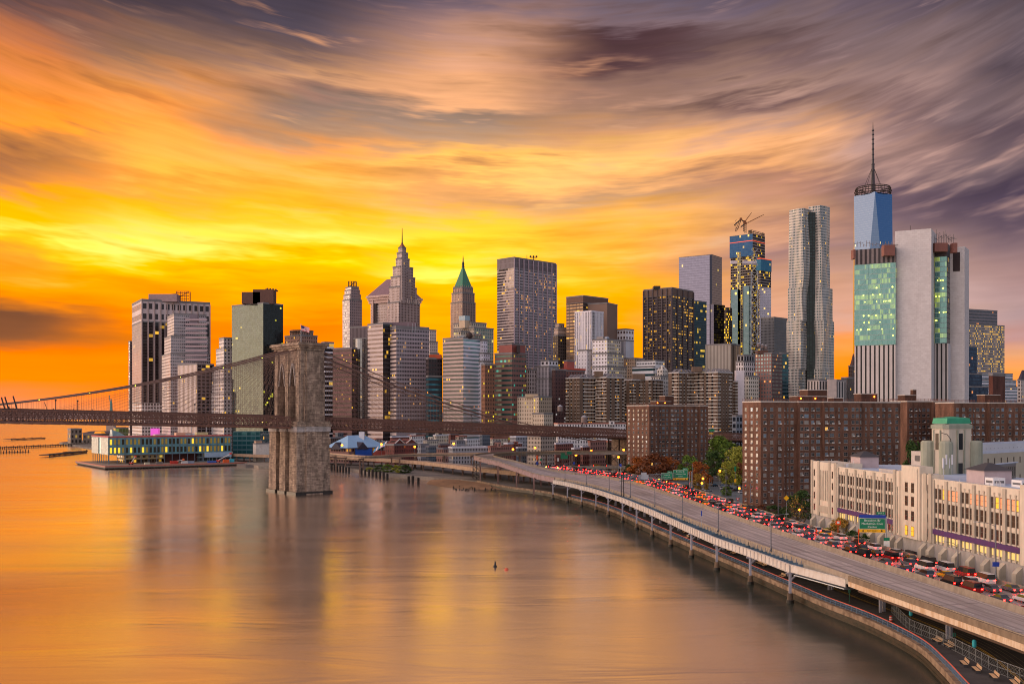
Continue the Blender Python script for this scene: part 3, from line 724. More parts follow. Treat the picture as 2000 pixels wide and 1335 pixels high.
# concrete safety barriers
JER = [(-.32, 0), (.32, 0), (.2, .35), (.12, 1.05), (-.12, 1.05), (-.2, .35)]
BARR = streaked('barrier_concrete', (148, 134, 118), (114, 100, 86), .8, .8, .4, .6)
def barrier(line, label, h=1.0):
    m = MB(); ribbon(m, line, [(a, b_*h) for a, b_ in JER][::-1]); o = m.build('concrete_barrier', BARR); tag(o, label, 'barrier', 'concrete barriers along the highway'); return o
UPZ = Vector((0, 0, .013))
nb = [p + UPZ for p in NL]; barrier(offs(nb, .35), 'concrete barrier along the water side of the highway')
iM = next(i for i, p in enumerate(NR) if p.y > 566)
barrier([p + UPZ for p in offs(NR[:iM], .3)], 'tall concrete median barrier between the two carriageways', 1.25)
barrier([p + UPZ for p in offs(NR[iM+3:], -.4)], 'concrete barrier on the inner side of the curving ramp')
jf = next(i for i, p in enumerate(FR) if p.y > 660)
barrier([p + UPZ for p in offs(FR[:jf], -.4)], 'concrete barrier on the city side of the crowded carriageway')
barrier([p + UPZ for p in offs(FR[jf:], -.4)], 'low barrier round the far loop of red tail lights')

# the steelwork that carries it
via = thing('viaduct', 'steel viaduct on columns standing in the river, carrying the highway', 'viaduct', (60, 300, 0))
WHITEST = streaked('white_girder', (196, 188, 180), (168, 150, 132), .55, 1.0, .3, .5)
PURP = streaked('mauve_girder', (150, 124, 126), (112, 86, 80), .6, 1.0, .3, .6)
BEIGE = streaked('beige_girder', (204, 182, 156), (172, 134, 96), .65, 1.2, .3, .8)
COLM = streaked('column_paint', (158, 158, 170), (120, 110, 108), .55, 1.0, .3, .5)
PILE = streaked('wet_pile', (120, 98, 78), (62, 52, 42), .8, 1.0, .5, .8)
CPT = [(66, 243), (62.7, 269.5), (58.8, 294), (56, 319.7), (53.6, 346), (51, 372.7), (48.3, 397), (45.6, 422.5), (42, 447), (38.5, 470), (33.5, 494), (28, 517), (21.4, 536), (12, 562), (2.6, 588), (-8.5, 622), (-20, 647)]
def gz(y): return 9.0 + max(0, min(1, (y-290)/120))*.9
G = crv([(x, y, gz(y)) for x, y in CPT[:13]], 2.8)
m = MB(); ribbon(m, G, [(-.12, -1.75), (.12, -1.75), (.12, 0), (-.12, 0)][::-1]); ribbon(m, [p + Vector((0, 0, 0)) for p in G], [(-.35, 0), (.35, 0), (.35, .12), (-.35, .12)][::-1]); ribbon(m, G, [(-.35, -1.87), (.35, -1.87), (.35, -1.75), (-.35, -1.75)][::-1])
LG = length(G); s = 0
while s < LG:
    p, t_ = at_len(G, s); r = Vector((t_.y, -t_.x, 0)); m.bar(p - r*.22 + Vector((0, 0, -1.75)), p - r*.22, .12, .22); s += 2.6
m.build('edge_girder', WHITEST, via)
m = MB(); m.bar((66.1, 242.5, 8.2), (72.2, 221.5, 8.2), .25, 1.7); m.bar((66.1, 242.5, 9.1), (72.2, 221.5, 9.1), .6, .12); m.build('angled_girder', WHITEST, via)
m = MB()
for k in range(12):
    f = k/11; a = Vector((66.4, 241, 6.9)).lerp(Vector((72, 222, 6.9)), f); m.bar(a, a + Vector((2.6, .6, 0)), .18)
    if k < 11: b_ = Vector((66.4, 241, 6.9)).lerp(Vector((72, 222, 6.9)), f + .09); m.bar(a, b_, .2); m.bar(a + Vector((2.6, .6, 0)), b_, .15)
m.build('lattice_brace', STEEL, via)
# outriggers joining the girder to the deck edge
def nearest(line, p):
    return min(line, key=lambda q: (q.x-p.x)**2 + (q.y-p.y)**2)
items = []; posts = []; s = 1.5
while s < LG - 2:
    p, t_ = at_len(G, s); q = nearest(nb, p)
    items.append(lambda m, p=p, q=q: m.bar(p + Vector((0, 0, -.35)), q + Vector((.1, 0, -.55)), .16, .7))
    posts.append(lambda m, q=q: m.bar(q + Vector((-.3, 0, -.5)), q + Vector((-.3, 0, .75)), .1, .12)); s += 2.7
many('outrigger_beam', items, plain('outrigger_blue', (86, 112, 132), .5, .2), via)
many('barrier_post', posts, plain('post_blue', (104, 112, 134), .5, .2), via)
for k, (x, y) in enumerate(CPT):
    if k <= 12:
        zt = gz(y) - 1.9; m = MB(); m.loft([[(x + a*.28, y + c_*.28, z) for a, c_ in ((-1, -1), (1, -1), (1, 1), (-1, 1))] for z in (1.9, zt)]); m.bar((x - 1.0, y, zt-.1), (x + .8, y, zt-.1), .5, .3); m.bar((x + .1, y + .3, zt - 2), (x + 2.6, y + 1.2, zt + .2), .3)
        c_o = m.build('column', COLM, via)
        m = MB(); m.tube([(x, y, -4), (x, y, .3), (x, y, .9), (x, y, 2.3)], [.85, .85, .7, .62], 12); m.build('pile_cap', PILE, c_o)
        m = MB(); m.tube([(x, y, -4.2), (x, y, .75)], [.95, .9], 12); m.build('tide_band', plain('tide_black', (34, 32, 28), .4), c_o)
    else:
        q = nearest(NL, Vector((x, y, 0))); zt = q.z - 1.9; m = MB(); m.loft([[(x + a*.42, y + c_*.42, z) for a, c_ in ((-1, -1), (1, -1), (1, 1), (-1, 1))] for z in (-4, zt)])
        ri = NR[NL.index(q)]; m.bar((x, y, zt), (ri.x, ri.y, zt), .6, 1.0); c_o = m.build('column', streaked('column_brown', (136, 108, 104), (92, 66, 56), .6, 1, .3, .8), via)
        m = MB(); m.loft([[(ri.x + a*.42, ri.y + c_*.42, z) for a, c_ in ((-1, -1), (1, -1), (1, 1), (-1, 1))] for z in (0, zt)]); m.build('column', streaked('column_brown', (136, 108, 104), (92, 66, 56), .6, 1, .3, .8), via)
iG = next(i for i, p in enumerate(NL) if p.y > 540); iE = next(i for i, p in enumerate(NL) if p.y > 690)
m = MB(); ribbon(m, [p for p in NL[iG:iE]], [(-.3, -1.9), (-.08, -1.9), (-.08, .6), (-.3, .6)][::-1]); m.build('ramp_girder', PURP, via)
m = MB()
for i in range(iG, iE, 2): p = NL[i]; m.bar(p + Vector((-.35, -.1, .1)), p + Vector((-.35, -.1, 1.3)), .12); 
ribbon(m, [p + Vector((-.3, 0, 1.25)) for p in NL[iG:iE]], [(-.06, 0), (.06, 0), (.06, .1), (-.06, .1)][::-1]); m.build('ramp_railing', plain('post_blue', (104, 112, 134)), via)
m = MB()   # lattice bent at the head of the ramp
for k in range(5):
    a = Vector((-20, 647, 3 + k*2.6)); b_ = Vector((-25.5, 671, 3 + k*2.6)); m.bar(a, b_ + Vector((0, 0, 2.6)), .3); m.bar(b_, a + Vector((0, 0, 2.6)), .3)
for p in ((-25.5, 671), (-22.7, 659)): m.bar((*p, 0), (*p, 14), .5)
m.build('lattice_bent', DARKSTEEL, via)
m = MB()   # fascia of the older part at the right
iF = next(i for i, p in enumerate(NL) if p.y > 222); fl = NL[:iF]
ribbon(m, fl, [(-.14, -1.35), (.1, -1.35), (.1, -.25), (-.14, -.25)][::-1]); m.build('fascia_girder', BEIGE, via)
m = MB(); ribbon(m, fl, [(-.22, -.25), (.3, -.25), (.3, .9), (-.22, .9)][::-1]); m.build('edge_kerb', streaked('kerb_brown', (128, 110, 90), (100, 84, 68), .8, .8, .4, .7), via)
m = MB(); ribbon(m, offs(fl, 2.2), [(-.2, -2.6), (.2, -2.6), (.2, -1.1), (-.2, -1.1)][::-1]); ribbon(m, offs(fl, 6.5), [(-.2, -2.6), (.2, -2.6), (.2, -1.1), (-.2, -1.1)][::-1]); m.build('inner_girder', plain('girder_rust', (84, 62, 48), .7), via)
for (x, y) in ((77.6, 249), (80, 221), (83.4, 195), (86.5, 168), (89, 142)):
    m = MB(); m.bar((x - .5, y, 2), (x - .5, y, 6.4), .45, .5); m.bar((x + .5, y + .6, 2), (x + .5, y + .6, 6.4), .4, .5); d_ = Vector((.13, -.99, 0)).normalized(); a = Vector((x, y, 6.7)); m.bar(a - d_*7 + Vector((-2.6, 0, 0)), a + d_*7 + Vector((-2.6, 0, 0)), .5, .55); m.bar(a + Vector((-2.6, 0, 0)), a + Vector((6, 0, 0)), .5, .6)
    m.build('pier_frame', COLM, via)
    m = MB(); m.loft([[(x + 9 + a*.45, y + c_*.45, z) for a, c_ in ((-1, -1), (1, -1), (1, 1), (-1, 1))] for z in (2, 8.1)]); m.build('column', COLM, via)
for (x, y) in ((73, 270), (70, 296), (66.5, 322), (63.5, 348), (61, 374), (58, 400), (55, 425), (52, 450), (48, 474), (72, 480), (78, 430), (82, 380), (88, 330)):
    m = MB(); m.loft([[(x + a*.42, y + c_*.42, z) for a, c_ in ((-1, -1), (1, -1), (1, 1), (-1, 1))] for z in (1, 8.2)]); m.bar((x - 4, y, 7.9), (x + 5, y + 2, 7.9), .5, .7); m.build('column', COLM, via)

# lower highway running on to the left, glowing yellow under the ramp, and the bending upper ramp
lowp = [((30, 640, 8), (42, 655, 8)), ((0, 624, 8), (6, 638, 8)), ((-24, 676, 8), (-12, 690, 8)), ((-50, 730, 8), (-38, 742, 8)), ((-79, 781, 8), (-68, 793, 8)), ((-125, 833, 8), (-116, 846, 8)), ((-153, 852, 8), (-144, 866, 8)), ((-240, 905, 8), (-232, 918, 8)), ((-330, 985, 8), (-322, 998, 8))]
lowp[0] = ((26, 600, 8), (36, 612, 8)); lowp[1] = ((2, 632, 8), (13, 643, 8))
LL_, LR_ = road_strip('road', 'low older highway deck running on to the left under the ramp', lowp, asphalt('asphalt_low', (150, 128, 108), 3.0), [(.05, .3, 0, 0), (.5, .2, 3, 9), (.95, .3, 0, 0)])
upp = [((-196, 868, 12), (-188, 880, 12)), ((-147, 823, 12), (-142, 836, 12)), ((-117, 776, 12), (-110, 790, 12)), ((-98, 782, 12), (-94, 796, 12)), ((-78, 803, 12.4), (-74, 817, 12.4)), ((-28, 800, 13), (-26, 813, 13)), ((10, 778, 14.5), (16, 789, 14.5)), ((40, 745, 16.8), (46, 756, 16.8)), ((100, 734, 16.9), (104, 745, 16.9))]
UL, UR = road_strip('road', 'curving upper ramp deck left of the bend in the highway', upp, asphalt('asphalt_up', (140, 122, 108), 4.0), [(.05, .3, 0, 0), (.95, .3, 0, 0)])
PK = streaked('parapet_tan', (176, 148, 122), (130, 104, 84), .8, .6, .3, .6)
for line, lab in ((LL_, 'tan parapet on the water side of the low highway deck'), (UL, 'tan parapet on the water side of the curving upper ramp')):
    m = MB(); ribbon(m, [p + UPZ for p in line], [(-.4, -1.6), (.0, -1.6), (.0, .9), (-.4, .9)][::-1]); o = m.build('parapet', PK); tag(o, lab, 'parapet')
for line, lab, stp in ((LL_, 'row of columns under the low highway deck', 18), (UL, 'row of columns under the curving upper ramp', 24)):
    t = thing('ramp_supports' if False else 'viaduct_bent', lab, 'viaduct', (line[5].x, line[5].y, 0)); s = 8
    while s < length(line):
        p, t_ = at_len(line, s); r = Vector((t_.y, -t_.x, 0)); m = MB()
        for d in (1.2, 9): q = p + r*d; m.bar((q.x, q.y, 0), (q.x, q.y, p.z - 1.2), .9)
        m.bar(p + r*.2 + Vector((0, 0, -1.6)), p + r*11 + Vector((0, 0, -1.6)), .9, 1.1); m.build('column_pair', plain('bent_brown', (104, 82, 70), .8), t); s += stp
# lit lamps under the ramp
for k in range(9):
    f = k/8; p, t_ = at_len(LL_, 6 + 46*f); 
for k in range(8):
    p, t_ = at_len(LL_, 10 + k*11); q = p + Vector((t_.y, -t_.x, 0))*10.5
    t = thing('road_lamp', 'yellow lamp over the low highway deck, number %s from the right' % ('one', 'two', 'three', 'four', 'five', 'six', 'seven', 'eight')[k], 'street lamp', (q.x, q.y, 8), group='yellow lamps on the low highway')
    m = MB(); m.tube([q, q + Vector((0, 0, 4.0)), q + Vector((-.6, -.6, 4.3))], .08, 5); m.build('pole', STEEL, t); m = MB(); m.sphere(q + Vector((-.7, -.7, 4.25)), .35, 8, 5, sz=.6); m.build('lamp_head', glow('sodium', (255, 190, 60), 26.0), t)

# ------------------------------------------------------------------ the skyline
FAR = True
F = facade
def lattice(root, name, pts_pairs, r, mat):
    m = MB()
    for a, c in pts_pairs: m.bar(a, c, r)
    return m.build(name, mat, root)
MAUVE = (178, 158, 160)
# --- far left group
tower('office_tower', 'thin dark sliver of tower at the far left edge of the skyline', 251, 254, 262, 667, 1420, 55, F('sliver', (105, 85, 90), (50, 40, 45), .6, .6), cat='skyscraper')
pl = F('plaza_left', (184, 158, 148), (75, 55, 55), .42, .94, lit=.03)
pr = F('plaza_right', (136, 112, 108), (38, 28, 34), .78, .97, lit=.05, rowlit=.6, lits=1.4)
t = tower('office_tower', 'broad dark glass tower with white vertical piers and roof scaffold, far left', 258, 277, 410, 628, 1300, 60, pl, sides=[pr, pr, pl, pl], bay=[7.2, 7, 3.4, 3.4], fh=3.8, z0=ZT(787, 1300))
pt = F('plaza_top', (196, 168, 166), (60, 42, 48), .62, .55, lit=.0)
tower('', '', 258, 277, 410, 587, 1300, 60, pt, bay=[7.2, 7, 3.4, 3.4], fh=12.5, z0=ZT(627, 1300), parent=t, part='attic', para=2.5, pent=[(290, 345, 574, plain('pent_mauve', (150, 125, 125)))])
pp = F('plaza_podium', (215, 195, 188), (60, 48, 52), .6, .5, lit=.05)
tower('', '', 258, 277, 410, 786, 1300, 60, pp, bay=3.6, fh=4.2, parent=t, part='podium', para=.5)
fp = foot(258, 277, 410, 1300, 60); m = MB(); dv = (fp[1]-fp[0]); LL = dv.length; dv.normalize(); nv = Vector((dv.y, -dv.x))
for k in range(12):
    q = fp[0] + dv*(LL*k/11 - .6); m.obox(q + nv*.02, dv, 1.2, nv, 1.1, ZT(787, 1300), ZT(588, 1300))
m.build('piers', plain('pier_white', (158, 138, 134)), t)['label'] = 'white vertical piers'
x0, x1, zb, zt = XY(337, 1310).x, XY(362, 1310).x, ZT(586, 1310), ZT(566, 1310); yy = 1325
P = [((x, yy + dy_, zb), (x, yy + dy_, zt)) for x in (x0, (x0*2+x1)/3, (x0+2*x1)/3, x1) for dy_ in (0, 6)] + [((x0, yy, z), (x1, yy, z)) for z in (zb+3, zb+7, zb+11, zt)] + [((x0, yy, zb+3), (x1, yy, zt)), ((XY(300, 1310).x, yy, ZT(574, 1310)), (x0, yy, ZT(571, 1310))), ((XY(300, 1310).x, yy, ZT(574, 1310)), (x0, yy, ZT(575, 1310)))]
lattice(t, 'scaffold', P, .7, plain('scaffold_orange', (150, 85, 40)))

mo = F('octagon_glass', (176, 160, 164), (150, 138, 150), .8, .55, lit=.02, wallr=.5, gr=.15, gmetal=.7, tilt=.03)
mo2 = F('octagon_side', (205, 178, 166), (120, 100, 105), .55, .6, lit=.02, gmetal=.4)
t = tower('office_tower', 'pale mauve stepped tower with chamfered corners standing before the dark pier tower', 327, 340, 403, 613, 1180, 62, mo, sides=[mo, mo, mo2, mo2], bay=[2.2, 2.2, 2.4, 2.4], fh=3.6)
tower('', '', 321, 334, 407, 656, 1172, 62, mo, sides=[mo, mo, mo2, mo2], bay=2.3, fh=3.6, parent=t, part='shoulder', para=.8)
tower('', '', 316, 333, 411, 690, 1165, 62, mo, sides=[mo, mo, mo2, mo2], bay=2.3, fh=3.6, parent=t, part='base', para=.8)
tower('', '', 316, 333, 403, 613, 1165, 62, mo, ztop=ZT(632, 1165), z0=ZT(633.5, 1165), parent=t, part='ledge') if 0 else None
m = MB(); fp = foot(370, None, 386, 1160, 4); m.prism(fp, ZT(632, 1160), ZT(613, 1160)); m.build('vent_panel', plain('vent_panel', (105, 95, 105), .6), t)
m = MB()
fp = foot(362, None, 404, 1157, 3)
for k in range(11):
    z = ZT(712, 1157) + k*5.2
    m.prism(fp, z, z+2.0)
m.build('balcony_bands', plain('band_mauve', (165, 145, 150)), t)

s1 = F('stripe_left', (200, 172, 164), (85, 66, 70), .35, .97, lit=.02)
s2 = F('stripe_right', (120, 100, 108), (34, 28, 36), .85, .7, lit=.05)
tower('office_tower', 'short dark block with pale vertical stripes at the foot of the mauve stepped tower', 347, 385, 418, 711, 1080, 42, s1, sides=[s2, s2, s1, s1], bay=[5, 5, 2.6, 2.6], fh=3.8)
wc = F('wedding_cake', (214, 196, 188), (110, 92, 92), .5, .55, lit=.07)
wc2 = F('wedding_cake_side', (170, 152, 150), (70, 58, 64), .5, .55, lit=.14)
t = tower('office_tower', 'white ziggurat tower stepping down to the left beside the green glass tower', 428, 437, 456, 660, 1040, 58, wc, sides=[wc2, wc2, wc, wc], bay=3, fh=3.6)
for (l, tp, yy) in ((422, 680, 1036), (414, 714, 1031), (406, 742, 1026), (397, 766, 1021)):
    tower('', '', l, 437, 457, tp, yy, 58, wc, sides=[wc2, wc2, wc, wc], bay=3, fh=3.6, parent=t, part='setback', para=.8)

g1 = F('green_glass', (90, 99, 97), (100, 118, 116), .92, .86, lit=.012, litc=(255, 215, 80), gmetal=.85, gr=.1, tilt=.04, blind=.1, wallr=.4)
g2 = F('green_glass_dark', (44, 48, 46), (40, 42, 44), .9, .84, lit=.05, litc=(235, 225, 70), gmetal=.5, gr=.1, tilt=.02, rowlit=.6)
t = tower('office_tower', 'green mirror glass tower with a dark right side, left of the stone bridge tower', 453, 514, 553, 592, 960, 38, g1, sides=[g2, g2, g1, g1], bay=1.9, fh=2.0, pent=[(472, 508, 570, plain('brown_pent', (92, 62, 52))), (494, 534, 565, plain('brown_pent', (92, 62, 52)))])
fp = foot(453, 514, 553, 960, 38); m = MB()
for k in range(9): 
    q = fp[1].lerp(fp[0], .2 + .07*k) + Vector((-5, 8)); m.box(q.x, q.x+1.6, q.y, q.y+1.6, ZT(566, 980), ZT(561 if k % 2 else 563, 980))
m.build('roof_plant', plain('brown_pent', (92, 62, 52)), t)

br = F('crown_brick', (172, 118, 92), (90, 62, 55), .45, .5, lit=.02)
t = tower('brick_tower', 'top of a brown round crowned block rising just behind the stone bridge tower', 556, 585, 620, 655, 1100, 45, br, bay=3, fh=4)
tower('', '', 566, 588, 612, 647, 1112, 45, br, bay=3, fh=4, parent=t, part='crown')
m = MB(); c = sum((p for p in foot(566, 588, 612, 1112, 45)), Vector((0, 0)))/4
m.prism([(c.x + 14*math.cos(k*math.pi/6), c.y + 14*math.sin(k*math.pi/6)) for k in range(12)], ZT(646.5, 1112), ZT(643.5, 1112)); m.build('disc_roof', plain('copperbrown', (150, 105, 75)), t)

ws = F('white_stripe', (210, 210, 225), (36, 38, 52), 1, .62, lit=.06, litc=(255, 200, 90), gmetal=.3)
t = tower('office_tower', 'narrow white and dark banded block peeping out right of the stone bridge tower', 628, 634, 652, 669, 950, 55, ws, bay=4, fh=4.4)
rb = F('red_band', (142, 88, 82), (66, 46, 48), 1, .42, lit=.12, litc=(255, 180, 60), lits=.8, wall2=(128, 76, 72))
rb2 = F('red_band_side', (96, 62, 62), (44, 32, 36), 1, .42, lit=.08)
tower('office_tower', 'reddish brown office block with window bands right of the stone bridge tower', 650, 687, 698, 680, 900, 30, rb, sides=[rb2, rb2, rb, rb], bay=1.6, fh=3.9)
# silver bow-fronted tower with louvred top block
cy = F('silver_bow', (150, 150, 155), (165, 170, 178), .88, .86, lit=.01, gmetal=.9, gr=.12, tilt=.05, wallr=.4)
dk = F('dark_office', (60, 50, 52), (38, 32, 36), 1, .6, lit=.06, rowlit=.5)
t = thing('office_tower', 'slim silver bow fronted glass tower between the red brown and the mauve blocks', 'skyscraper', (*XY(705, 945), GZ))
c = XY(705, 945); r_ = 6.6
m = MB(); ang = [R(180 + 180*k/10) for k in range(11)]; ring = [(c.x + r_*math.cos(a), c.y + r_*math.sin(a)*.8) for a in ang]
z1 = ZT(662, 945); m.loft([[(x, y, z) for x, y in ring] for z in (GZ, z1)], 0, cap=False, closed=False, uvs=([k*1.0 for k in range(11)], [0, round((z1-GZ)/2.2)])); m.smooth = False
m.poly([(x, y, z1) for x, y in ring], 1)
m.build('wall', [cy, ROOF], t)
tower('', '', 690, 716, 725, 661, 951, 28, dk, bay=3, fh=4, parent=t, part='dark_wing')
lv = F('louvre', (124, 104, 108), (84, 68, 74), .5, .96, lit=0, gspec=.3, gmetal=0, gr=.6)
tower('office_tower', 'mauve louvred plant block on a band of stone rising behind the silver bow tower', 684, 724, 735, 638, 990, 28, lv, bay=1.6, fh=30, z0=GZ)
# art deco tower with roof sign frame
ad = F('deco_left', (206, 182, 176), (95, 76, 80), .5, .6, lit=.01)
ad2 = F('deco_right', (150, 122, 124), (96, 74, 80), .45, .55, lit=.02)
t = tower('art_deco_tower', 'slender old stone tower with dark crown frame, left of the pitched roof', 669, 683, 707, 585, 1380, 52, ad, sides=[ad2, ad2, ad, ad], bay=3.2, fh=3.8)
for l, c_, r_, tp in ((671, 684, 705, 575), (673, 685, 703, 566), (675, 686, 701, 560)):
    tower('', '', l, c_, r_, tp, 1385, 52, ad, sides=[ad2, ad2, ad, ad], bay=3.2, fh=4, z0=ZT(586, 1385), parent=t, part='crown_step', para=1)
x0, x1, zb, zt = XY(678, 1390).x, XY(693, 1390).x, ZT(560, 1390), ZT(547, 1390); yy = 1400
lattice(t, 'roof_frame', [((x, yy + d, zb), (x, yy + d, zt)) for x in (x0, x0+4, x0+7, x1) for d in (0, 6)] + [((x0, yy, z), (x1, yy, z)) for z in (zb+3, zb+6, zb+8.6)] + [((x0, yy, zb), (x1, yy, zt))], .7, DARKSTEEL)

# the pitched roof tower
pa = F('postmodern', (206, 182, 172), (150, 128, 126), .7, .6, lit=0, gmetal=.3)
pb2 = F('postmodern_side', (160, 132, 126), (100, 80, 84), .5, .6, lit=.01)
t = tower('skyscraper', 'bulky stone tower with a pitched pyramid roof behind the tallest spired tower', 724, 762, 820, 590, 1430, 35, pa, sides=[pb2, pb2, pa, pa], bay=3, fh=3.8)
fp = inset(foot(722, 762, 819, 1428, 35), -.2); cc = sum((p for p in fp), Vector((0, 0)))/4; m = MB()
for z0_, z1_, d in ((ZT(590, 1428), ZT(584, 1428), -1.0), (ZT(584, 1428), ZT(579, 1428), -2.4), (ZT(579, 1428), ZT(575, 1428), -4)): m.prism(inset(fp, d), z0_, z1_, bottom=True)
m.build('cornice', plain('cornice_stone', (196, 168, 158)), t)
m = MB(); zr = ZT(575, 1428); rp = inset(fp, -2.5); ap = (cc.x, cc.y); top4 = [Vector(ap).lerp(p, .30) for p in rp]
m.loft([[(*p, zr + .1) for p in rp], [(*p, ZT(540, 1428)) for p in top4]]); m.build('pitched_roof', plain('roof_slate_mauve', (128, 100, 106), .6), t)
m = MB(); lf = (fp[3], fp[0])
for k in range(2): 
    q = lf[0].lerp(lf[1], .33 + .0*k); 
dirl = (fp[0]-fp[3]); LL = dirl.length; dirl.normalize(); nl = Vector((dirl.y, -dirl.x))
for s0 in (.16, .9): m = MB(); m.obox(fp[3] + dirl*LL*s0, dirl, 2.5, nl, 2.2, ZT(640, 1428), zr - 6); m.build('corner_column', plain('cornice_stone', (196, 168, 158)), t)
m = MB(); m.obox(fp[3] + dirl*LL*.24, dirl, 4, nl, .6, ZT(640, 1428), zr - 10); m.build('dark_slot', plain('slot_dark', (50, 38, 40)), t)

# tallest spired deco tower
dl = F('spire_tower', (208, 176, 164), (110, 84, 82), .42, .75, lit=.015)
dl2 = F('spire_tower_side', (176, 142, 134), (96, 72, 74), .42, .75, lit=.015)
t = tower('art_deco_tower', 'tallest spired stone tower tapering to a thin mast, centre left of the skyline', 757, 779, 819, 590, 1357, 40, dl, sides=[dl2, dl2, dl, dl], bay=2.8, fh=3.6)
for l, c_, r_, tp in ((760, 780, 814, 560), (763, 781, 811, 540), (767, 782, 807, 521), (773, 784, 800, 505), (775, 785, 797, 494), (778, 785.5, 793, 484)):
    tower('', '', l, c_, r_, tp, 1360, 40, dl, sides=[dl2, dl2, dl, dl], bay=2.4, fh=3.6, z0=ZT(592, 1360), parent=t, part='crown_step', para=1.6)
fp = foot(778, 785.5, 793, 1360, 40); cc = sum((p for p in fp), Vector((0, 0)))/4; m = MB()
m.loft([[(*p, ZT(483, 1360)) for p in fp], [(*cc.lerp(p, .35), ZT(476, 1360)) for p in fp], [(*cc.lerp(p, .12), ZT(471, 1360)) for p in fp]]); m.build('lantern', plain('lantern_rust', (140, 80, 52)), t)
m = MB(); m.tube([(*cc, ZT(474, 1360)), (*cc, ZT(444, 1360))], [.9, .35], 6); m.build('mast', DARKSTEEL, t)
m = MB()
for p0, p1 in zip(foot(757, 779, 819, 1357, 40), foot(757, 779, 819, 1357, 40)[1:]):
    for k in range(9):
        q = p0.lerp(p1, (k+.5)/9); m.box(q.x-1, q.x+1, q.y-1, q.y+1, ZT(590, 1357), ZT(584 - (k % 2)*3, 1357))
m.build('pinnacles', dl, t)

# twin volumed mauve tower in the middle
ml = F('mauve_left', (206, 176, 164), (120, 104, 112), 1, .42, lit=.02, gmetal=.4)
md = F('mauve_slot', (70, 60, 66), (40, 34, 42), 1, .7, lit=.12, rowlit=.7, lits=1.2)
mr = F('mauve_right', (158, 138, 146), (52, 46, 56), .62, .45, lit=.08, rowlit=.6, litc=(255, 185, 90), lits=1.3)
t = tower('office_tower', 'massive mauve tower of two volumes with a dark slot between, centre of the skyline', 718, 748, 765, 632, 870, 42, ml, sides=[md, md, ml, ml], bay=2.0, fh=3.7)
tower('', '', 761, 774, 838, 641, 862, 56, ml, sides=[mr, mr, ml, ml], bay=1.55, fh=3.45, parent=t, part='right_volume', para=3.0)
m = MB(); fp = foot(748, None, 812, 892, 20); m.prism(fp, ZT(650, 892), ZT(629, 892)); m.build('plant_screen', plain('plant_mauve', (118, 98, 104)), t)
for px in (797, 806, 812):
    m = MB(); q = XY(px, 880); m.tube([(*q, ZT(650, 880)), (*q, ZT(631, 880))], .25, 5); m.build('antenna', STEEL, t)
so = F('small_office', (64, 50, 54), (40, 34, 42), .6, .5, lit=.08)
sb = F('small_blue', (50, 52, 60), (70, 150, 175), 1, .4, lit=.0, gmetal=.6)
t = tower('office_tower', 'dark block with bright blue lower bands between the mauve tower and the banded tower', 832, 837, 864, 735, 838, 60, sb, bay=3, fh=4.2)
tower('', '', 832, 837, 864, 700, 838, 60, so, bay=2.4, fh=4, parent=t, part='upper_floors', z0=ZT(734, 838))
m = MB(); fp = foot(836, None, 863, 845, 14); m.prism(inset(fp, 1), ZT(700, 845), ZT(692, 845)); m.build('plant_deck', plain('orange_deck', (170, 74, 40)), t)
lt = F('lime_tower', (200, 172, 160), (150, 124, 118), .45, .5, lit=.02)
t = tower('stone_tower', 'pale stepped stone tower top glimpsed right of the massive mauve tower', 836, 840, 858, 690, 1250, 55, lt, bay=3, fh=3.8)
tower('', '', 834, 839, 852, 645, 1256, 55, lt, bay=3, fh=3.8, parent=t, part='upper_step'); tower('', '', 834, 839, 855, 668, 1253, 55, lt, bay=3, fh=3.8, parent=t, part='upper_step')

# green pyramid tower
gp = F('gothic', (190, 148, 122), (120, 88, 80), .4, .8, lit=.04, litc=(255, 200, 120), lits=.8)
gp2 = F('gothic_side', (160, 120, 102), (100, 74, 70), .4, .8, lit=.04, litc=(255, 200, 120), lits=.8)
t = tower('gothic_tower', 'tan stone tower with a green copper pyramid roof and spire', 880, 903, 929, 590, 1530, 45, gp, sides=[gp2, gp2, gp, gp], bay=3.4, fh=4)
tower('', '', 882, 903, 927, 572, 1534, 45, gp, sides=[gp2, gp2, gp, gp], bay=3.4, fh=4, z0=ZT(591, 1534), parent=t, part='crown_step', para=2)
tower('', '', 885, 903, 924, 562, 1537, 45, gp, sides=[gp2, gp2, gp, gp], bay=3.4, fh=4, z0=ZT(591, 1537), parent=t, part='crown_step', para=2)
fp = foot(886, 903, 923, 1538, 45); cc = sum((p for p in fp), Vector((0, 0)))/4
m = MB(); m.loft([[(*cc.lerp(p, s), ZT(y, 1540)) for p in fp] for s, y in ((1, 561), (.72, 549), (.42, 535), (.2, 524), (.12, 520))]); m.build('copper_roof', streaked('verdigris', (66, 128, 104), (96, 110, 92)), t)
m = MB(); m.loft([[(*cc.lerp(p, s), ZT(y, 1540)) for p in fp] for s, y in ((.17, 520), (.12, 516), (.13, 512), (.06, 508), (.05, 502), (.01, 496))]); m.build('spire', plain('spire_bronze', (60, 62, 56)), t)
m = MB()
for a, c_ in zip(fp, fp[1:] + fp[:1]):
    for k in range(5): q = a.lerp(c_, (k+.0)/5); m.loft([[(q.x-1.2, q.y-1.2, ZT(572, 1538)), (q.x+1.2, q.y-1.2, ZT(572, 1538)), (q.x+1.2, q.y+1.2, ZT(572, 1538)), (q.x-1.2, q.y+1.2, ZT(572, 1538))], [(q.x-.2, q.y-.2, ZT(556, 1538)), (q.x+.2, q.y-.2, ZT(556, 1538)), (q.x+.2, q.y+.2, ZT(556, 1538)), (q.x-.2, q.y+.2, ZT(556, 1538))]])
m.build('pinnacles', gp, t)

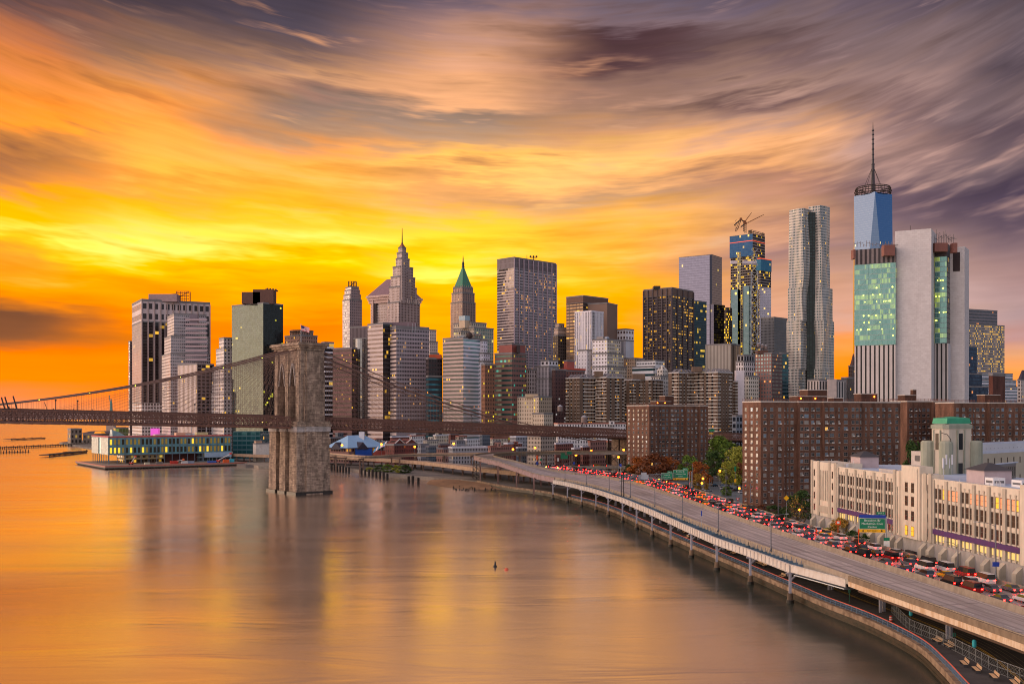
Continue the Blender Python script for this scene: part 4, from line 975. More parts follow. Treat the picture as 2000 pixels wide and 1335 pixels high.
# beige residential cluster with tanks behind the banded tower
bg = F('beige_res', (196, 172, 140), (100, 92, 90), .5, .55, lit=.1, litc=(255, 225, 120))
bl = F('beige_glass', (170, 155, 130), (120, 140, 130), .7, .7, lit=.12, litc=(255, 230, 120))
t = tower('apartment_tower', 'beige stepped apartment tower with a pale blue topped shaft behind the banded tower', 886, 926, 964, 640, 1000, 45, bg, sides=[bl, bl, bg, bg], bay=3, fh=3.4)
tower('', '', 886, 920, 950, 630, 1010, 45, bg, bay=3, fh=3.4, parent=t, part='upper_step'); tower('', '', 886, 900, 926, 647, 990, 45, bg, bay=3, fh=3.4, parent=t, part='lower_step')
m = MB(); fp = foot(897, 908, 917, 1006, 45); m.prism(fp, ZT(640, 1006), ZT(625, 1006)); m.build('shaft', plain('beige_plain', (190, 168, 142)), t)
m = MB(); m.prism(inset(fp, -.3), ZT(625, 1006), ZT(616, 1006)); m.build('shaft_cap', plain('pale_blue_cap', (150, 170, 178), .4), t)

# white and teal banded tower
bw = F('teal_band', (222, 216, 232), (46, 160, 165), .8, .5, lit=.03, litc=(255, 150, 70), gmetal=.5, lits=1, blind=.1, wall2=(222, 214, 232))
bw2 = F('pink_band', (196, 160, 148), (70, 80, 84), 1, .5, lit=.02, gmetal=.4, blind=.1)
t = tower('office_tower', 'banded tower with a bright white and teal right face and a pinkish left face', 865, 905, 941, 660, 808, 38, bw2, sides=[bw, bw, bw2, bw2], bay=1.3, fh=3.1)
m = MB(); q = XY(917, 822); m.sphere((*q, ZT(655, 822)), 3.4); m.build('dark_dome', plain('dome_dark', (60, 45, 42)), t)
for px, y in ((903, 655), (897, 657)):
    m = MB(); q = XY(px, 818); m.box(q.x-2, q.x+2, q.y, q.y+3, ZT(662, 818), ZT(y, 818)); m.build('rooftop_unit', STEEL, t)
for k, px in enumerate((926, 932, 938)): water_tank('grey water tank on the white stepped block, ' + ('left', 'middle', 'right')[k] + ' of three', px, 650, 840, group='water tanks on the white stepped block', h=5)
pw = F('white_punch', (214, 208, 224), (70, 66, 80), .4, .35, lit=.03)
t = tower('apartment_block', 'white stepped block with small punched windows right of the banded tower', 930, 944, 952, 665, 845, 40, pw, bay=2.6, fh=3.2)
tower('', '', 930, 944, 957, 690, 842, 40, pw, bay=2.6, fh=3.2, parent=t, part='setback'); tower('', '', 930, 944, 962, 706, 839, 40, pw, bay=2.6, fh=3.2, parent=t, part='setback')
orb = F('orange_brick_lit', (150, 84, 50), (60, 40, 36), .4, .5, lit=.3, litc=(255, 225, 30), lits=2.2, rowlit=.2)
tower('apartment_block', 'narrow rusty brick block with yellow lit windows behind the bridge cables', 940, 947, 966, 712, 782, 55, orb, bay=2.4, fh=3.2)
rg = F('red_teal_left', (128, 78, 66), (50, 96, 92), 1, .42, lit=.2, litc=(255, 225, 40), lit2=(70, 220, 190), lits=.8, rowlit=.5)
rg2 = F('red_teal_right', (150, 86, 72), (46, 88, 86), .7, .42, lit=.3, litc=(255, 220, 50), lit2=(60, 215, 190), lits=.9, rowlit=.4)
t = tower('office_tower', 'red brown office tower with teal and yellow lit bands below the gridded tower', 966, 1000, 1028, 690, 792, 40, rg, sides=[rg2, rg2, rg, rg], bay=2, fh=3.7)
tower('', '', 974, 1000, 1026, 672, 795, 40, plain('red_cap', (140, 80, 72)), parent=t, part='cap', z0=ZT(691, 795))
m = MB(); fp = foot(1009, None, 1016, 790, 8); m.prism(fp, ZT(688, 790), ZT(674, 790)); m.build('dark_panel', plain('slot_dark', (50, 38, 40)), t)

# tall gridded tower
gr = F('grid_right', (176, 158, 164), (88, 72, 82), .74, .6, lit=.2, rowlit=.6, litc=(255, 170, 70), lits=1.1)
gl_ = F('grid_left', (190, 166, 160), (120, 104, 110), 1, .55, lit=.04, rowlit=.4, gmetal=.5)
gt = F('grid_top', (124, 106, 112), (108, 92, 100), .5, .8, lit=0, gr=.5)
glit = F('grid_left_lit', (200, 175, 165), (150, 140, 140), 1, .7, lit=.04, gmetal=.85, gr=.1)
t = tower('skyscraper', 'tall gridded mauve slab tower with antennas, centre of the skyline', 971, 1004, 1086, 562, 1349, 45, gl_, sides=[gr, gr, gl_, gl_], bay=[2.2, 3, 2.6, 3], fh=3.7, para=.2)
tower('', '', 971, 1004, 1086, 522, 1349, 45, gr, sides=[gr, gr, glit, glit], bay=[2.2, 3, 2.6, 3], fh=3.7, z0=ZT(561.5, 1349), parent=t, part='upper_floors', para=.2)
tower('', '', 971, 1004, 1086, 503, 1349, 45, gt, bay=2.4, fh=8, z0=ZT(521.5, 1349), parent=t, part='plant_floors')
fp = foot(971, 1004, 1086, 1349, 45); m = MB(); dv = fp[1]-fp[0]; LL = dv.length; dv.normalize(); nv = Vector((dv.y, -dv.x))
for k in range(10): m.obox(fp[0] + dv*(LL*k/9-.5) + nv*.02, dv, 1.0, nv, 1.2, GZ, ZT(504, 1349))
m.build('columns', plain('column_mauve', (168, 150, 160)), t)['label'] = 'pale structural columns'
q = XY(1042, 1380); m = MB(); m.tube([(*q, ZT(512, 1380)), (*q, ZT(500, 1380))], .5, 5); m.bar((q.x-4, q.y, ZT(503, 1380)), (q.x+4, q.y, ZT(503, 1380)), .6)
for dx_ in (-4, 0, 4): m.sphere((q.x+dx_, q.y, ZT(501, 1380)), 1.5, 6, 4)
m.build('antenna', DARKSTEEL, t)
m = MB(); q = XY(1029, 1380); m.tube([(*q, ZT(512, 1380)), (*q, ZT(498, 1380))], .3, 5); m.build('antenna', DARKSTEEL, t)

# brown twin tower and white finned block
bb = F('brown_band', (110, 82, 66), (160, 128, 96), .85, .45, lit=.06, gmetal=.7, rowlit=.5)
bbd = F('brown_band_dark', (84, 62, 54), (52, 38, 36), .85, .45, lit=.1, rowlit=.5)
bpl = plain('brown_plain', (122, 98, 86), .7, var=.06, scale=.05)
t = tower('office_tower', 'brown tower in two slabs under a plain dark top, right of the gridded tower', 1106, 1139, 1186, 590, 1230, 45, bb, sides=[bbd, bbd, bb, bb], bay=5, fh=4, para=.2)
tower('', '', 1106, 1139, 1188, 578, 1230, 45, plain('brown_top', (104, 76, 64)), z0=ZT(592.5, 1230), parent=t, part='plain_top')
tower('', '', 1148, 1186, 1206, 592, 1215, 30, bpl, parent=t, part='plain_slab')
wf = F('white_fins', (220, 216, 220), (44, 38, 44), .56, .94, lit=.12, litc=(255, 200, 60), rowlit=.5)
t = tower('office_tower', 'white finned office block with dark vertical slots in front of the brown tower', 1123, 1155, 1179, 608, 1120, 42, wf, bay=2.5, fh=3.6, roof=plain('white_cap', (214, 208, 216)))
fp = foot(1123, 1155, 1179, 1120, 42); m = MB()
for (a, c_, n_) in ((fp[3], fp[0], 15), (fp[0], fp[1], 10)):
    dv = c_-a; LL = dv.length; dv.normalize(); nv = Vector((dv.y, -dv.x))
    for k in range(n_): m.obox(a + dv*(LL*(k+.0)/n_-.3) + nv*.02, dv, .8, nv, .2, GZ, ZT(609, 1120))
m.build('fins', plain('white_cap', (214, 208, 216)), t)
tan = F('tan_old', (196, 160, 140), (96, 74, 72), .5, .55, lit=.1, litc=(255, 190, 50))
tan2 = F('tan_dark', (90, 72, 66), (48, 40, 42), .5, .55, lit=.25, litc=(255, 190, 40))
t = tower('stone_tower', 'old tan tower with a dark lit lower part squeezed right of the gridded tower', 1080, 1090, 1110, 655, 1260, 55, tan2, bay=3, fh=3.8)
tower('', '', 1082, 1090, 1109, 640, 1262, 55, tan, bay=3, fh=5, z0=ZT(656, 1262), parent=t, part='upper_floors'); tower('', '', 1084, 1092, 1102, 633, 1266, 55, tan, bay=3, fh=5, z0=ZT(656, 1266), parent=t, part='lantern')
wh = F('white_res', (222, 214, 216), (120, 100, 90), .42, .4, lit=.3, litc=(255, 215, 120), lits=1.0, rowlit=.1)
wh2 = F('white_res_side', (190, 176, 158), (120, 100, 84), .5, .45, lit=.35, litc=(255, 215, 120), lits=1.0, rowlit=.1)
t = tower('apartment_tower', 'white apartment tower with warm lit windows and stepped right side', 1157, 1186, 1212, 663, 960, 40, wh, sides=[wh2, wh2, wh, wh], bay=3.2, fh=3.3)
tower('', '', 1157, 1186, 1218, 690, 957, 40, wh, sides=[wh2, wh2, wh, wh], bay=3.2, fh=3.3, parent=t, part='setback'); tower('', '', 1157, 1186, 1224, 716, 954, 40, wh, sides=[wh2, wh2, wh, wh], bay=3.2, fh=3.3, parent=t, part='setback')
m = MB(); q = XY(1185, 975); m.sphere((*q, ZT(661, 975)), 3.2, sz=.8); m.build('dish_dome', STEEL, t)
m = MB(); fp = foot(1165, 1178, 1186, 970, 40); m.prism(fp, ZT(663, 970), ZT(657, 970)); m.build('penthouse', plain('pent_grey', (140, 132, 130)), t)
tower('apartment_block', 'plain white blank sided block left of the white apartment tower', 1129, 1146, 1158, 684, 985, 42, F('blank_white', (206, 200, 206), (130, 124, 130), .2, .3, lit=.02), bay=4, fh=3.6)
wb = F('white_blue', (214, 210, 222), (150, 160, 190), .55, .97, lit=.0, gmetal=.5)
t = tower('office_tower', 'white tower with blue striped faces and square attic windows', 1205, 1222, 1238, 665, 1250, 42, wb, bay=2, fh=60, z0=ZT(735, 1250))
tower('', '', 1205, 1222, 1238, 643, 1250, 42, F('white_attic', (216, 210, 216), (120, 88, 90), .6, .45, lit=.1), bay=5, fh=8, z0=ZT(664.5, 1250), parent=t, part='attic')
tower('', '', 1205, 1222, 1240, 700, 1246, 42, plain('tan_base', (176, 146, 124)), parent=t, part='base')
tower('stone_block', 'tan old block under the white attic tower beside the dark steel tower', 1222, 1240, 1259, 700, 1200, 45, F('tan_block', (176, 140, 108), (100, 78, 66), .45, .5, lit=.12), bay=3, fh=3.8)

# dark steel tower
ds = F('dark_steel_left', (92, 76, 74), (56, 46, 52), .86, .5, lit=.28, rowlit=.75, litc=(255, 180, 45), lits=1.5, rowmul=1)
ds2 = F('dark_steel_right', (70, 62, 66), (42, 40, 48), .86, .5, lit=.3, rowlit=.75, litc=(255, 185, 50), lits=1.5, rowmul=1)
t = tower('skyscraper', 'dark brown steel tower with scattered yellow lit floors, right of the orange gap', 1257, 1312, 1354, 576, 1420, 40, ds, sides=[ds2, ds2, ds, ds], bay=2.4, fh=3.9, para=.2)
tower('', '', 1257, 1312, 1354, 562, 1420, 40, plain('dark_brown_top', (104, 84, 74)), z0=ZT(575.5, 1420), parent=t, part='plain_top', pent=[(1277, 1290, 558, DARKSTEEL)])
fp = foot(1257, 1312, 1354, 1420, 40); m = MB()
for (a, c_, n_) in ((fp[3], fp[0], 6), (fp[0], fp[1], 4)):
    dv = c_-a; LL = dv.length; dv.normalize(); nv = Vector((dv.y, -dv.x))
    for k in range(n_+1): m.obox(a + dv*(LL*k/n_-.7) + nv*.02, dv, 1.4, nv, 1.3, GZ, ZT(563, 1420))
m.build('columns', plain('dark_column', (80, 70, 74)), t)
bgd = F('blue_dark_glass', (40, 58, 66), (38, 66, 80), .92, .8, lit=.16, rowlit=.7, litc=(255, 205, 60), gmetal=.7, rowmul=1)
tower('office_tower', 'slim dark blue glass slab at the right edge of the dark steel tower', 1330, 1352, 1380, 587, 1500, 48, bgd, bay=2.4, fh=3.9)
lg = F('lavender_glass', (96, 96, 116), (128, 130, 160), .97, .9, lit=.012, litc=(255, 215, 90), gmetal=.92, gr=.06, tilt=.012, blind=.05)
lg2 = F('lavender_glass_side', (70, 72, 96), (80, 86, 120), .97, .9, lit=.01, litc=(255, 215, 90), gmetal=.9, gr=.06, tilt=.012, blind=.05)
t = tower('skyscraper', 'tall sleek lavender mirror glass tower behind the dark steel tower', 1326, 1390, 1410, 497, 1637, 34, lg, sides=[lg2, lg2, lg, lg], bay=2.5, fh=4, para=.4)
tower('', '', 1388, 1394, 1416, 594, 1625, 50, lg2, bay=2.5, fh=4, parent=t, part='lower_wing', para=.4)
m = MB(); fp = foot(1326, 1390, 1410, 1637, 34); m.obox(fp[0] + Vector((-3.2, -.4)), (1, 0), 3.6, (0, 1), 1, GZ, ZT(497.5, 1637)); m.build('edge_notch', plain('navy_glass', (30, 36, 66), .15), t)

# tower under construction with cranes
uc = F('frame_floors', (140, 124, 116), (24, 20, 24), .9, .62, lit=.3, litc=(255, 200, 40), lits=2.2, rowlit=.1, gr=.8, gmetal=0, gspec=.2, blind=0)
nb_ = F('blue_netting', (44, 96, 156), (56, 120, 186), .9, .8, lit=.09, litc=(255, 200, 50), lits=3, gr=.8, gmetal=0, gspec=.2, rowlit=.1)
nb3 = F('azure_netting', (40, 116, 170), (56, 150, 200), .9, .8, lit=.1, litc=(255, 200, 50), lits=3, gr=.8, gmetal=0, gspec=.2, rowlit=.1)
pgl = F('pale_new_glass', (130, 165, 175), (140, 178, 186), .95, .9, lit=.06, litc=(255, 205, 60), lits=2.5, gmetal=.7, gr=.1, tilt=.02, rowlit=0)
wgl = F('white_new_glass', (170, 165, 190), (150, 155, 185), .8, .6, lit=.14, litc=(255, 205, 70), lits=2.2, gmetal=.6, rowlit=0)
t = tower('unfinished_tower', 'skyscraper under construction wrapped in blue netting with bare lit floors', 1427, 1470, 1494, 500, 1600, 42, uc, bay=3, fh=4.2, para=0)
tower('', '', 1425, 1470, 1494, 456, 1598, 42, nb_, sides=[uc, uc, nb_, nb_], bay=3, fh=4.2, z0=ZT(499, 1598), parent=t, part='netting', para=.2)
tower('', '', 1478, 1486, 1506, 528, 1592, 48, uc, bay=3, fh=4.2, parent=t, part='side_floors', para=0)
tower('', '', 1477, 1486, 1507, 505, 1591, 48, nb3, bay=3, fh=4.2, z0=ZT(527.5, 1591), parent=t, part='side_netting', para=.2)
for (l, r_, a, b_, nm) in ((1428, 1446, 565, 700, 'glass_panel'), (1452, 1466, 558, 700, 'glass_panel'), (1441, 1447, 492, 565, 'hoist_tower')):
    m = MB(); m.prism(foot(l, None, r_, 1578, 6), GZ, ZT(a, 1578), bay=2.6, fh=4.2); m.build(nm, pgl if nm == 'glass_panel' else F('hoist', (180, 165, 120), (120, 100, 70), .6, .6, lit=.4, litc=(255, 205, 50), lits=2), t)
m = MB(); m.prism(foot(1484, None, 1506, 1577, 6), GZ, ZT(562, 1577), bay=3, fh=4.2); m.build('glass_panel', wgl, t)
m = MB(); 
for l, r_ in ((1427, 1440), (1450, 1478)): m.prism(foot(l, None, r_, 1582, 2), ZT(515, 1582), ZT(509, 1582))
m.build('white_hoarding', plain('hoarding', (206, 196, 204)), t)
m = MB(); yy = 1572
for k in range(14):
    z = ZT(700, yy) + k*12; a, c_ = XY(1467, yy), XY(1480, yy); m.bar((*a, z), (*c_, z + 12), .8); m.bar((*c_, z), (*a, z + 12), .8); m.bar((*a, z), (*c_, z), .8)
for px in (1467, 1480): m.bar((*XY(px, yy), GZ), (*XY(px, yy), ZT(530, yy)), 1.2)
m.build('hoist_mast', STEEL, t)
m = MB()
fpc = foot(1462, 1468, 1493, 1606, 42)
for a, c_ in zip(fpc, fpc[1:] + fpc[:1]):
    for k in range(7): q = a.lerp(c_, k/6); m.bar((*q, ZT(456, 1606)), (*q, ZT(449, 1606)), .5)
    for y in (449, 452): m.bar((*a, ZT(y, 1606)), (*c_, ZT(y, 1606)), .5)
m.build('roof_railing', DARKSTEEL, t)
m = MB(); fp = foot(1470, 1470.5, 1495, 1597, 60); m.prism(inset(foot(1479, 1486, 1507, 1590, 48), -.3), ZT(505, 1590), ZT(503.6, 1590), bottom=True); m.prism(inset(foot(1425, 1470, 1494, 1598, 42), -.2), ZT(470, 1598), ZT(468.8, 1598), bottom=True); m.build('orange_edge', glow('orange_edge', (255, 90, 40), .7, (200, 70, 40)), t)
tower('unfinished_tower', 'lower bare concrete frame full of lights left of the blue netted tower', 1414, 1420, 1430, 600, 1560, 50, F('frame_low', (80, 62, 54), (28, 22, 24), .7, .6, lit=.5, litc=(255, 195, 40), lits=2.6, rowlit=0, gr=.8, gmetal=0, gspec=.2), bay=2.6, fh=4, para=0)
for (label, base, topp, jib, cj) in (('left luffing tower crane on the blue netted tower, jib raised steeply', (1437, 452), (1447, 428), (1441, 448), (1434, 440)),
                                     ('middle luffing tower crane on the blue netted tower, tall steep jib', (1453, 452), (1454, 433), (1468, 415), (1449, 430)),
                                     ('right luffing tower crane on the blue netted tower, long flat jib', (1456, 455), (1456, 436), (1492, 419), (1447, 443))):
    Yc = 1612; P3 = lambda p, d=0: (*XY(p[0], Yc + d), ZT(p[1], Yc))
    t = thing('tower_crane', label, 'crane', P3(base), group='cranes on the blue netted tower')
    m = MB(); 
    for sx in (-1.1, 1.1): m.bar((P3(base)[0]+sx, Yc, P3(base)[2]), (P3(topp)[0]+sx, Yc, P3(topp)[2]), .7)
    for k in range(5):
        z = P3(base)[2] + (P3(topp)[2]-P3(base)[2])*k/5; m.bar((P3(base)[0]-1.1, Yc, z), (P3(base)[0]+1.1, Yc, z+3), .5)
    m.build('mast', DARKSTEEL, t)
    m = MB(); 
    for o in (0, 1.6): 
        a, c_ = Vector(P3(topp)), Vector(P3(jib)); m.bar(a + Vector((0, 0, -o)), c_, .6)
    for k in range(1, 7):
        a, c_ = Vector(P3(topp)), Vector(P3(jib)); q = a.lerp(c_, k/7); m.bar(q, q + Vector((.3, 0, -1.6*(1-k/7))), .4)
    m.build('jib', plain('crane_rust', (130, 80, 50)), t)
    m = MB(); m.bar(P3(topp), P3(cj), 1.4, 1.8); m.build('counter_jib', DARKSTEEL, t)
    m = MB(); q = P3(topp); m.box(q[0]-1.8, q[0]+1.8, Yc-1.5, Yc+1.5, q[2]-1.5, q[2]+2); m.build('cab', plain('crane_rust', (130, 80, 50)), t)

# grey blocks around the feet
tg = F('tan_ribs', (176, 162, 146), (150, 136, 122), .5, .98, lit=0, gspec=.3, gmetal=0, gr=.7)
dg = F('dark_ribs', (70, 72, 78), (30, 32, 38), .7, .97, lit=.03, litc=(255, 150, 50))
tower('windowless_block', 'windowless tan ribbed box with a dark right side below the unfinished tower', 1378, 1428, 1446, 672, 1040, 35, tg, sides=[dg, dg, tg, tg], bay=[4, 4, 1.6, 1.6], fh=60)
gb = F('grey_blue', (92, 96, 106), (72, 78, 88), .6, .7, lit=.02, gmetal=.3)
t = tower('office_tower', 'plain grey blue block between the unfinished tower and the rippled steel tower', 1486, 1512, 1538, 620, 1320, 45, gb, sides=[gb, gb, F('teal_dark', (30, 60, 66), (20, 50, 58), .9, .8, lit=.02), gb], bay=2, fh=3.8)

# ------------------------------------------------------------------ rippled steel tower
def wavy_lobe(m, L, C, Rr, Y, th, z0, z1, seed, amp=2.3):
    fp = foot(L, C, Rr, Y, th); ctr = sum((p for p in fp), Vector((0, 0))) / 4
    pts = []; nrm = []
    for k in range(4):
        a, c_ = fp[k], fp[(k+1) % 4]; n = max(2, round((c_-a).length / 1.7)); d = (c_-a).normalized(); nn = Vector((d.y, -d.x))
        for j in range(n): pts.append(a.lerp(c_, j/n)); nrm.append(nn)
    nz = max(2, round((z1-z0)/3.2)); rings = []
    for j in range(nz+1):
        z = z0 + (z1-z0)*j/nz; r = []
        for k, (p, nn) in enumerate(zip(pts, nrm)):
            w_ = amp*(mnoise.noise(Vector((p.x*.085 + seed, p.y*.085, z*.016 + seed))) + .6*mnoise.noise(Vector((p.x*.2, p.y*.2 + seed, z*.03))))
            q = p + nn*w_; r.append((q.x, q.y, z))
        rings.append(r)
    n = len(pts); m.loft(rings, 0, True, True, (list(range(n+1)), list(range(nz+1))))
st_ = F('rippled_steel', (184, 172, 160), (44, 84, 92), .56, .6, lit=.025, litc=(255, 185, 50), lits=1.8, wallm=.2, wallr=.4, gmetal=.4, gr=.12, rowlit=.1, var=.1)
t = thing('apartment_tower', 'very tall rippled steel apartment tower with a dark vertical groove and setbacks', 'skyscraper', (*XY(1581, 1110), GZ))
Ys = 1094
lev = [((1541, 1569, 1586), (1579, 1604, 1621), 406, 562), ((1539, 1568, 1587), (1580, 1607, 1627), 560, 627), ((1536, 1564, 1587), (1580, 1608, 1629), 625, 722), ((1530, 1560, 1587), (1580, 1608, 1629), 720, 806)]
for k, (a, c_, tp, bt) in enumerate(lev):
    m = MB(); z0, z1 = (ZT(bt, Ys) if k < 3 else GZ), ZT(tp, Ys)
    wavy_lobe(m, *a, Ys - k*2, 46, z0, z1, 0.0); wavy_lobe(m, *c_, Ys - k*2 + 4, 44, z0, z1 + (4 if k == 0 else 0), 5.0)
    m.build('tower_stage', st_, t)
m = MB(); p0, p1 = XY(1576, Ys + 14), XY(1592, Ys + 14); m.obox(p0, (1, 0), (p1-p0).x, (0, 1), 12, GZ, ZT(412, Ys)); m.build('groove', F('groove', (44, 48, 50), (40, 62, 66), .8, .7, lit=.02, gmetal=.5), t)

# ------------------------------------------------------------------ tallest glass tower with spire
c = XY(1705, 1753); psi = R(13)
tw = F('blue_mirror', (120, 146, 182), (118, 150, 196), .985, .96, lit=.004, litc=(255, 220, 110), gmetal=.95, gr=.05, tilt=.012, blind=0, wallm=.8, wallr=.2)
t = thing('skyscraper', 'tallest tower, a tapering blue mirror glass prism with a needle spire', 'skyscraper', (c.x, c.y, GZ))
topv = [(c.x + 31*math.sin(-psi + k*math.pi/2), c.y - 31*math.cos(-psi + k*math.pi/2), 417) for k in range(4)]
botv = [(c.x + 43*math.sin(-psi + math.pi/4 + k*math.pi/2), c.y - 43*math.cos(-psi + math.pi/4 + k*math.pi/2), 57) for k in range(4)]
m = MB()
def tri(a, b_, c_, u): 
    i = len(m.v); m.v += [a, b_, c_]; m.f.append((i, i+1, i+2)); m.mi.append(0); m.uv += u
NF = 90; NB = 40
for k in range(4):
    k2 = (k+1) % 4
    # upright triangle below top edge k..k2 stands on bottom vertex k
    tri(botv[k], topv[k2], topv[k], [(NB/2, 0), (NB*.85, NF), (NB*.15, NF)])
    tri(botv[k], botv[k2], topv[k2], [(100, 0), (100+NB, 0), (100+NB/2, NF)])
m.poly(topv)
m.build('wall', [tw], t)
m = MB(); m.prism([(p[0], p[1]) for p in botv], GZ, 57, bay=3, fh=4); m.build('podium', tw, t)
m = MB()
for rr, z in ((29, 419), (30, 423), (29, 427), (27, 430)):
    ring = [(c.x + rr*math.cos(2*math.pi*k/32), c.y + rr*math.sin(2*math.pi*k/32), z) for k in range(33)]; m.tube(ring, .8, 5, cap=False)
for k in range(32): a = 2*math.pi*k/32; m.bar((c.x+28*math.cos(a), c.y+28*math.sin(a), 417), (c.x+28*math.cos(a), c.y+28*math.sin(a), 430), .6)
m.build('antenna_ring', DARKSTEEL, t)
m = MB(); m.tube([(c.x, c.y, 417), (c.x, c.y, 470), (c.x, c.y, 472), (c.x, c.y, 505), (c.x, c.y, 530), (c.x, c.y, 543)], [3.6, 2.6, 1.7, 1.4, .9, .2], 8)
for z in (470, 478, 487, 496, 505, 513, 521, 528): m.tube([(c.x, c.y, z-.9), (c.x, c.y, z+.9)], 3.0 if z == 470 else 2.2, 8)
m.build('spire', plain('spire_dark', (52, 46, 52), .5), t)
m = MB()
for k in range(6): a = math.pi*k/3; m.tube([(c.x+18*math.cos(a), c.y+18*math.sin(a), 424), (c.x, c.y, 468)], .35, 4)
m.build('guy_ropes', DARKSTEEL, t)

# ------------------------------------------------------------------ pale slab tower with green glass
lime = brick('lime_panels', (202, 197, 196), (192, 186, 185), (182, 176, 175), (2.6, 1.3), .8, .07)
lv2 = F('slot_stripes', (192, 178, 172), (26, 22, 26), .36, 1, lit=0, gspec=.3, gr=.5, gmetal=0)
gg = F('aqua_glass', (128, 176, 168), (104, 176, 174), .94, .84, lit=.8, litc=(196, 206, 50), lits=.7, gmetal=.45, gr=.12, tilt=.02, rowlit=.92, rowmul=1, blind=.15)
ggd = F('aqua_dark', (40, 70, 76), (22, 56, 66), .92, .86, lit=.01, gmetal=.6)
Yp = 667; TH = 29
t = thing('office_tower', 'huge pale stone slab tower with aqua glass bays full of yellow lights', 'skyscraper', (*XY(1780, 690), GZ))
def slab(L, C, Rr, tp, bt, Y, name, mat, sides=None, bay=3, fh=4, th=TH):
    m = MB(); m.prism(foot(L, C, Rr, Y, th), GZ if bt is None else ZT(bt, Y), ZT(tp, Y), mis=[0, 1, 2, 3] if sides else None, bay=bay, fh=fh)
    return m.build(name, sides or mat, t)
slab(1748, 1819, 1829, 446, None, Yp, 'stone_slab', lime)
slab(1669, 1749, 1760, 673, None, Yp + 7, 'slotted_base', lv2, [lime, lime, lv2, lv2], bay=[3, 3, 2.9, 2.9], fh=400)
bay_ = slab(1669, 1749, 1760, 512, 672.5, Yp + 7, 'glass_bay', gg, bay=[3, 3, 1.1, 1.1], fh=3.4)
bay_['label'] = 'left aqua glass bay'
slab(1669, 1749, 1760, 482, 511.5, Yp + 7, 'louvred_top', F('top_louvre', (128, 112, 112), (56, 48, 54), .5, 1, lit=0, gspec=.3, gr=.5, gmetal=0), bay=[3, 3, 3, 3], fh=100)
slab(1826, 1852, 1858, 670, None, Yp + 10, 'slotted_base', lv2, [lime, lime, lv2, lv2], bay=[3, 3, 3.1, 3.1], fh=400, th=32)
b2 = slab(1826, 1849, 1857, 500, 669.5, Yp + 10, 'glass_bay', gg, [ggd, ggd, gg, gg], bay=1.1, fh=3.4, th=32); b2['label'] = 'right aqua glass bay'
slab(1826, 1849, 1857, 474, 499.5, Yp + 10, 'louvred_top', plain('top_dark', (70, 60, 62)), th=32)
slab(1852, 1884, 1892.5, 481, None, Yp + 16, 'stone_slab', lime, th=33)
m = MB(); fpq = foot(1852, 1884, 1892.5, Yp + 16, 33); dl_ = (fpq[0]-fpq[3]); LLq = dl_.length; dl_.normalize(); nq = Vector((dl_.y, -dl_.x))
m.obox(fpq[3] + dl_*LLq*.3 + nq*.02, dl_, LLq*.42, nq, .25, ZT(522, Yp), ZT(484, Yp)); m.build('dark_recess', plain('slot_dark', (50, 38, 40)), t)
fq = foot(1669, 1749, 1760, Yp + 7, TH); d_ = (fq[0]-fq[3]); LLq = d_.length; d_.normalize(); nq = Vector((d_.y, -d_.x)); m = MB()
zA, zB = ZT(671, Yp+7), ZT(513, Yp+7); nrow = 6
for j in range(nrow):
    for k in range(3):
        a = fq[3] + d_*(LLq*k/3) + nq*.12; c_ = fq[3] + d_*(LLq*(k+1)/3) + nq*.12; z0, z1 = zA + (zB-zA)*j/nrow, zA + (zB-zA)*(j+1)/nrow
        if (k + j) % 3 == 1 or k == 1: m.bar((*a, z0), (*c_, z1), .16); m.bar((*c_, z0), (*a, z1), .16)
for k in range(4): q = fq[3] + d_*(LLq*k/3) + nq*.12; m.bar((*q, zA), (*q, zB), .22)
m.build('bracing', plain('pale_frame', (150, 190, 178), .5), bay_)
rl = random.Random(31); LMP = glow('ceiling_lamp', (250, 255, 90), 5.0)
for (bo, fa, fb, n_, y0, y1) in ((bay_, fq[3], fq[0], 26, 655, 560), (b2, foot(1826, 1849, 1857, Yp + 10, 32)[3], foot(1826, 1849, 1857, Yp + 10, 32)[0], 12, 640, 530)):
    dd = (fb-fa).normalized(); n2 = Vector((dd.y, -dd.x))
    for k in range(n_):
        q = fa.lerp(fb, rl.uniform(.05, .95)) + n2*.02; z = ZT(y0 + (y1-y0)*round(rl.random()*7)/7, Yp + 8); m = MB(); m.sphere((*q, z), rl.uniform(.28, .5), 7, 5); m.build('ceiling_lamp', LMP, bo)
rustb = plain('rust_box', (128, 84, 74), .8)
for (l, r_, a, b_, yy) in ((1667, 1671, 487, 505, Yp+4), (1727, 1748, 478, 499, Yp+3), (1826, 1851, 474, 491, Yp+6), (1862, 1870, 474, 493, Yp+4)):
    m = MB(); m.prism(foot(l, None, r_, yy, 5), ZT(b_, yy), ZT(a, yy), bottom=True); m.build('hoist_box', rustb, t)
m = MB(); rnd = random.Random(5)
for (l, r_, yb, n, yy) in ((1668, 1748, 482, 14, Yp+10), (1826, 1862, 474, 12, Yp+14)):
    for k in range(n):
        px = l + (r_-l)*k/(n-1); q = XY(px, yy); h = rnd.uniform(3, 7) * (1.3 if l > 1800 else .6); m.bar((*q, ZT(yb, yy)), (*q, ZT(yb, yy)+h), .25); q2 = XY(px + 6, yy)
        m.bar((*q, ZT(yb, yy)+h*.6), (*q2, ZT(yb, yy)+h*rnd.uniform(.3, .8)), .25)
m.build('scaffold', plain('scaffold_grey', (120, 110, 108), .6), t)
m = MB(); m.prism(foot(1800, None, 1817, Yp+8, 8), ZT(446, Yp), ZT(443, Yp)); m.build('penthouse', plain('teal_pent', (120, 150, 152)), t)
m = MB(); q = XY(1778, Yp+8); m.tube([(*q, ZT(447, Yp)), (*q, ZT(436, Yp))], .15, 4); m.build('antenna', DARKSTEEL, t)

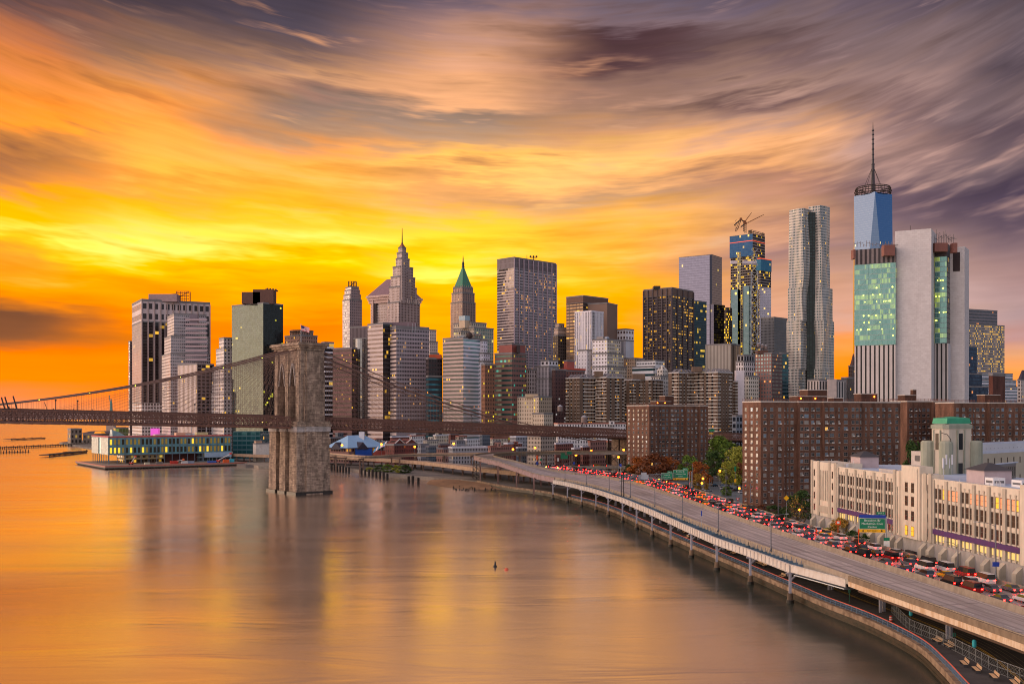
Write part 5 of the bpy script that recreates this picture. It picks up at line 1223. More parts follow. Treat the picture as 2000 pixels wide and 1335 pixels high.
# ------------------------------------------------------------------ right edge group
yl = F('gold_lit', (150, 138, 140), (90, 76, 60), .62, .5, lit=.72, litc=(255, 190, 25), lits=1.6, rowlit=.15, wall2=(160, 148, 150))
t = tower('office_tower', 'grid fronted tower glowing with golden windows at the right edge', 1880, 1888, 1962, 633, 1650, 65, yl, bay=2.6, fh=4)
tower('', '', 1880, 1888, 1948, 604, 1655, 65, F('gold_top', (120, 112, 122), (90, 84, 96), 1, .5, lit=.25, litc=(255, 150, 50), rowlit=.9), bay=3, fh=5, parent=t, part='upper_floors')
bgl = F('blue_slab', (44, 58, 84), (50, 70, 104), .9, .7, lit=.03, litc=(255, 160, 90), gmetal=.7)
t = tower('office_tower', 'stepped dark blue glass block right of the pale slab tower', 1880, 1884, 1908, 676, 1150, 60, bgl, bay=2.4, fh=3.8)
tower('', '', 1880, 1884, 1918, 730, 1145, 60, bgl, bay=2.4, fh=3.8, parent=t, part='setback'); tower('', '', 1880, 1884, 1930, 755, 1140, 60, bgl, bay=2.4, fh=3.8, parent=t, part='setback')
wst = F('white_steps', (196, 192, 204), (120, 132, 148), 1, .42, lit=.05, gmetal=.5)
t = tower('office_block', 'low white banded block stepping down at the right edge below the golden tower', 1905, 1912, 1978, 729, 1300, 62, wst, bay=3, fh=4)
tower('', '', 1905, 1912, 1985, 742, 1295, 62, wst, bay=3, fh=4, parent=t, part='setback'); tower('', '', 1905, 1912, 1994, 755, 1290, 62, wst, bay=3, fh=4, parent=t, part='setback')
tower('brick_shaft', 'tall plain red brown brick shaft rising above the far right brick block', 1931, 1939, 1963, 732, 560, 45, brick('brick_dark', (98, 58, 48), (84, 50, 42), (90, 64, 56)), bay=3, fh=3)
t = tower('old_tower', 'ornate pale old tower with a dark roof cut by the right edge', 1987, 1994, 2012, 742, 1100, 50, F('ornate', (188, 172, 160), (90, 74, 74), .45, .6, lit=.06), bay=3, fh=4)
m = MB(); fp = foot(1988, 1994, 2010, 1102, 50); cc = sum((p for p in fp), Vector((0, 0)))/4; m.loft([[(*p, ZT(741, 1102)) for p in fp], [(*cc.lerp(p, .3), ZT(722, 1102)) for p in fp]]); m.build('mansard', plain('slate_dark', (70, 58, 70)), t)

# ------------------------------------------------------------------ blocks in the middle distance
hq = F('ribbed_low', (186, 170, 162), (44, 38, 42), .45, .97, lit=.01, gr=.5)
t = tower('office_block', 'pale ribbed low block at the foot of the rippled steel tower', 1577, 1600, 1653, 742, 830, 60, hq, bay=3, fh=80)
m = MB(); m.prism(foot(1617, None, 1634, 826, 3), GZ, ZT(740, 826)); m.build('blank_panel', plain('pale_blank', (186, 170, 162)), t)
tower('old_building', 'dark brown old block between the ribbed block and the pale slab tower', 1643, 1655, 1697, 738, 900, 50, F('dark_old', (96, 78, 70), (54, 44, 44), .45, .5, lit=.03), bay=3.4, fh=4)
t = tower('old_tower', 'dark gothic spire in the orange gap left of the pale slab tower', 1657, 1664, 1676, 715, 1200, 50, F('spire_dark_f', (100, 74, 66), (60, 44, 44), .45, .6, lit=.02), bay=3, fh=4)
m = MB(); fp = foot(1659, 1665, 1674, 1205, 50); cc = sum((p for p in fp), Vector((0, 0)))/4; m.loft([[(*p, ZT(715, 1205)) for p in fp], [(*cc.lerp(p, .6), ZT(706, 1205)) for p in fp], [(*cc.lerp(p, .1), ZT(690, 1205)) for p in fp]]); m.build('spire', plain('spire_brown', (92, 66, 60)), t)
bb_ = F('brick_blue', (150, 92, 80), (110, 150, 170), .5, .5, lit=.06, litc=(255, 160, 60), gmetal=.6, blind=.5)
bb2 = F('brick_blue_side', (104, 66, 66), (70, 100, 118), .6, .5, lit=.05, litc=(255, 160, 60), gmetal=.6)
t = tower('apartment_tower', 'brick apartment tower with blue window strips left of the rippled tower', 1475, 1507, 1528, 690, 900, 42, bb_, sides=[bb2, bb2, bb_, bb_], bay=2.6, fh=3.3, pent=[(1481, 1500, 684, plain('brown_pent', (92, 62, 52)))])
for k, px in enumerate((1482, 1489, 1496)): water_tank('grey tank on the brick tower with blue strips, ' + ('left', 'middle', 'right')[k] + ' of three', px, 669 + 2*k, 915, group='tanks on the brick tower', h=7)
tower('office_block', 'teal glass strip block between the brick tower and the rippled tower', 1522, 1526, 1540, 690, 980, 60, F('teal_strip', (70, 96, 104), (60, 110, 120), .9, .6, lit=.06, gmetal=.6), bay=2.4, fh=3.6)
nc = F('neoclassic', (212, 200, 196), (92, 80, 84), .45, .6, lit=.06)
t = tower('old_building', 'white neoclassical block with a dark banded attic left of the brick tower', 1437, 1452, 1480, 706, 980, 55, nc, bay=3, fh=4.5)
tower('', '', 1440, 1453, 1478, 694, 984, 55, F('attic_slots', (150, 146, 150), (48, 44, 52), .6, .8, lit=0), bay=3.4, fh=7, parent=t, part='attic')
tw2 = F('tan_white', (206, 190, 166), (96, 80, 72), .45, .5, lit=.08)
t = tower('apartment_block', 'cream block with a whitewashed corner right of the right banded brown towers', 1446, 1462, 1482, 735, 880, 50, tw2, bay=2.8, fh=3.4)
m = MB(); m.prism(foot(1438, None, 1454, 886, 8), GZ, ZT(723, 886)); m.build('white_wing', plain('whitewash', (214, 204, 208)), t)
wo_ = F('white_bands', (214, 210, 214), (44, 92, 100), 1, .45, lit=.15, litc=(255, 220, 110), gmetal=.4, rowlit=.8)
t = tower('office_block', 'white banded low office block with a blue green band, before the dark steel tower', 1235, 1276, 1296, 716, 960, 38, wo_, bay=3, fh=5)
tower('', '', 1243, 1280, 1298, 704, 966, 38, F('white_box', (216, 212, 212), (150, 146, 150), .8, .3, lit=.03), bay=3, fh=5, parent=t, part='upper_step')
nd = F('cream_dome', (204, 190, 174), (92, 80, 76), .42, .55, lit=.12, litc=(255, 210, 120))
t = tower('old_building', 'cream old block with a pedimented top left of the right banded brown towers', 1272, 1290, 1306, 735, 930, 45, nd, bay=2.6, fh=3.6)
fp = foot(1283, 1294, 1304, 935, 45); m = MB(); m.prism(fp, ZT(735, 935), ZT(722, 935)); cc = sum((p for p in fp), Vector((0, 0)))/4
m.loft([[(*p, ZT(722, 935)) for p in fp], [(*cc.lerp(p, .15), ZT(713, 935)) for p in fp]]); m.build('pediment', nd, t)
gs = F('grey_fins', (176, 164, 172), (86, 76, 86), .4, .9, lit=.0)
t = tower('office_block', 'grey finned block with a white penthouse, in front of the gridded tower', 1044, 1072, 1092, 716, 850, 42, gs, bay=1.6, fh=3.6)
tower('', '', 1056, 1072, 1090, 704, 856, 42, F('white_house', (206, 198, 202), (70, 60, 62), .5, .5, lit=0), bay=3.6, fh=4, parent=t, part='penthouse')
tower('', '', 1036, 1072, 1094, 740, 846, 42, gs, bay=1.6, fh=3.6, parent=t, part='base')
dr = F('dark_red', (92, 54, 54), (70, 62, 66), .4, .4, lit=.12, litc=(230, 225, 220), lits=.8)
tower('apartment_block', 'dark red brick block with small pale windows left of the left banded brown towers', 1078, 1084, 1106, 722, 835, 55, dr, bay=2.6, fh=3.2)
ob = F('orange_ledge', (150, 74, 58), (96, 58, 52), .5, .5, lit=.05)
t = tower('apartment_block', 'red brick block with an orange roof ledge behind the left banded brown towers', 1088, 1106, 1142, 724, 890, 50, ob, bay=3, fh=3.6)
m = MB(); m.prism(inset(foot(1088, 1106, 1142, 890, 50), -1), ZT(724, 890) + 1.3, ZT(721, 890) + 1.3, bottom=True); m.build('ledge', plain('orange_red', (196, 82, 58)), t)
tower('', '', 1101, 1108, 1122, 705, 900, 50, plain('red_pent', (160, 84, 74)), parent=t, part='penthouse')
gq = F('old_grey', (178, 156, 152), (100, 84, 84), .5, .6, lit=.05, litc=(255, 190, 90))
tower('stone_block', 'weathered pinkish stone block between the red brown and the grey finned blocks', 1026, 1034, 1048, 722, 860, 50, gq, bay=2.4, fh=3.4)
bgf = F('beige_front', (206, 178, 144), (100, 82, 70), .4, .45, lit=.05, litc=(255, 225, 60), lits=1.5)
bgs = F('beige_side', (176, 146, 112), (92, 74, 62), .4, .45, lit=.14, litc=(255, 225, 60), lits=1.6)
t = tower('apartment_block', 'beige brick apartment block with a yellow lit window column, just above the bridge deck', 996, 1052, 1078, 775, 768, 40, bgf, sides=[bgs, bgs, bgf, bgf], bay=2.3, fh=3.0)
fp = foot(996, 1052, 1078, 768, 40)
m = MB(); dv = (fp[0]-fp[3]); LL = dv.length; dv.normalize(); nv = Vector((dv.y, -dv.x)); m.obox(fp[3] + dv*LL*.84 + nv*.02, dv, 1.6, nv, .12, 30, ZT(778, 768)); m.build('stair_windows', F('stair_glow', (200, 170, 110), (220, 190, 90), .8, .6, lit=.9, litc=(255, 215, 50), lits=1.6, rowlit=0), t)
m = MB(); m.prism(inset(foot(1025, None, 1052, 775, 10), .5), ZT(775, 768), ZT(769, 768)); m.build('penthouse', plain('beige_pent', (190, 166, 136)), t)
tower('', '', 1040, 1062, 1080, 808, 755, 40, bgf, bay=2.3, fh=3, parent=t, part='lower_wing')

# banded brown apartment towers: brick piers, white slab edges, dark balconies
BK = brick('brown_brick', (122, 100, 84), (106, 88, 74), (116, 98, 86), (.6, .2), .85, .25)
SLABW = plain('slab_white', (232, 226, 214), .7); BALC = plain('balcony_dark', (40, 32, 32), .8)
def banded(label, L, C, Rr, top, Y, th, seed, pent=None, frames=True):
    fp = foot(L, C, Rr, Y, th); zt = ZT(top, Y); cc = sum((p for p in fp), Vector((0, 0)))/4
    t = thing('apartment_tower', label, 'apartment tower', (cc.x, cc.y, GZ), group='banded brown apartment towers')
    m = MB(); rnd = random.Random(seed)
    core = inset(fp, 1.2); m.prism(core, GZ, zt); m.build('wall', BALC, t)
    pm = MB()
    for (a, c_) in ((fp[3], fp[0]), (fp[0], fp[1])):
        dv = c_-a; LL = dv.length; dv.normalize(); nv = Vector((dv.y, -dv.x)); s = 0
        while s < LL - .5:
            wpi = rnd.choice((2.6, 3.6, 4.4)); wpi = min(wpi, LL - s); pm.obox(a + dv*s - nv*1.4, dv, wpi, nv, 1.4 + rnd.choice((0, .5)), GZ, zt - .2); s += wpi + rnd.choice((1.6, 2.4))
    pm.build('brick_piers', BK, t)
    sm = MB(); n = round((zt-GZ)/(2.75*rm(Y)/Y))
    sp = inset(fp, -.25)
    for k in range(n+1):
        z = GZ + (zt-GZ)*k/n
        for (a, c_) in ((sp[3], sp[0]), (sp[0], sp[1])):
            dv = c_-a; LL = dv.length; dv.normalize(); nv = Vector((dv.y, -dv.x)); s = 0; sm.obox(a - nv*1.2, dv, LL, nv, 1.2, z - .3, z + .34)
    sm.build('slab_edges', SLABW, t)
    wm = MB()
    for (a, c_) in ((fp[3], fp[0]), (fp[0], fp[1])):
        dv = c_-a; LL = dv.length; dv.normalize(); nv = Vector((dv.y, -dv.x))
        for k in range(n):
            for j in range(int(LL/3)):
                if rnd.random() < .42:
                    q = a + dv*(j*3 + .6) + nv*(rnd.choice((.1, .7))-.5); z = GZ + (zt-GZ)*k/n + .7; wm.quad((*q, z), (*(q + dv*1.3), z), (*(q + dv*1.3), z+1.3), (*q, z+1.3), rnd.choice((0, 0, 0, 1, 2)))
    tag(wm.build('window', [plain('dark_pane', (40, 36, 42), .15, .3), plain('curtain_pane', (200, 186, 180), .5), glow('warm_pane', (255, 170, 60), 1.0, (140, 90, 50))], t), kind='stuff')
    r = MB(); r.prism(inset(fp, -.3), zt, zt + 1.0); r.build('roof', plain('roof_pale', (176, 172, 172), .8), t)
    if frames:
        fm = MB()
        for (a, c_) in ((fp[3], fp[0]), (fp[0], fp[1])):
            dv = c_-a; LL = dv.length; dv.normalize(); nv = Vector((dv.y, -dv.x)); nn = max(2, int(LL/5))
            for k in range(nn):
                q = a + dv*(LL*(k+.5)/nn) - nv*1; q2 = q - nv*4.5
                fm.bar((*q, zt+1), (*q2, zt+4.4), .35); fm.bar((*q2, zt+1), (*q2, zt+4.4), .35); fm.poly([(*(q), zt+1.2), (*(q + dv*3.4), zt+1.2), (*(q2 + dv*3.4), zt+4.2), (*q2, zt+4.2)])
        fm.build('roof_frames', plain('roof_frame_grey', (112, 108, 112), .6), t)
    for pb in (pent or []):
        m = MB(); m.prism(foot(pb[0], None, pb[1], Y + 14, 8), zt + .9, ZT(pb[2], Y)); m.build('penthouse', BK, t)
    return t
banded('brown apartment tower with white floor bands, left half of the left pair', 1105, 1132, 1170, 738, 818, 50, 1)
banded('brown apartment tower with white floor bands, right half of the left pair', 1163, 1185, 1219, 737, 822, 50, 2, [(1162, 1178, 724)])
banded('shorter shaded brown apartment tower with white floor bands, left of the middle pair', 1217, 1235, 1262, 742, 868, 50, 3, [(1236, 1260, 729)], False)
banded('shorter shaded brown apartment tower with white floor bands, right of the middle pair', 1255, 1272, 1297, 742, 872, 50, 4, None, False)
banded('brown apartment tower with white floor bands, left half of the right pair', 1306, 1326, 1362, 728, 812, 50, 5)
banded('brown apartment tower with white floor bands and penthouse, right half of the right pair', 1355, 1402, 1431, 727, 805, 42, 6, [(1353, 1372, 715)])
banded('narrow shaded brown apartment tower with white floor bands beside the brick slab', 1429, 1436, 1453, 745, 880, 50, 7, None, False)
t = tower('office_block', 'low grey and blue office block behind the trees beside the large brick slab', 1430, 1438, 1456, 812, 790, 55, F('grey_blue_low', (120, 130, 146), (44, 52, 66), .7, .6, lit=.12, litc=(255, 190, 60)), bay=3, fh=5)

FAR = False
# the statue and cranes far out in the harbour
Yf = 2600; q = XY(217, Yf)
t = thing('statue', 'tiny pale green statue on a pedestal far out in the harbour', 'statue', (*q, 0)); gcu = plain('statue_green', (90, 130, 120))
m = MB(); m.loft([[(q.x + a*s, Yf + c_*s, z) for a, c_ in ((-1, -1), (1, -1), (1, 1), (-1, 1))] for s, z in ((9, 0), (9, 20), (5.5, 22), (4.5, 46))]); m.build('pedestal', plain('pedestal_stone', (150, 130, 116)), t)
m = MB(); m.tube([(q.x, Yf, 46), (q.x, Yf, 60), (q.x, Yf, 72), (q.x, Yf, 76), (q.x, Yf, 80), (q.x, Yf, 81)], [4.2, 3.6, 3, 1.4, 1.7, .4], 8); m.tube([(q.x-2.4, Yf, 72), (q.x-4.2, Yf, 82), (q.x-4.4, Yf, 90)], [1.1, .9, 1.0], 6); m.tube([(q.x+2.2, Yf-1, 71), (q.x+3.6, Yf-1.6, 64)], [1.1, .9], 6); m.build('figure', gcu, t)
for k, (px, yt) in enumerate(((20, 793), (28, 795), (90, 785), (107, 797), (146, 797), (182, 797))):
    Yc = 6200; q = XY(px, Yc); zt = ZT(yt, Yc)
    t = thing('harbour_crane', 'faint harbour crane on the far shore, number %s from the left edge' % ('one', 'two', 'three', 'four', 'five', 'six')[k], 'crane', (*q, 5), group='harbour cranes on the far shore')
    m = MB()
    for dx_ in (-8, 8): m.bar((q.x+dx_, Yc, 0), (q.x+dx_, Yc, zt*.6), 3)
    m.bar((q.x-8, Yc, zt*.6), (q.x+8, Yc, zt*.6), 3); m.build('frame', DARKSTEEL, t)
    m = MB(); m.bar((q.x+6, Yc, zt*.6), (q.x-10, Yc, zt), 3); m.build('jib', DARKSTEEL, t)

# ------------------------------------------------------------------ pier with the glazed market hall
a35 = R(35); PD = Vector((math.cos(a35), math.sin(a35))); PN = Vector((-PD.y, PD.x)); P0 = Vector((-322, 811))
def pq(o, s, w_): return o + PD*s + PN*w_
pr_ = thing('pier', 'broad timber piled pier with a red edge under the teal market hall', 'pier', (*P0, 0))
m = MB(); m.prism([pq(P0, 0, 0), pq(P0, 116, 0), pq(P0, 116, 100), pq(P0, 0, 106)], 1.4, 2.6); m.build('deck', [plain('pier_deck', (132, 112, 98), .8)], pr_)
m = MB(); m.obox(pq(P0, -.2, -.15), PD, 116, PN, .5, 2.2, 3.0); m.obox(pq(P0, -.25, 0), PN, 105, PD, .5, 2.2, 3.0); m.build('red_edge', plain('red_edge', (166, 92, 74), .7), pr_)
m = MB(); m.obox(pq(P0, .4, .3), PD, 115, PN, .3, .9, 1.45); m.obox(pq(P0, .3, .5), PN, 104, PD, .3, .9, 1.45); m.build('fender_beam', plain('fender', (92, 84, 74), .8), pr_)
many('pile', [lambda m, s=s: m.tube([(*pq(P0, s, .8), -4), (*pq(P0, s, .8), 1.6)], .45, 7) for s in [k*2.4 for k in range(49)]] + [lambda m, w_=w_: m.tube([(*pq(P0, .8, w_), -4), (*pq(P0, .8, w_), 1.6)], .45, 7) for w_ in [2.5*k for k in range(1, 41)]], plain('pile_wood', (60, 50, 42), .8), pr_)
B0 = Vector((-334, 848)); BL, BWd = 104, 60
hall = thing('market_hall', 'teal glazed market hall raised on slim columns at the end of the pier', 'building', (*pq(B0, 50, 30), 2.6))
TEAL = plain('teal_panel', (104, 150, 156), .35, .3, var=.08); PALEG = streaked('channel_glass', (150, 152, 140), (126, 132, 124), .5, .2, .2, .4, .6)
m = MB(); m.prism([pq(B0, 0, .6), pq(B0, BL, .6), pq(B0, BL, BWd), pq(B0, .6, BWd)], 10.2, 24.2, bottom=True); m.build('wall', TEAL, hall)
m = MB(); m.prism([pq(B0, -.3, .3), pq(B0, BL+.3, .3), pq(B0, BL+.3, BWd), pq(B0, -.3, BWd)], 24.2, 24.9); m.build('roof', plain('hall_roof', (150, 128, 124), .8), hall)
m = MB()
for w0, w1 in ((1, 26), (34, 58)):
    n = int((w1-w0)/1.6)
    for k in range(n): m.obox(pq(B0, -.35, w0 + (w1-w0)*k/n), PN, (w1-w0)/n - .25, PD, .9, 10.3, 24.1)
m.build('channel_glass', PALEG, hall)
m = MB(); m.obox(pq(B0, -.4, -.2), PD, BL+.8, PN, .3, 24.9, 25.7); m.obox(pq(B0, -.4, -.2), PN, 58, PD, .3, 24.9, 25.7); m.build('red_netting', plain('red_net', (186, 62, 62), .8), hall)
win = MB(); 
def hall_win(m): m.prism([(-1.05, -.12), (1.05, -.12), (1.05, .1), (-1.05, .1)], 0, 4.9); m.prism([(-.85, -.17), (.85, -.17), (.85, -.11), (-.85, -.11)], .2, 4.7, 1, topmi=1)
gw = [plain('win_frame_teal', (70, 96, 106), .4), plain('hall_pane_dark', (58, 54, 38), .15, .3, spec=.8)]
gl1 = [gw[0], glow('hall_pane_olive', (150, 120, 40), .45, (90, 76, 40))]; gl2 = [gw[0], glow('hall_pane_lit', (255, 205, 50), 1.1, (150, 120, 40))]
rnd = random.Random(11); hall_win(win); mv = [win.mesh('hall_window', g_) for g_ in (gw, gl1, gl2)]
for row, z in ((0, 11.4), (1, 18.3)):
    for k in range(32):
        s = 1.9 + k*3.24; q = pq(B0, s, .6); place(mv[rnd.choice((0, 0, 0, 1, 1, 1, 1, 2))], 'window', hall, (*(q - Vector(hall.location[:2])), z - 2.6), a35)
for k in range(17):
    m = MB(); q = pq(B0, .3 + k*6.48, .1); m.bar((*q, 2.6), (*q, 25.0), .42); m.build('column', plain('hall_column', (88, 104, 118), .4), hall)
for k in range(8):
    m = MB(); q = pq(B0, .2, 2 + k*7.6); m.bar((*q, 2.6), (*q, 10.3), .45); m.build('column', plain('hall_column', (88, 104, 118), .4), hall)
m = MB(); m.obox(pq(B0, 4, .2), PD, BL-4, PN, .3, 9.9, 10.3); m.obox(pq(B0, 4, .2), PD, BL-4, PN, .3, 17.0, 17.3); m.build('floor_edge', plain('hall_column', (88, 104, 118), .4), hall)
tl = F('yellow_cabin', (206, 172, 106), (112, 96, 70), .5, .4, lit=.5, litc=(255, 215, 90), lits=.8) 
m = MB(); m.prism([pq(B0, 14, 7), pq(B0, 47, 7), pq(B0, 47, 30), pq(B0, 14, 30)], 5.8, 10.1, bay=5, fh=4.3); m.prism([pq(B0, 16, 9), pq(B0, 46, 9), pq(B0, 46, 30), pq(B0, 16, 30)], 2.6, 5.8, 1); m.build('inner_pavilion', [tl, F('cabin_lower', (120, 90, 64), (80, 60, 40), .7, .7, lit=.5, litc=(255, 190, 60), lits=1.2)], hall)
m = MB(); m.prism([pq(B0, 48, 9), pq(B0, 76, 9), pq(B0, 76, 40), pq(B0, 48, 40)], 2.6, 10.1); m.build('dark_core', plain('core_red', (84, 48, 44), .8), hall)
m = MB(); m.prism([pq(B0, 76, 3), pq(B0, 104, 3), pq(B0, 104, 40), pq(B0, 76, 40)], 2.6, 10.1, bay=4, fh=4); m.build('lower_glazing', F('lower_glaze', (112, 136, 150), (60, 76, 80), .8, .7, lit=.15, litc=(255, 210, 90), lits=.8), hall)
m = MB(); m.obox(pq(B0, 80, -.5), PD, 24, PN, 1, 6.2, 10.6); m.build('blank_canopy', plain('canopy_blue', (150, 170, 188), .5), hall)
m = MB(); m.loft([[(*pq(B0, s, 14), 24.9) for s in (6, 18, 18, 6)][:0] or [(*pq(B0, 6, 12), 24.9), (*pq(B0, 18, 12), 24.9), (*pq(B0, 18, 22), 24.9), (*pq(B0, 6, 22), 24.9)], [(*pq(B0, 6, 14), 31), (*pq(B0, 12, 14), 28.5), (*pq(B0, 12, 20), 28.5), (*pq(B0, 6, 20), 31)]]); m.build('roof_hood', plain('hood_teal', (120, 144, 146), .5), hall)
for k, (s, l, h, c_) in enumerate(((58, 14, 3.0, (206, 158, 130)), (66, 8, 2.4, (214, 206, 196)), (40, 9, 1.8, (190, 170, 160)), (76, 10, 3, (196, 178, 130)))):
    m = MB(); m.obox(pq(B0, s, 8), PD, l, PN, 6, 24.9, 24.9 + h); m.build('roof_cabin', plain('rc%d' % k, c_, .7), hall)
for s in (74, 88, 93, 104):
    q = pq(B0, s + 4, 30); m = MB(); m.bar((*q, 24), (*q, 42), .5); m.bar((*q, 42), (q.x + 2.5, q.y, 42.6), .4); m.build('roof_mast', STEEL, hall)
# plant and vehicles on the pier
def boom_lift(label, s, w_, c_, L=9, ang=35, gp='boom lifts on the pier'):
    q = pq(P0, s, w_); t = thing('boom_lift', label, 'boom lift', (*q, 2.6), group=gp); mt = plain('lift_' + str(c_), c_, .5)
    m = MB(); m.obox(q + Vector((-1.6, -1)), (1, 0), 3.2, (0, 1), 2, 3.3, 4.6); m.build('body', mt, t)
    for dx_ in (-1.2, 1.2):
        m = MB(); m.tube([(q.x+dx_, q.y-1.3, 3.2), (q.x+dx_, q.y-.7, 3.2)], .6, 8); m.build('wheel', plain('tyre', (28, 26, 26), .9), t)
    e = Vector((q.x + L*math.cos(R(ang)), q.y, 4.4 + L*math.sin(R(ang)))); m = MB(); m.bar((q.x, q.y, 4.6), e, .5); m.build('boom', plain('boom_pale', (206, 200, 196), .5), t)
    m = MB(); m.box(e.x-.8, e.x+.8, e.y-.6, e.y+.6, e.z-.4, e.z+.9); m.build('basket', mt, t)
boom_lift('red boom lift with its pale boom raised near the pier right end', 96, 15, (196, 52, 40), 12, 28)
boom_lift('red boom lift parked under the market hall pale corner', 24, 16, (186, 60, 40), 6, 55)
boom_lift('orange boom lift beside the tall brick slit core on the pier', 62, 20, (206, 96, 40), 6, 12)
for k, (s, w_, l, h, c_, lb) in enumerate(((55, 13, 6, 2.4, (190, 60, 46), 'red site container on the pier edge'), (64, 12, 5, 2, (206, 200, 196), 'white site cabin on the pier edge'), (70, 14, 5, 1.8, (150, 160, 176), 'grey blue skip on the pier'), (99, 10, 5, 2.6, (216, 96, 46), 'orange site container at the right end of the pier'), (105, 12, 4, 2.8, (70, 176, 190), 'turquoise container at the right end of the pier'), (86, 11, 7, 1.6, (60, 92, 170), 'blue tarpaulin covered stack on the pier'), (34, 13, 4, 1.7, (196, 186, 160), 'cream crate stack on the pier'), (44, 15, 5, 2, (120, 110, 106), 'grey generator box on the pier'))):
    q = pq(P0, s, w_); m = MB(); m.obox(q, PD, l, PN, 2.4, 2.6, 2.6 + h); 
    for j in range(int(l/.6)): m.obox(q + PD*(.1 + j*.6) - PN*.06, PD, .25, PN, .08, 2.75, 2.5 + h)
    o = m.build('container', plain('cont%d' % k, c_, .6)); tag(o, lb, 'container')
# sheds and quay right of the pier
t = tower('shed', 'white warehouse with a stained wall on the quay left of the stone bridge tower', 494, 500, 534, 866, 905, 55, streaked('shed_white', (206, 198, 188), (170, 158, 146), .7, .5, .3, .5), cat='warehouse', para=.4)
tower('', '', 496, 500, 512, 860, 915, 55, plain('shed_box', (190, 150, 120)), parent=t, part='roof_house', para=.2)
m = MB(); m.prism([Vector(p) for p in ((-228, 872), (-206, 832), (-170, 838), (-150, 852), (-160, 890), (-210, 900))][::1], -5, 2.4); o = m.build('quay', streaked('quay_conc', (150, 138, 122), (104, 94, 82), .8, .5, .3, .7)); tag(o, 'grey concrete quay beside the stone bridge tower', 'quay')
# pier finger jetties and pile fields far left
for k, (pa_, pb_, wd, lb) in enumerate((((96, 892), (172, 884), 10, 'low timber jetty just left of the market hall pier'), ((0, 877), (172, 869), 8, 'long low dark jetty reaching in from the left edge'), ((0, 885), (60, 883), 6, 'broken line of old piles at the left edge'), ((22, 860), (90, 857), 14, 'dark barge like jetty far left'))):
    a, c_ = ground_pt(*pa_), ground_pt(*pb_); d_ = (c_-a); L_ = d_.length; d_.normalize(); n_ = Vector((-d_.y, d_.x, 0)); t = thing('jetty', lb, 'jetty', a)
    m = MB(); m.obox(a, d_.xy, L_, n_.xy, wd, 1.6 if k != 2 else .6, 2.4 if k != 2 else 1.0); m.build('deck', plain('jetty_deck', (64, 52, 48), .8), t)
    many('pile', [lambda m, q=a + d_*s: m.tube([(q.x, q.y, -3), (q.x, q.y, 2.9 + (hash(round(q.x)) % 3)*.5)], .5, 6) for s in [1 + j*3.2 for j in range(int(L_/3.2))]], plain('pile_wood', (60, 50, 42), .8), t)
# ferry terminal and neighbours behind the market hall
fb = F('ferry_wall', (120, 104, 92), (70, 62, 58), .5, .6, lit=.2, litc=(255, 200, 90))
t = tower('ferry_terminal', 'old ferry terminal with dark pavilions behind the market hall, far left', 132, 138, 160, 838, 1440, 60, fb, cat='ferry terminal', bay=5, fh=6)
tower('', '', 158, 162, 226, 848, 1430, 70, fb, bay=5, fh=6, parent=t, part='long_wing'); m = MB(); fp = foot(160, None, 226, 1440, 30)
m.loft([[(*p, ZT(848, 1440)+1.4) for p in inset(fp, -2)], [(*p, ZT(843, 1440)+1) for p in inset(fp, 9)]]); m.build('hipped_roof', plain('terminal_roof', (78, 70, 76), .6), t)
m = MB(); fp = foot(183, None, 198, 1420, 15); m.loft([[(*p, ZT(846, 1420)) for p in fp], [(*p, ZT(842, 1420)) for p in inset(fp, 2)]]); o = m.build('lit_canopy', glow('lit_canopy', (255, 160, 20), .5, (200, 120, 30)), t)
tower('ferry_terminal', 'glass fronted ferry hall with green glow behind the market hall', 221, 226, 252, 836, 1500, 65, F('green_glow', (120, 140, 90), (130, 150, 80), .9, .8, lit=.5, litc=(190, 220, 90), lits=.8), cat='ferry terminal', bay=5, fh=6)
q = XY(304, 1240); m = MB(); m.prism(foot(294, None, 309, 1240, 6), ZT(856, 1240), ZT(836, 1240), bottom=True); o = m.build('billboard', glow('pink_screen', (225, 90, 205), .4)); 
for px in (297, 306): 
    pass
tag(o, 'bright pink lit screen under the bridge behind the market hall', 'screen')
m = MB(); m.prism(foot(455, None, 508, 960, 40), GZ, ZT(842, 960), bay=4, fh=4); o = m.build('glass_hall', F('aqua_low', (60, 110, 116), (40, 120, 126), .9, .7, lit=.04, gmetal=.4)); tag(o, 'low aqua glass hall under the bridge left of the stone tower', 'building')

# ------------------------------------------------------------------ pier mall with the blue roof, red gabled block
t = thing('pavilion', 'big pavilion with a pale blue hipped metal roof right of the stone bridge tower', 'building', (*XY(697, 900), GZ))
fp = foot(638, 680, 752, 875, 38); zt = ZT(874, 875)
m = MB(); m.prism(inset(fp, 1), GZ, zt, bay=3.4, fh=4.2); m.build('wall', F('mall_wall', (150, 92, 80), (64, 48, 52), .6, .5, lit=.3, litc=(255, 180, 70), lits=1.2), t)
BLUER = streaked('blue_metal_roof', (140, 176, 206), (120, 156, 190), .35, .3, .3, .3, .5)
cc = sum((p for p in fp), Vector((0, 0)))/4; rg_a, rg_b = (fp[0]+fp[3])/2, (fp[1]+fp[2])/2; ra, rb_ = rg_a.lerp(rg_b, .28), rg_a.lerp(rg_b, .72); zr = ZT(850, 890); e = inset(fp, -1.5)
m = MB(); A_, B_ = (*ra, zr), (*rb_, zr); E = [(*p, zt - .2) for p in e]
m.poly([E[0], E[1], B_, A_]); m.poly([E[1], E[2], B_]); m.poly([E[2], E[3], A_, B_]); m.poly([E[3], E[0], A_]); m.poly([E[3], E[2], E[1], E[0]]); m.build('roof', BLUER, t)
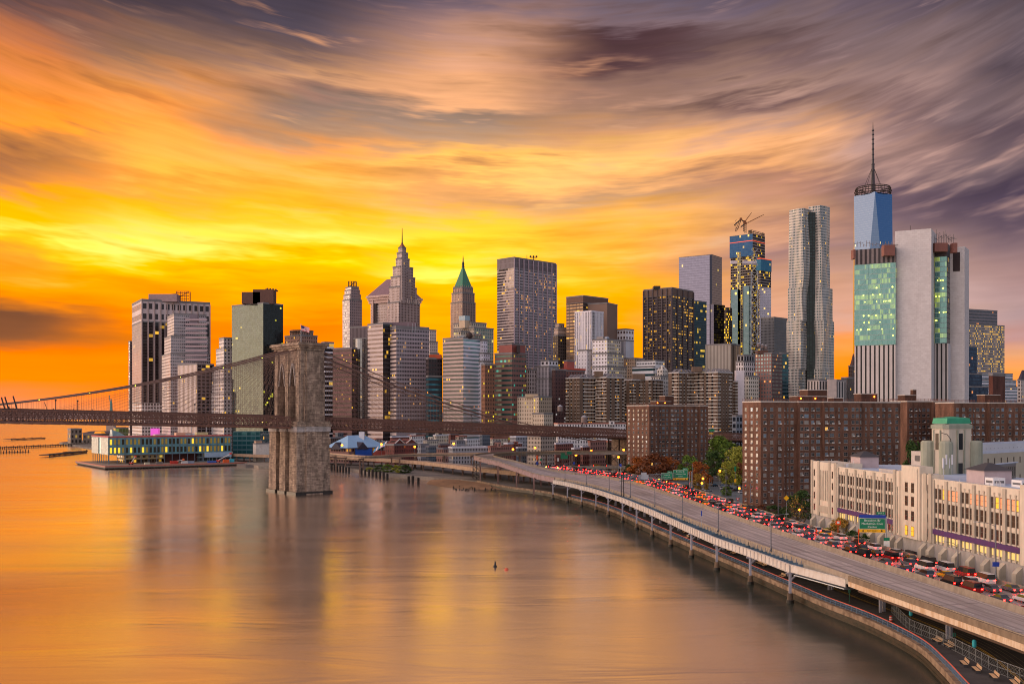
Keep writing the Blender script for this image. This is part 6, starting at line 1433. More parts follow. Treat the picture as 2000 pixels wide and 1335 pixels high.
for (f_, side) in ((.35, 0), (.5, 3)):
    a, c_ = (fp[0], fp[1]) if side == 0 else (fp[3], fp[0]); d_ = (c_-a); L_ = d_.length; d_.normalize(); n_ = Vector((d_.y, -d_.x)); q = a + d_*L_*f_
    m = MB(); w_ = 7; i0 = [(*(q - d_*w_ + n_*2), zt-1.6), (*(q + d_*w_ + n_*2), zt-1.6), (*(q + n_*2), zt + 4.6)]; i1 = [(*(q - d_*w_ - n_*9), zt-1.6), (*(q + d_*w_ - n_*9), zt-1.6), (*(q - n_*9), zt+4.6)]; m.loft([i0, i1][::1]); m.build('gable', plain('gable_dark', (52, 48, 60), .6), t)
m = MB(); d_ = (fp[1]-fp[0]).normalized(); n_ = Vector((d_.y, -d_.x)); m.obox(fp[0] + d_*8 + n_*.4, d_, 19, n_, .5, 5, zt - 1); m.build('blue_tarpaulin', plain('tarp_blue', (26, 84, 176), .5), t)
m = MB(); m.prism(foot(701, None, 711, 900, 6), ZT(852, 900) - 3, ZT(843, 900)); m.build('roof_turret', plain('turret_white', (206, 206, 210), .6), t)
t = tower('brick_building', 'red brick block with twin white edged gables beside the blue roofed pavilion', 752, 770, 815, 869, 850, 40, F('gable_brick', (128, 48, 40), (84, 64, 62), .4, .55, lit=.06), cat='building', bay=2.8, fh=3.6)
fp = foot(752, 770, 815, 850, 40); zt = ZT(869, 850) + 1.2
for (a, c_, f0, f1) in ((fp[0], fp[1], .02, .42), (fp[0], fp[1], .5, .98)):
    p, q = a.lerp(c_, f0), a.lerp(c_, f1); mid_ = (p+q)/2; dp = (fp[3]-fp[0])*.9; m = MB(); m.loft([[(*p, zt), (*q, zt), (*mid_, zt+3.6)], [(*(p+dp), zt), (*(q+dp), zt), (*(mid_+dp), zt+3.6)]]); g_ = m.build('gable', F('gable_brick', (128, 48, 40), (84, 64, 62), .4, .55, lit=.06), t)
    nn = (c_-a).normalized(); nn = Vector((nn.y, -nn.x))*.3; m = MB(); m.bar((*(p+nn), zt+.2), (*(mid_+nn), zt+3.8), .5); m.bar((*(mid_+nn), zt+3.8), (*(q+nn), zt+.2), .5); m.build('white_coping', plain('coping_white', (214, 206, 202), .6), g_)
t = thing('market_tent', 'striped blue and white sloping canopy between pavilion and red gabled block', 'canopy', (*XY(740, 880), GZ))
m = MB(); 
for k in range(6):
    a0, a1 = XY(728 + k*4.2, 870 + k), XY(728 + (k+1)*4.2, 870 + k); n_ = Vector((0, 12)); m.poly([(*a0, ZT(884 - k*2.6, 870)), (*a1, ZT(884 - (k+1)*2.6, 870)), (*(a1+n_), ZT(876 - (k+1)*2.6, 882)), (*(a0+n_), ZT(876 - k*2.6, 882))], k % 2)
m.build('canopy', [plain('canopy_cyan', (70, 150, 196), .5), plain('canopy_pale', (214, 206, 208), .5)], t)
m = MB(); m.prism(foot(729, None, 752, 886, 6), GZ, ZT(880, 886)); m.build('base', plain('tent_base', (150, 70, 60), .8), t)

# ------------------------------------------------------------------ the low old quarter seen beneath the bridge
LOWC = {'red brick': ((150, 70, 56), (62, 46, 48)), 'rosy brick': ((178, 112, 96), (80, 60, 60)), 'cream': ((206, 190, 164), (96, 84, 78)), 'white': ((214, 208, 206), (104, 100, 110)), 'grey': ((150, 148, 154), (70, 68, 76)), 'slate blue': ((92, 106, 122), (60, 72, 88)), 'tan': ((168, 148, 128), (50, 42, 40)), 'dark brown': ((98, 72, 64), (54, 44, 44))}
ROOFS = {'pale roof': plain('pale_roof', (196, 196, 204), .7), 'grey roof': plain('grey_roof', (120, 116, 120), .85), 'rusty roof': plain('rusty_roof', (150, 96, 82), .85)}
def low(L, C, Rr, top, Y, colr, label, lit=.08, extra=None, th=40, h2=None, bay=2.4, fh=3.4):
    wl, gs_ = LOWC[colr]; mt = F('low_' + colr.replace(' ', '_') + ('_lit' if lit > .15 else ''), wl, gs_, .42, .55, lit=lit, litc=(255, 190, 80), lits=1.4)
    rf = ROOFS[list(ROOFS)[int(L) % 3]]
    t = tower(colr.replace(' ', '_').split('_')[-1] + '_building' if False else 'low_building', label, L, C, Rr, top, Y, th, mt, bay=bay, fh=fh, cat='low building', roof=rf, para=.8, group='low old buildings beneath the bridge')
    if extra:
        for (l, r_, tp) in extra:
            m = MB(); m.prism(foot(l, None, r_, Y + 6, 5), ZT(top, Y) - 1, ZT(tp, Y), bay=3, fh=3); m.build('roof_house', mt, t)
    return t
low(762, 766, 800, 853, 930, 'red brick', 'plain red brick box standing behind the twin gabled block', .02)
low(797, 804, 829, 851, 990, 'white', 'long whitish building behind the red box, under the bridge deck', .02, [(800, 812, 848)])
low(814, 822, 838, 868, 905, 'grey', 'small grey building just right of the twin gabled red block')
low(826, 834, 856, 860, 950, 'cream', 'cream building with stepped roof huts right of the long whitish one', .1, [(836, 846, 853)])
low(832, 838, 852, 872, 880, 'slate blue', 'little slate blue house with pale hipped roof front row')
low(846, 852, 876, 850, 1010, 'cream', 'broad cream block with lamp lit roof just under the deck', .2, [(850, 856, 846)])
low(850, 866, 890, 876, 890, 'rosy brick', 'rosy brick house in the front row left of the long grey shed')
low(874, 880, 898, 848, 1030, 'red brick', 'red brick block tucked high under the deck', .04)
low(880, 892, 908, 861, 960, 'grey', 'grey house with tidy pale roof in the middle row', .1)
low(890, 896, 912, 852, 1000, 'tan', 'tan narrow house right of the high red brick block')
low(906, 912, 936, 858, 970, 'white', 'white block left of the slate blue cube')
low(937, 942, 957, 849, 930, 'slate blue', 'slate blue cube, darkest of the houses under the deck', .02)
low(876, 884, 955, 874, 860, 'grey', 'long low grey shed with a pale flat roof in the front row', .02, th=70)
low(956, 962, 992, 856, 1000, 'cream', 'cream house with pale gable right of the slate blue cube')
low(953, 958, 1002, 872, 850, 'rosy brick', 'wide orange pink brick warehouse with many small windows', .04, [(966, 978, 864)])
low(984, 992, 1020, 866, 900, 'red brick', 'stepped red brick house right of the orange pink warehouse', .05, [(1003, 1012, 862)])
low(996, 1008, 1033, 853, 960, 'grey', 'grey gabled shed between the red stepped house and the tan office')
low(1030, 1056, 1086, 852, 830, 'tan', 'tan six storey office with rows of dark windows and a dark side', .02, th=50, bay=1.9, fh=3.2)
low(1083, 1086, 1119, 866, 800, 'red brick', 'red brick building with green grey windows right of the tan office', .03)
low(1118, 1124, 1150, 858, 900, 'white', 'plain white shed right of the red brick building under the deck', .0)
low(1116, 1122, 1140, 876, 790, 'dark brown', 'low dark brown house below the plain white shed', .1)
low(1134, 1138, 1152, 872, 780, 'red brick', 'crimson blank walled house left of the arched window brick row', .0)
low(1148, 1153, 1184, 862, 785, 'rosy brick', 'old brick row with pale window heads left of the brown block', .05)
low(1184, 1188, 1226, 862, 770, 'dark brown', 'brown brick house next to the tall brick slab', .06)
low(1082, 1090, 1222, 827, 850, 'white', 'long white building whose roof shows just above the bridge deck', .0, [(1190, 1200, 822)], th=75)
low(640, 646, 668, 855, 1000, 'dark brown', 'dark brown building left behind the blue roofed pavilion')
low(655, 660, 700, 846, 1080, 'slate blue', 'slate blue block far behind the blue roofed pavilion')
low(470, 476, 505, 850, 1050, 'rosy brick', 'rosy block under the bridge left of the stone tower', .05)
water_tank('round tank on legs standing on the long white roof beside the bridge deck', 1141, 810, 835, h=9.5)
water_tank('dark tank on the dark red brick block behind the bridge deck', 1094, 790, 845, h=8)
# extra small houses filling the blocks between
FILL = [(700, 1120, 853), (735, 1060, 857), (752, 1010, 862), (790, 940, 872), (812, 1060, 847), (860, 930, 868), (868, 1080, 845), (905, 900, 872), (925, 1050, 848), (948, 1060, 846), (968, 930, 862), (975, 1080, 846), (1012, 860, 874), (1022, 1000, 848), (1046, 900, 856), (1070, 870, 862), (1100, 960, 852), (1128, 980, 848), (1160, 860, 858), (1172, 930, 852), (1200, 900, 855), (1210, 820, 866)]
rnd = random.Random(21); nm = list(LOWC)
for k, (px, Y, tp) in enumerate(FILL):
    colr = nm[(k*3 + 1) % len(nm)]; w_ = rnd.uniform(14, 24)
    low(px - 4, px, px - 4 + w_, tp, Y, colr, '%s half hidden house, %s from the left behind the roofs under the deck' % (colr, ('first', 'second', 'third', 'fourth', 'fifth', 'sixth', 'seventh', 'eighth', 'ninth', 'tenth', 'eleventh', 'twelfth', 'thirteenth', 'fourteenth', 'fifteenth', 'sixteenth', 'seventeenth', 'eighteenth', 'nineteenth', 'twentieth', 'twenty first', 'twenty second')[k]), .06)

# ------------------------------------------------------------------ windows shared by the brick blocks
WFR = plain('window_frame_pale', (140, 132, 126), .5); PANES = [plain('pane_dark', (34, 34, 40), .08, .2, spec=.9), plain('pane_grey', (92, 98, 106), .1, .4, spec=.9), plain('pane_curtain', (136, 130, 124), .5), glow('pane_warm', (255, 190, 80), .9, (160, 120, 70)), plain('pane_blue', (120, 140, 160), .1, .5, spec=.9)]
ACM = plain('ac_unit', (196, 194, 190), .6); SILL = plain('sill_stone', (150, 130, 116), .8)
def sash(m, w=1.5, h=1.5, ac=False):
    """sash window in a wall: x along the wall, -y outwards, origin at the middle of the sill"""
    f = .1; m.prism([(-w/2, -.05), (w/2, -.05), (w/2, .12), (-w/2, .12)], 0, h, 0)
    for a, c_ in ((-w/2 + f, -.04), (.04, w/2 - f)):
        for z0, z1 in ((f, h/2 - .04), (h/2 + .04, h - f)): m.quad((a, -.065, z0), (c_, -.065, z0), (c_, -.065, z1), (a, -.065, z1), 1)
    m.prism([(-w/2 - .12, -.16), (w/2 + .12, -.16), (w/2 + .12, .1), (-w/2 - .12, .1)], -.14, -.01, 3, bottom=True)
    if ac: m.prism([(.08, -.6), (w/2 - .1, -.6), (w/2 - .1, -.06), (.08, -.06)], .02, .5, 2, bottom=True)
SASH = {}
def sash_mesh(pane, w, h, ac):
    k = (pane, w, h, ac)
    if k not in SASH: m = MB(); sash(m, w, h, ac); SASH[k] = m.mesh('sash_window', [WFR, PANES[pane], ACM, SILL])
    return SASH[k]
def add_windows(root, spots, limit=100):
    """spots: (x, y, z, d, w, h, pane, ac); nearest become parts of their own"""
    spots = sorted(spots, key=lambda q: q[0]**2 + q[1]**2 + (q[2]-EYE)**2*.2); L0 = Vector(root.location)
    for (x, y, z, d, w, h, pane, ac) in spots[:limit]:
        place(sash_mesh(pane, w, h, ac), 'window', root, Vector((x, y, z)) - L0, math.atan2(d.y, d.x))
    rest = {}
    mb = MB()
    for (x, y, z, d, w, h, pane, ac) in spots[limit:]:
        t_ = MB(); sash(t_, w, h, ac); n = len(mb.v); o = Vector((-d.y, d.x))
        mb.v += [(x + d.x*a + o.x*b_, y + d.y*a + o.y*b_, z + c_) for a, b_, c_ in t_.v]; mb.f += [tuple(i + n for i in f) for f in t_.f]; mb.uv += t_.uv
        mb.mi += [(3 + pane if q == 1 else {0: 0, 2: 1, 3: 2}[q]) for q in t_.mi]
    if mb.f: tag(mb.build('window', [WFR, ACM, SILL] + PANES, root), kind='stuff')
PRJ = brick('project_brick', (116, 84, 68), (100, 70, 57), (112, 82, 68), (.45, .16), .9, .5)
PRJ2 = brick('project_brick_dark', (92, 64, 52), (80, 54, 44), (96, 70, 58), (.45, .16), .9, .3)
COPING = plain('coping_pale', (186, 176, 166), .7)
def brick_block(label, C, alpha, segs, left, leftcols, z1, depth=15, seed=1, bulk=(), fh=2.78):
    d = Vector((math.cos(R(alpha)), math.sin(R(alpha)))); n = Vector((-d.y, d.x)); C = Vector(C); rnd = random.Random(seed)
    t = thing('apartment_block', label, 'apartment block', (*(C + d*sum(q[0] for q in segs)/2 + n*depth/2), GZ), group='brown brick apartment slabs')
    front = []; s = 0; spots = []; nf = int((z1 - GZ - 2.2)/fh)
    def wins(o, dd, cols):
        for c_ in cols:
            cs, w = (c_ if isinstance(c_, tuple) else (c_, 1.5)); q = o + dd*cs
            for k in range(nf):
                z = GZ + 2.0 + k*fh
                spots.append((q.x, q.y, z, dd, w, 1.55, rnd.choices((0, 1, 2, 3, 4), (62, 21, 8, .8, 8))[0], rnd.random() < .35))
    for (L, r, cols) in segs:
        a, b_ = C + d*s + n*r, C + d*(s + L) + n*r; front += [a, b_]; wins(a, d, cols); s += L
    far = C + d*s + n*depth; poly = front + [far, C + n*left]
    wins(C + n*left, -n, leftcols)
    m = MB(); m.prism(poly, GZ, z1); m.build('wall', PRJ, t)
    r = MB(); 
    for a, b_ in zip(poly, poly[1:] + poly[:1]):
        if (b_-a).length < .1: continue
        dd = (b_-a).normalized(); nn = Vector((dd.y, -dd.x)); r.obox(a - nn*.35, dd, (b_-a).length, nn, .5, z1, z1 + .55)
    r.poly([(*p, z1 + .15) for p in poly], 1); ro = r.build('roof', [COPING, plain('roof_red', (110, 72, 62), .9)], t)
    rr = MB()
    for a, b_ in zip(poly, poly[1:] + poly[:1]):
        dd = (b_-a); k = 0
        while k < dd.length: q = a + dd.normalized()*k; rr.bar((*q, z1+.5), (*q, z1+1.7), .08); k += 2.5
        for zz in (1.1, 1.7): rr.bar((*a, z1+zz), (*b_, z1+zz), .06)
    rr.build('roof_railing', plain('rail_rust', (120, 76, 64), .7), ro)
    for (s0, w0, l, dp, h, lamps) in bulk:
        m = MB(); m.obox(C + d*s0 + n*w0, d, l, n, dp, z1, z1 + h); b_o = m.build('bulkhead', PRJ2, ro)
        m = MB(); m.obox(C + d*(s0-.2) + n*(w0-.2), d, l+.4, n, dp+.4, z1 + h, z1 + h + .3); m.build('bulkhead_coping', COPING, b_o)
        for ls in lamps:
            q = C + d*(s0 + ls) + n*(w0 - .3); m = MB(); m.sphere((*q, z1 + h*.7), .35, 6, 4); m.build('lamp', glow('bulkhead_lamp', (255, 120, 30), 14), b_o)
    add_windows(t, spots); return t
A1 = [2, 5.2, 9.2]
brick_block('large brown brick apartment slab beside the highway, nearest of the brick slabs', (105.2, 433), 20,
            [(11.8, 0, [2, 5.4, 9.4]), (8, 2.6, [1.2, (3.4, .8), 5.6]), (12.2, 1.2, [1.6, (4, 2.2), 7.2, (10, 2.0)]), (19, .2, [1.4, (4.2, 2.2), (8, .9), (11.5, 2.0), 15.4, 17.6]), (14, 2.4, [1.8, (5, .8), 8, 11.6]), (11.5, 4.2, [2, 5.4, 9.4])],
            14, [2.6, 7.2, 11.2], 49.5, 18, 1, [(22, 5, 15, 6, 2.6, (1.5, 9)), (28, 6, 10, 6, 5.4, ()), (58, 8, 9, 5, 4, (7,)), (44, 9, 5, 4, 2, ())])
brick_block('brown brick slab end right behind the large brick slab, left of the green capped tower', (193, 500), 20, [(7, 0, [2, 5]), (9, 1.8, [1.6, (4.6, 2), 7.4]), (9.5, 0, [2, 5.4, 8])], 12, [], 50.4, 14, 2, [(2, 4, 7, 5, 3.2, ()), (8, 5, 2, 2, 6, ())])
brick_block('brown brick slab at the right edge behind the school roofs', (203, 470), 20, [(11, 0, [1.8, 5.4, 9.2]), (10, 1.8, [1.6, (4.4, 2), 7.6]), (10, .4, [2, (5, 2), 8]), (20, 0, [2, 6, 10, 14, 18])], 12, [], 49.4, 14, 3, [(24, 6, 9, 5, 4, ())])
brick_block('square brown brick apartment slab standing alone above autumn trees', (85.8, 640), 30, [(8, 0, [2, (5.4, .9)]), (9, 1.4, [1.4, (4.2, 2.2), 7.2]), (6.4, 1.4, [(2.2, 2), 4.9]), (7, 2.6, [1.6, 4.9]), (10.5, 1.4, [2, (5, .9), 8.4]), (7, .2, [1.6, (4.8, .9)])], 23.6, [2.4, 7.4, 12.4, 16.8, 20.8], 49.4, 22, 4, [(10, 6, 12, 6, 2.8, (1, 7)), (18, 7, 7, 6, 6.4, ())])

# ------------------------------------------------------------------ the pale concrete school along the highway
SO = Vector((99.3, 339)); SD = Vector((.0995, -.99504)); SN = Vector((.99504, .0995))
def sp(s, t_, z=None):
    p = SO + SD*s + SN*t_; return p if z is None else Vector((p.x, p.y, z))
CREAM = streaked('school_concrete', (204, 192, 174), (172, 160, 144), .85, .7, .12, .55)
CREAMD = streaked('school_pier', (176, 166, 150), (146, 136, 122), .85, .7, .12, .6)
BASEC = streaked('school_base', (160, 154, 150), (128, 124, 120), .85, .5, .2, .6)
ZR = 28.3
school = thing('school_building', 'long pale concrete school with tall piers and purple bands beside the highway', 'building', (*sp(60, 15), GZ))
def sbox(m, s0, s1, t0, t1, z0, z1, mi=0): m.prism([sp(s0, t0), sp(s0, t1), sp(s1, t1), sp(s1, t0)][::-1], z0, z1, mi, bottom=True)
m = MB(); sbox(m, 0.3, 150, .42, 30, GZ, 27.4); m.build('wall', CREAM, school)
m = MB(); sbox(m, .5, 150, 1.2, 29.6, 27.4, 27.75); roof_s = m.build('roof', streaked('school_roof', (176, 188, 206), (150, 160, 178), .6, .2, .2, .6), school)
for s0, s1 in ((20.5, 57.8), (78.8, 116.4)):
    m = MB(); sbox(m, s0, s1, .2, 1.2, 25.9, ZR); sbox(m, s0, s1, .3, 1.2, 22.4, 23.2); sbox(m, s0, s1, .3, 1.2, 18.5, 19.6); sbox(m, s0, s1, .3, 1.2, 15.6, 15.9); m.build('spandrel', CREAM, school)
m = MB(); sbox(m, -.1, 150, -.1, .40, GZ, 11.9); m.build('base_wall', BASEC, school)
for s0, s1 in ((20.5, 57.8), (78.8, 116.4)):
    m = MB()
    for k in range(7):
        c_ = s0 + (s1-s0)*k/6; sbox(m, c_-.6, c_+.6, -.12, 1.0, 11.9, 28.0)
        for j in (1, 2):
            if k < 6: q = c_ + (s1-s0)/6*j/3; sbox(m, q-.2, q+.2, .1, .95, 11.9, 26.4); sbox(m, q-.28, q+.28, .02, .95, 26.4, 26.9)
    m.build('window_piers', CREAMD, school)
for s0, s1 in ((20.6, 57.7), (78.9, 116.3)):
    m = MB(); 
    for k in range(6): a = s0 + (s1-s0)*k/6; m_ = (s1-s0)/6
    sbox(m, s0, s1, -.2, .25, 14.3, 15.58); m.build('purple_band', plain('purple', (70, 36, 92), .6, var=.1), school)
for s0, s1, bk, zt in ((0, 20.5, 8, 29.2), (57.8, 78.8, 3, 29.2), (116.4, 150, 6, 29.4)): m = MB(); sbox(m, s0, s1, -.2, 1, 11.9, zt); sbox(m, s0, s1, 1, bk, 27, zt); m.build('pavilion_wall', CREAM, school)
m = MB(); sbox(m, 63.4, 73.2, -.7, 3, 11.9, 31.0); sbox(m, 64.2, 72.4, -.9, 2.8, 11.9, 30.4); m.build('tall_bay', CREAM, school)
m = MB()
for s in (0, 5.5, 14.0, 18.6, 57.9, 61.4, 74.6, 77.2): sbox(m, s, s+1.5, -.45, .2, 11.9, 29.5)
for k in range(5): s = 7.4 + k*1.35; sbox(m, s, s+.35, -.4, .2, 17, 26.6)
sbox(m, 7, 14, -.4, .2, 13, 15.2)
for s in (59.6, 75.9): sbox(m, s, s+.7, -.4, .2, 12.4, 25)
m.build('pilasters', CREAMD, school)
many('buttress', [lambda m, c_=c_: m.loft([[sp(c_-.8, -.05, GZ), sp(c_-.8, -1.9, GZ), sp(c_+.8, -1.9, GZ), sp(c_+.8, -.05, GZ)][::-1], [sp(c_-.8, -.05, 10), sp(c_-.8, -1.6, 10), sp(c_+.8, -1.6, 10), sp(c_+.8, -.05, 10)][::-1], [sp(c_-.8, -.05, 11.4), sp(c_-.8, -.2, 11.4), sp(c_+.8, -.2, 11.4), sp(c_+.8, -.05, 11.4)][::-1]]) for c_ in [20.5 + 37.3*k/6 for k in range(7)] + [78.8 + 37.6*k/6 for k in range(7)] + [3, 10, 17, 62, 75, 122, 130]], CREAMD, school)
SGL = [plain('school_pane', (66, 54, 48), .2, .2), glow('school_pane_sky_reflection', (255, 150, 90), .55, (190, 130, 100)), glow('school_pane_amber', (255, 180, 30), .9, (190, 140, 50)), glow('school_pane_yellow', (255, 215, 110), .45, (200, 180, 120))]  # second pane: reflected sunset sky put in as emission
SWF = plain('school_frame', (88, 76, 68), .6)
def swin(m, w, h, split=2):
    m.prism([(-w/2, -.06), (w/2, -.06), (w/2, .1), (-w/2, .1)], 0, h)
    for j in range(split): z0, z1 = .1 + (h-.1)*j/split, (h-.1)*(j+1)/split; m.quad((-w/2+.08, -.075, z0), (w/2-.08, -.075, z0), (w/2-.08, -.075, z1), (-w/2+.08, -.075, z1), 1)
SW = {}
def swm(w, h, g, sl=2):
    k = (round(w, 2), h, g, sl)
    if k not in SW: m = MB(); swin(m, w, h, sl); SW[k] = m.mesh('school_window', [SWF, SGL[g]])
    return SW[k]
rnd = random.Random(4); sw = []
rows = [(23.25, 2.6, 25.85), (19.65, 2.7, 22.35), (15.95, 2.5, 18.45)]
for s0, s1, rt in ((20.5, 57.8, 0), (78.8, 116.4, 1)):
    bw_ = (s1-s0)/6
    for k in range(6):
        for j in range(3):
            s = s0 + bw_*k + bw_*(j+.5)/3 + (.3, 0, -.3)[j]
            for r_i, (z, h, _) in enumerate(rows):
                g = 0
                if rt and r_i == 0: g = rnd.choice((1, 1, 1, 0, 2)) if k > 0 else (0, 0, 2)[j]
                sw.append((s, .33, z, 1.3, h, g, 2))
        for j in range(3):
            s = s0 + bw_*k + .95 + (bw_-1.9)*(j+.5)/3; sw.append((s, .28, 12.45, (bw_-2.0)/3, 1.75, 3 if (rt or k < 3) else 0, 1))
for s in (2.6, 17.0, 60.0+2.9 if False else 76.9):
    for z in (13.2, 17, 20.8, 24.4): sw.append((s, -.22, z, .9, 2.2, 0, 2))
for s in (66.6, 70.0):
    for z in (12.6, 16.6, 20.4, 24.0): sw.append((s, -.93, z, 1.5, 2.6, 0 if z > 13 else 2, 2))
sw.sort(key=lambda q: -q[0]); L0 = Vector(school.location); ra_ = math.atan2(SD.y, SD.x)
restm = MB()
for i, (s, t_, z, w, h, g, sl) in enumerate(sw):
    p = sp(s, t_, z)
    if i < 100: place(swm(w, h, g, sl), 'window', school, p - L0, ra_)
    else:
        q = MB(); swin(q, w, h, sl); n = len(restm.v); o = Vector((-SD.y, SD.x)); restm.v += [(p.x + SD.x*a + o.x*b_, p.y + SD.y*a + o.y*b_, z + c_) for a, b_, c_ in q.v]; restm.f += [tuple(i_ + n for i_ in f) for f in q.f]; restm.uv += q.uv; restm.mi += [0 if v == 0 else 1 + g for v in q.mi]
tag(restm.build('window', [SWF] + SGL, school), kind='stuff')
m = MB(); sbox(m, 66, 70.6, -1.0, .3, 4.5, 8.6); m.build('doorway', plain('door_dark', (44, 40, 40), .5), school)
# roof structures
def rb_(name, s0, s1, t0, t1, z0, z1, mat, lab=None):
    m = MB(); sbox(m, s0, s1, t0, t1, z0, z1); o = m.build(name, mat, roof_s); 
    if lab: o['label'] = lab
    return o
PALE = streaked('roofhouse', (186, 176, 168), (160, 150, 142), .8, .4, .3, .5); PINKH = plain('pink_house', (176, 158, 160), .8)
h1 = rb_('lift_house', 38, 47, 15, 24, 27.7, 33.8, PALE); rb_('roof_house', 12, 19, 8, 14, 27.7, 31.2, PINKH); rb_('roof_house', 84, 92, 6, 13, 27.7, 31, PINKH); rb_('low_parapet', 36, 56, 6, 6.6, 27.7, 28.6, PALE); rb_('roof_hatch', 100, 104, 8, 11, 27.7, 29.4, plain('white_box', (214, 214, 220), .6)); rb_('roof_hatch', 94, 97.5, 5, 8, 27.7, 29.6, plain('white_box', (214, 214, 220), .6))
m = MB(); sbox(m, 40.5, 43, 14.8, 15.05, 31, 32.6); m.build('louvre', plain('louvre_dark', (90, 86, 84)), h1)
for (s0, s1, t0, t1, z) in ((11.5, 19.5, 7.5, 14.5, 31.2), (83.5, 92.5, 5.5, 13.5, 31)):
    m = MB(); a = [sp(s0, t0), sp(s0, t1), sp(s1, t1), sp(s1, t0)][::-1]; c_ = sum((p for p in a), Vector((0, 0)))/4; m.loft([[(*p, z) for p in a], [(*c_.lerp(p, .15), z + 1.7) for p in a]]); m.build('tent_roof', plain('tent_dark', (64, 62, 66), .7), roof_s)
rnd = random.Random(9)
for k in range(26):
    s, t_ = rnd.uniform(2, 24) if k < 14 else rnd.uniform(80, 118), rnd.uniform(2, 12); h = rnd.uniform(.8, 2.8); m = MB(); p = sp(s, t_)
    if k % 3: m.bar((*p, 27.7), (*p, 27.7 + h), .12)
    else: m.box(p.x-.25, p.x+.25, p.y-.15, p.y+.15, 28.2, 27.7 + h); m.bar((*p, 27.7), (*p, 28.4), .1)
    m.build('antenna', plain('antenna_pale', (200, 198, 200), .5), roof_s)
# tower with the green cap
tf = foot(1814, 1848, 1903, 288, 65); cc = sum((p for p in tf), Vector((0, 0)))/4
tt = thing('roof_tower', 'pale concrete tower with rounded corner shafts and a green copper cap above the school roof', 'tower', (*cc, 27))
TWC = streaked('tower_concrete', (196, 184, 166), (166, 158, 142), .85, .6, .12, .5); SHAFT = streaked('tower_shaft', (150, 152, 136), (124, 128, 112), .85, .6, .12, .5)
def oct_(poly, ch):
    out = []
    for i in range(4):
        p, a, b_ = poly[i], poly[i-1], poly[(i+1) % 4]; out += [p + (a-p).normalized()*ch, p + (b_-p).normalized()*ch]
    return out
m = MB(); m.prism(oct_(tf, 1.2), 18, 40.6); m.build('shaft', TWC, tt)
m = MB(); m.loft([[(*p, 40.6) for p in oct_(inset(tf, -.25), 1.2)], [(*p, 41.6) for p in oct_(inset(tf, -.25), 1.2)], [(*p, 42.0) for p in oct_(inset(tf, .9), 1.0)]]); m.build('head_band', SHAFT, tt)
m = MB(); z = 42.0
for i, ins in enumerate((.75, .85, .95)): m.prism(inset(tf, ins), z, z + .5, bottom=True); z += .5
c4 = inset(tf, .95); m.loft([[(*p, z) for p in c4], [(*cc.lerp(p, .12), z + .45) for p in c4]]); m.build('green_cap', plain('copper_green', (52, 148, 112), .5, var=.15), tt)
for p in tf:
    for dq in (.0,):
        q = p + (p-cc).normalized()*.3; m = MB(); m.tube([(*q, 18), (*q, 36.6), (*q, 37.1)], [1.9, 1.9, 1.5], 12); m.build('corner_shaft', SHAFT, tt)
for (a, c_, f_, w_) in ((tf[0], tf[1], .5, 1.5), (tf[3], tf[0], .5, 1.1)):
    d_ = (c_-a).normalized(); n_ = Vector((d_.y, -d_.x)); q = a.lerp(c_, f_)
    m = MB(); m.obox(q - d_*(w_/2+.5) + n_*.02, d_, w_+1, n_, .12, 34.4, 40); o = m.build('window_surround', TWC, tt); m = MB(); m.obox(q - d_*w_/2 + n_*.1, d_, w_, n_, .1, 34.6, 39.2); m.build('slit_window', plain('slit_glass', (30, 32, 36), .15), o)
    m = MB(); 
    for e in (-1, 1): m.obox(q + d_*(e*(w_/2+.6) - .15) + n_*.02, d_, .3, n_, .35, 28, 40.2)
    m.build('flutes', SHAFT, tt)
m = MB(); d_ = (tf[1]-tf[0]).normalized(); n_ = Vector((d_.y, -d_.x)); m.obox(tf[0].lerp(tf[1], .5) - d_*.8 + n_*.03, d_, 1.6, n_, .1, 27.8, 30.8); m.build('roof_door', plain('door_dark', (44, 40, 40), .5), tt)
for k, (s, t_) in enumerate(((62, 18), (66, 17.5), (78, 14), (80, 15))):
    p = tf[0] + Vector((-1.6 + .8*k, -1.9)); m = MB(); m.box(p.x-.22, p.x+.22, p.y-.2, p.y+.2, 29.6 + k % 2, 32.4 + k % 2); m.bar((*p, 27), (*p, 31), .12); m.build('panel_antenna', plain('antenna_pale', (200, 198, 200), .5), tt)
m = MB(); p = tf[0] + Vector((.6, -1.6)); m.tube([(*p, 27.6), (*p, 37.6), (p.x-1, p.y, 39), (p.x-2.6, p.y, 39.4)], .1, 6); m.build('swan_neck_lamp', DARKSTEEL, tt)
# rear school wings at the right
wg = F('wing_wall', (190, 172, 140), (84, 66, 56), .16, .35, lit=.0)
t = tower('school_wing', 'long beige rear wing with a pale blue flat roof at the right edge', 1904, 1910, 2010, 884, 330, 50, wg, cat='building', bay=4.4, fh=5.6, para=.4, roof=plain('wing_coping', (190, 196, 212), .6))
tower('', '', 1900, 1906, 2012, 866, 372, 50, F('wing_back', (196, 200, 214), (170, 176, 196), .1, .1, lit=0), parent=t, part='rear_block', para=.3, roof=plain('wing_coping', (190, 196, 212), .6))
t = tower('roof_hut', 'small roof hut with windows and a flat overhanging roof on the school, right edge', 1942, 1946, 1984, 908, 262, 45, F('hut_wall', (120, 104, 92), (90, 92, 84), .6, .6, lit=0), cat='hut', bay=1.6, fh=4, z0=27.7, para=.2)
m = MB(); m.prism(inset(foot(1942, 1946, 1984, 262, 45), -1.2), ZT(907, 262), ZT(905, 262), bottom=True); m.build('overhang', plain('hut_roof', (170, 180, 196), .6), t)
q = XY(1966, 250); t = thing('satellite_dish', 'white satellite dish on the school roof before the small hut', 'dish', (*q, 27.7)); m = MB(); m.bar((*q, 27.7), (*q, 29.2), .12); m.build('stand', STEEL, t)
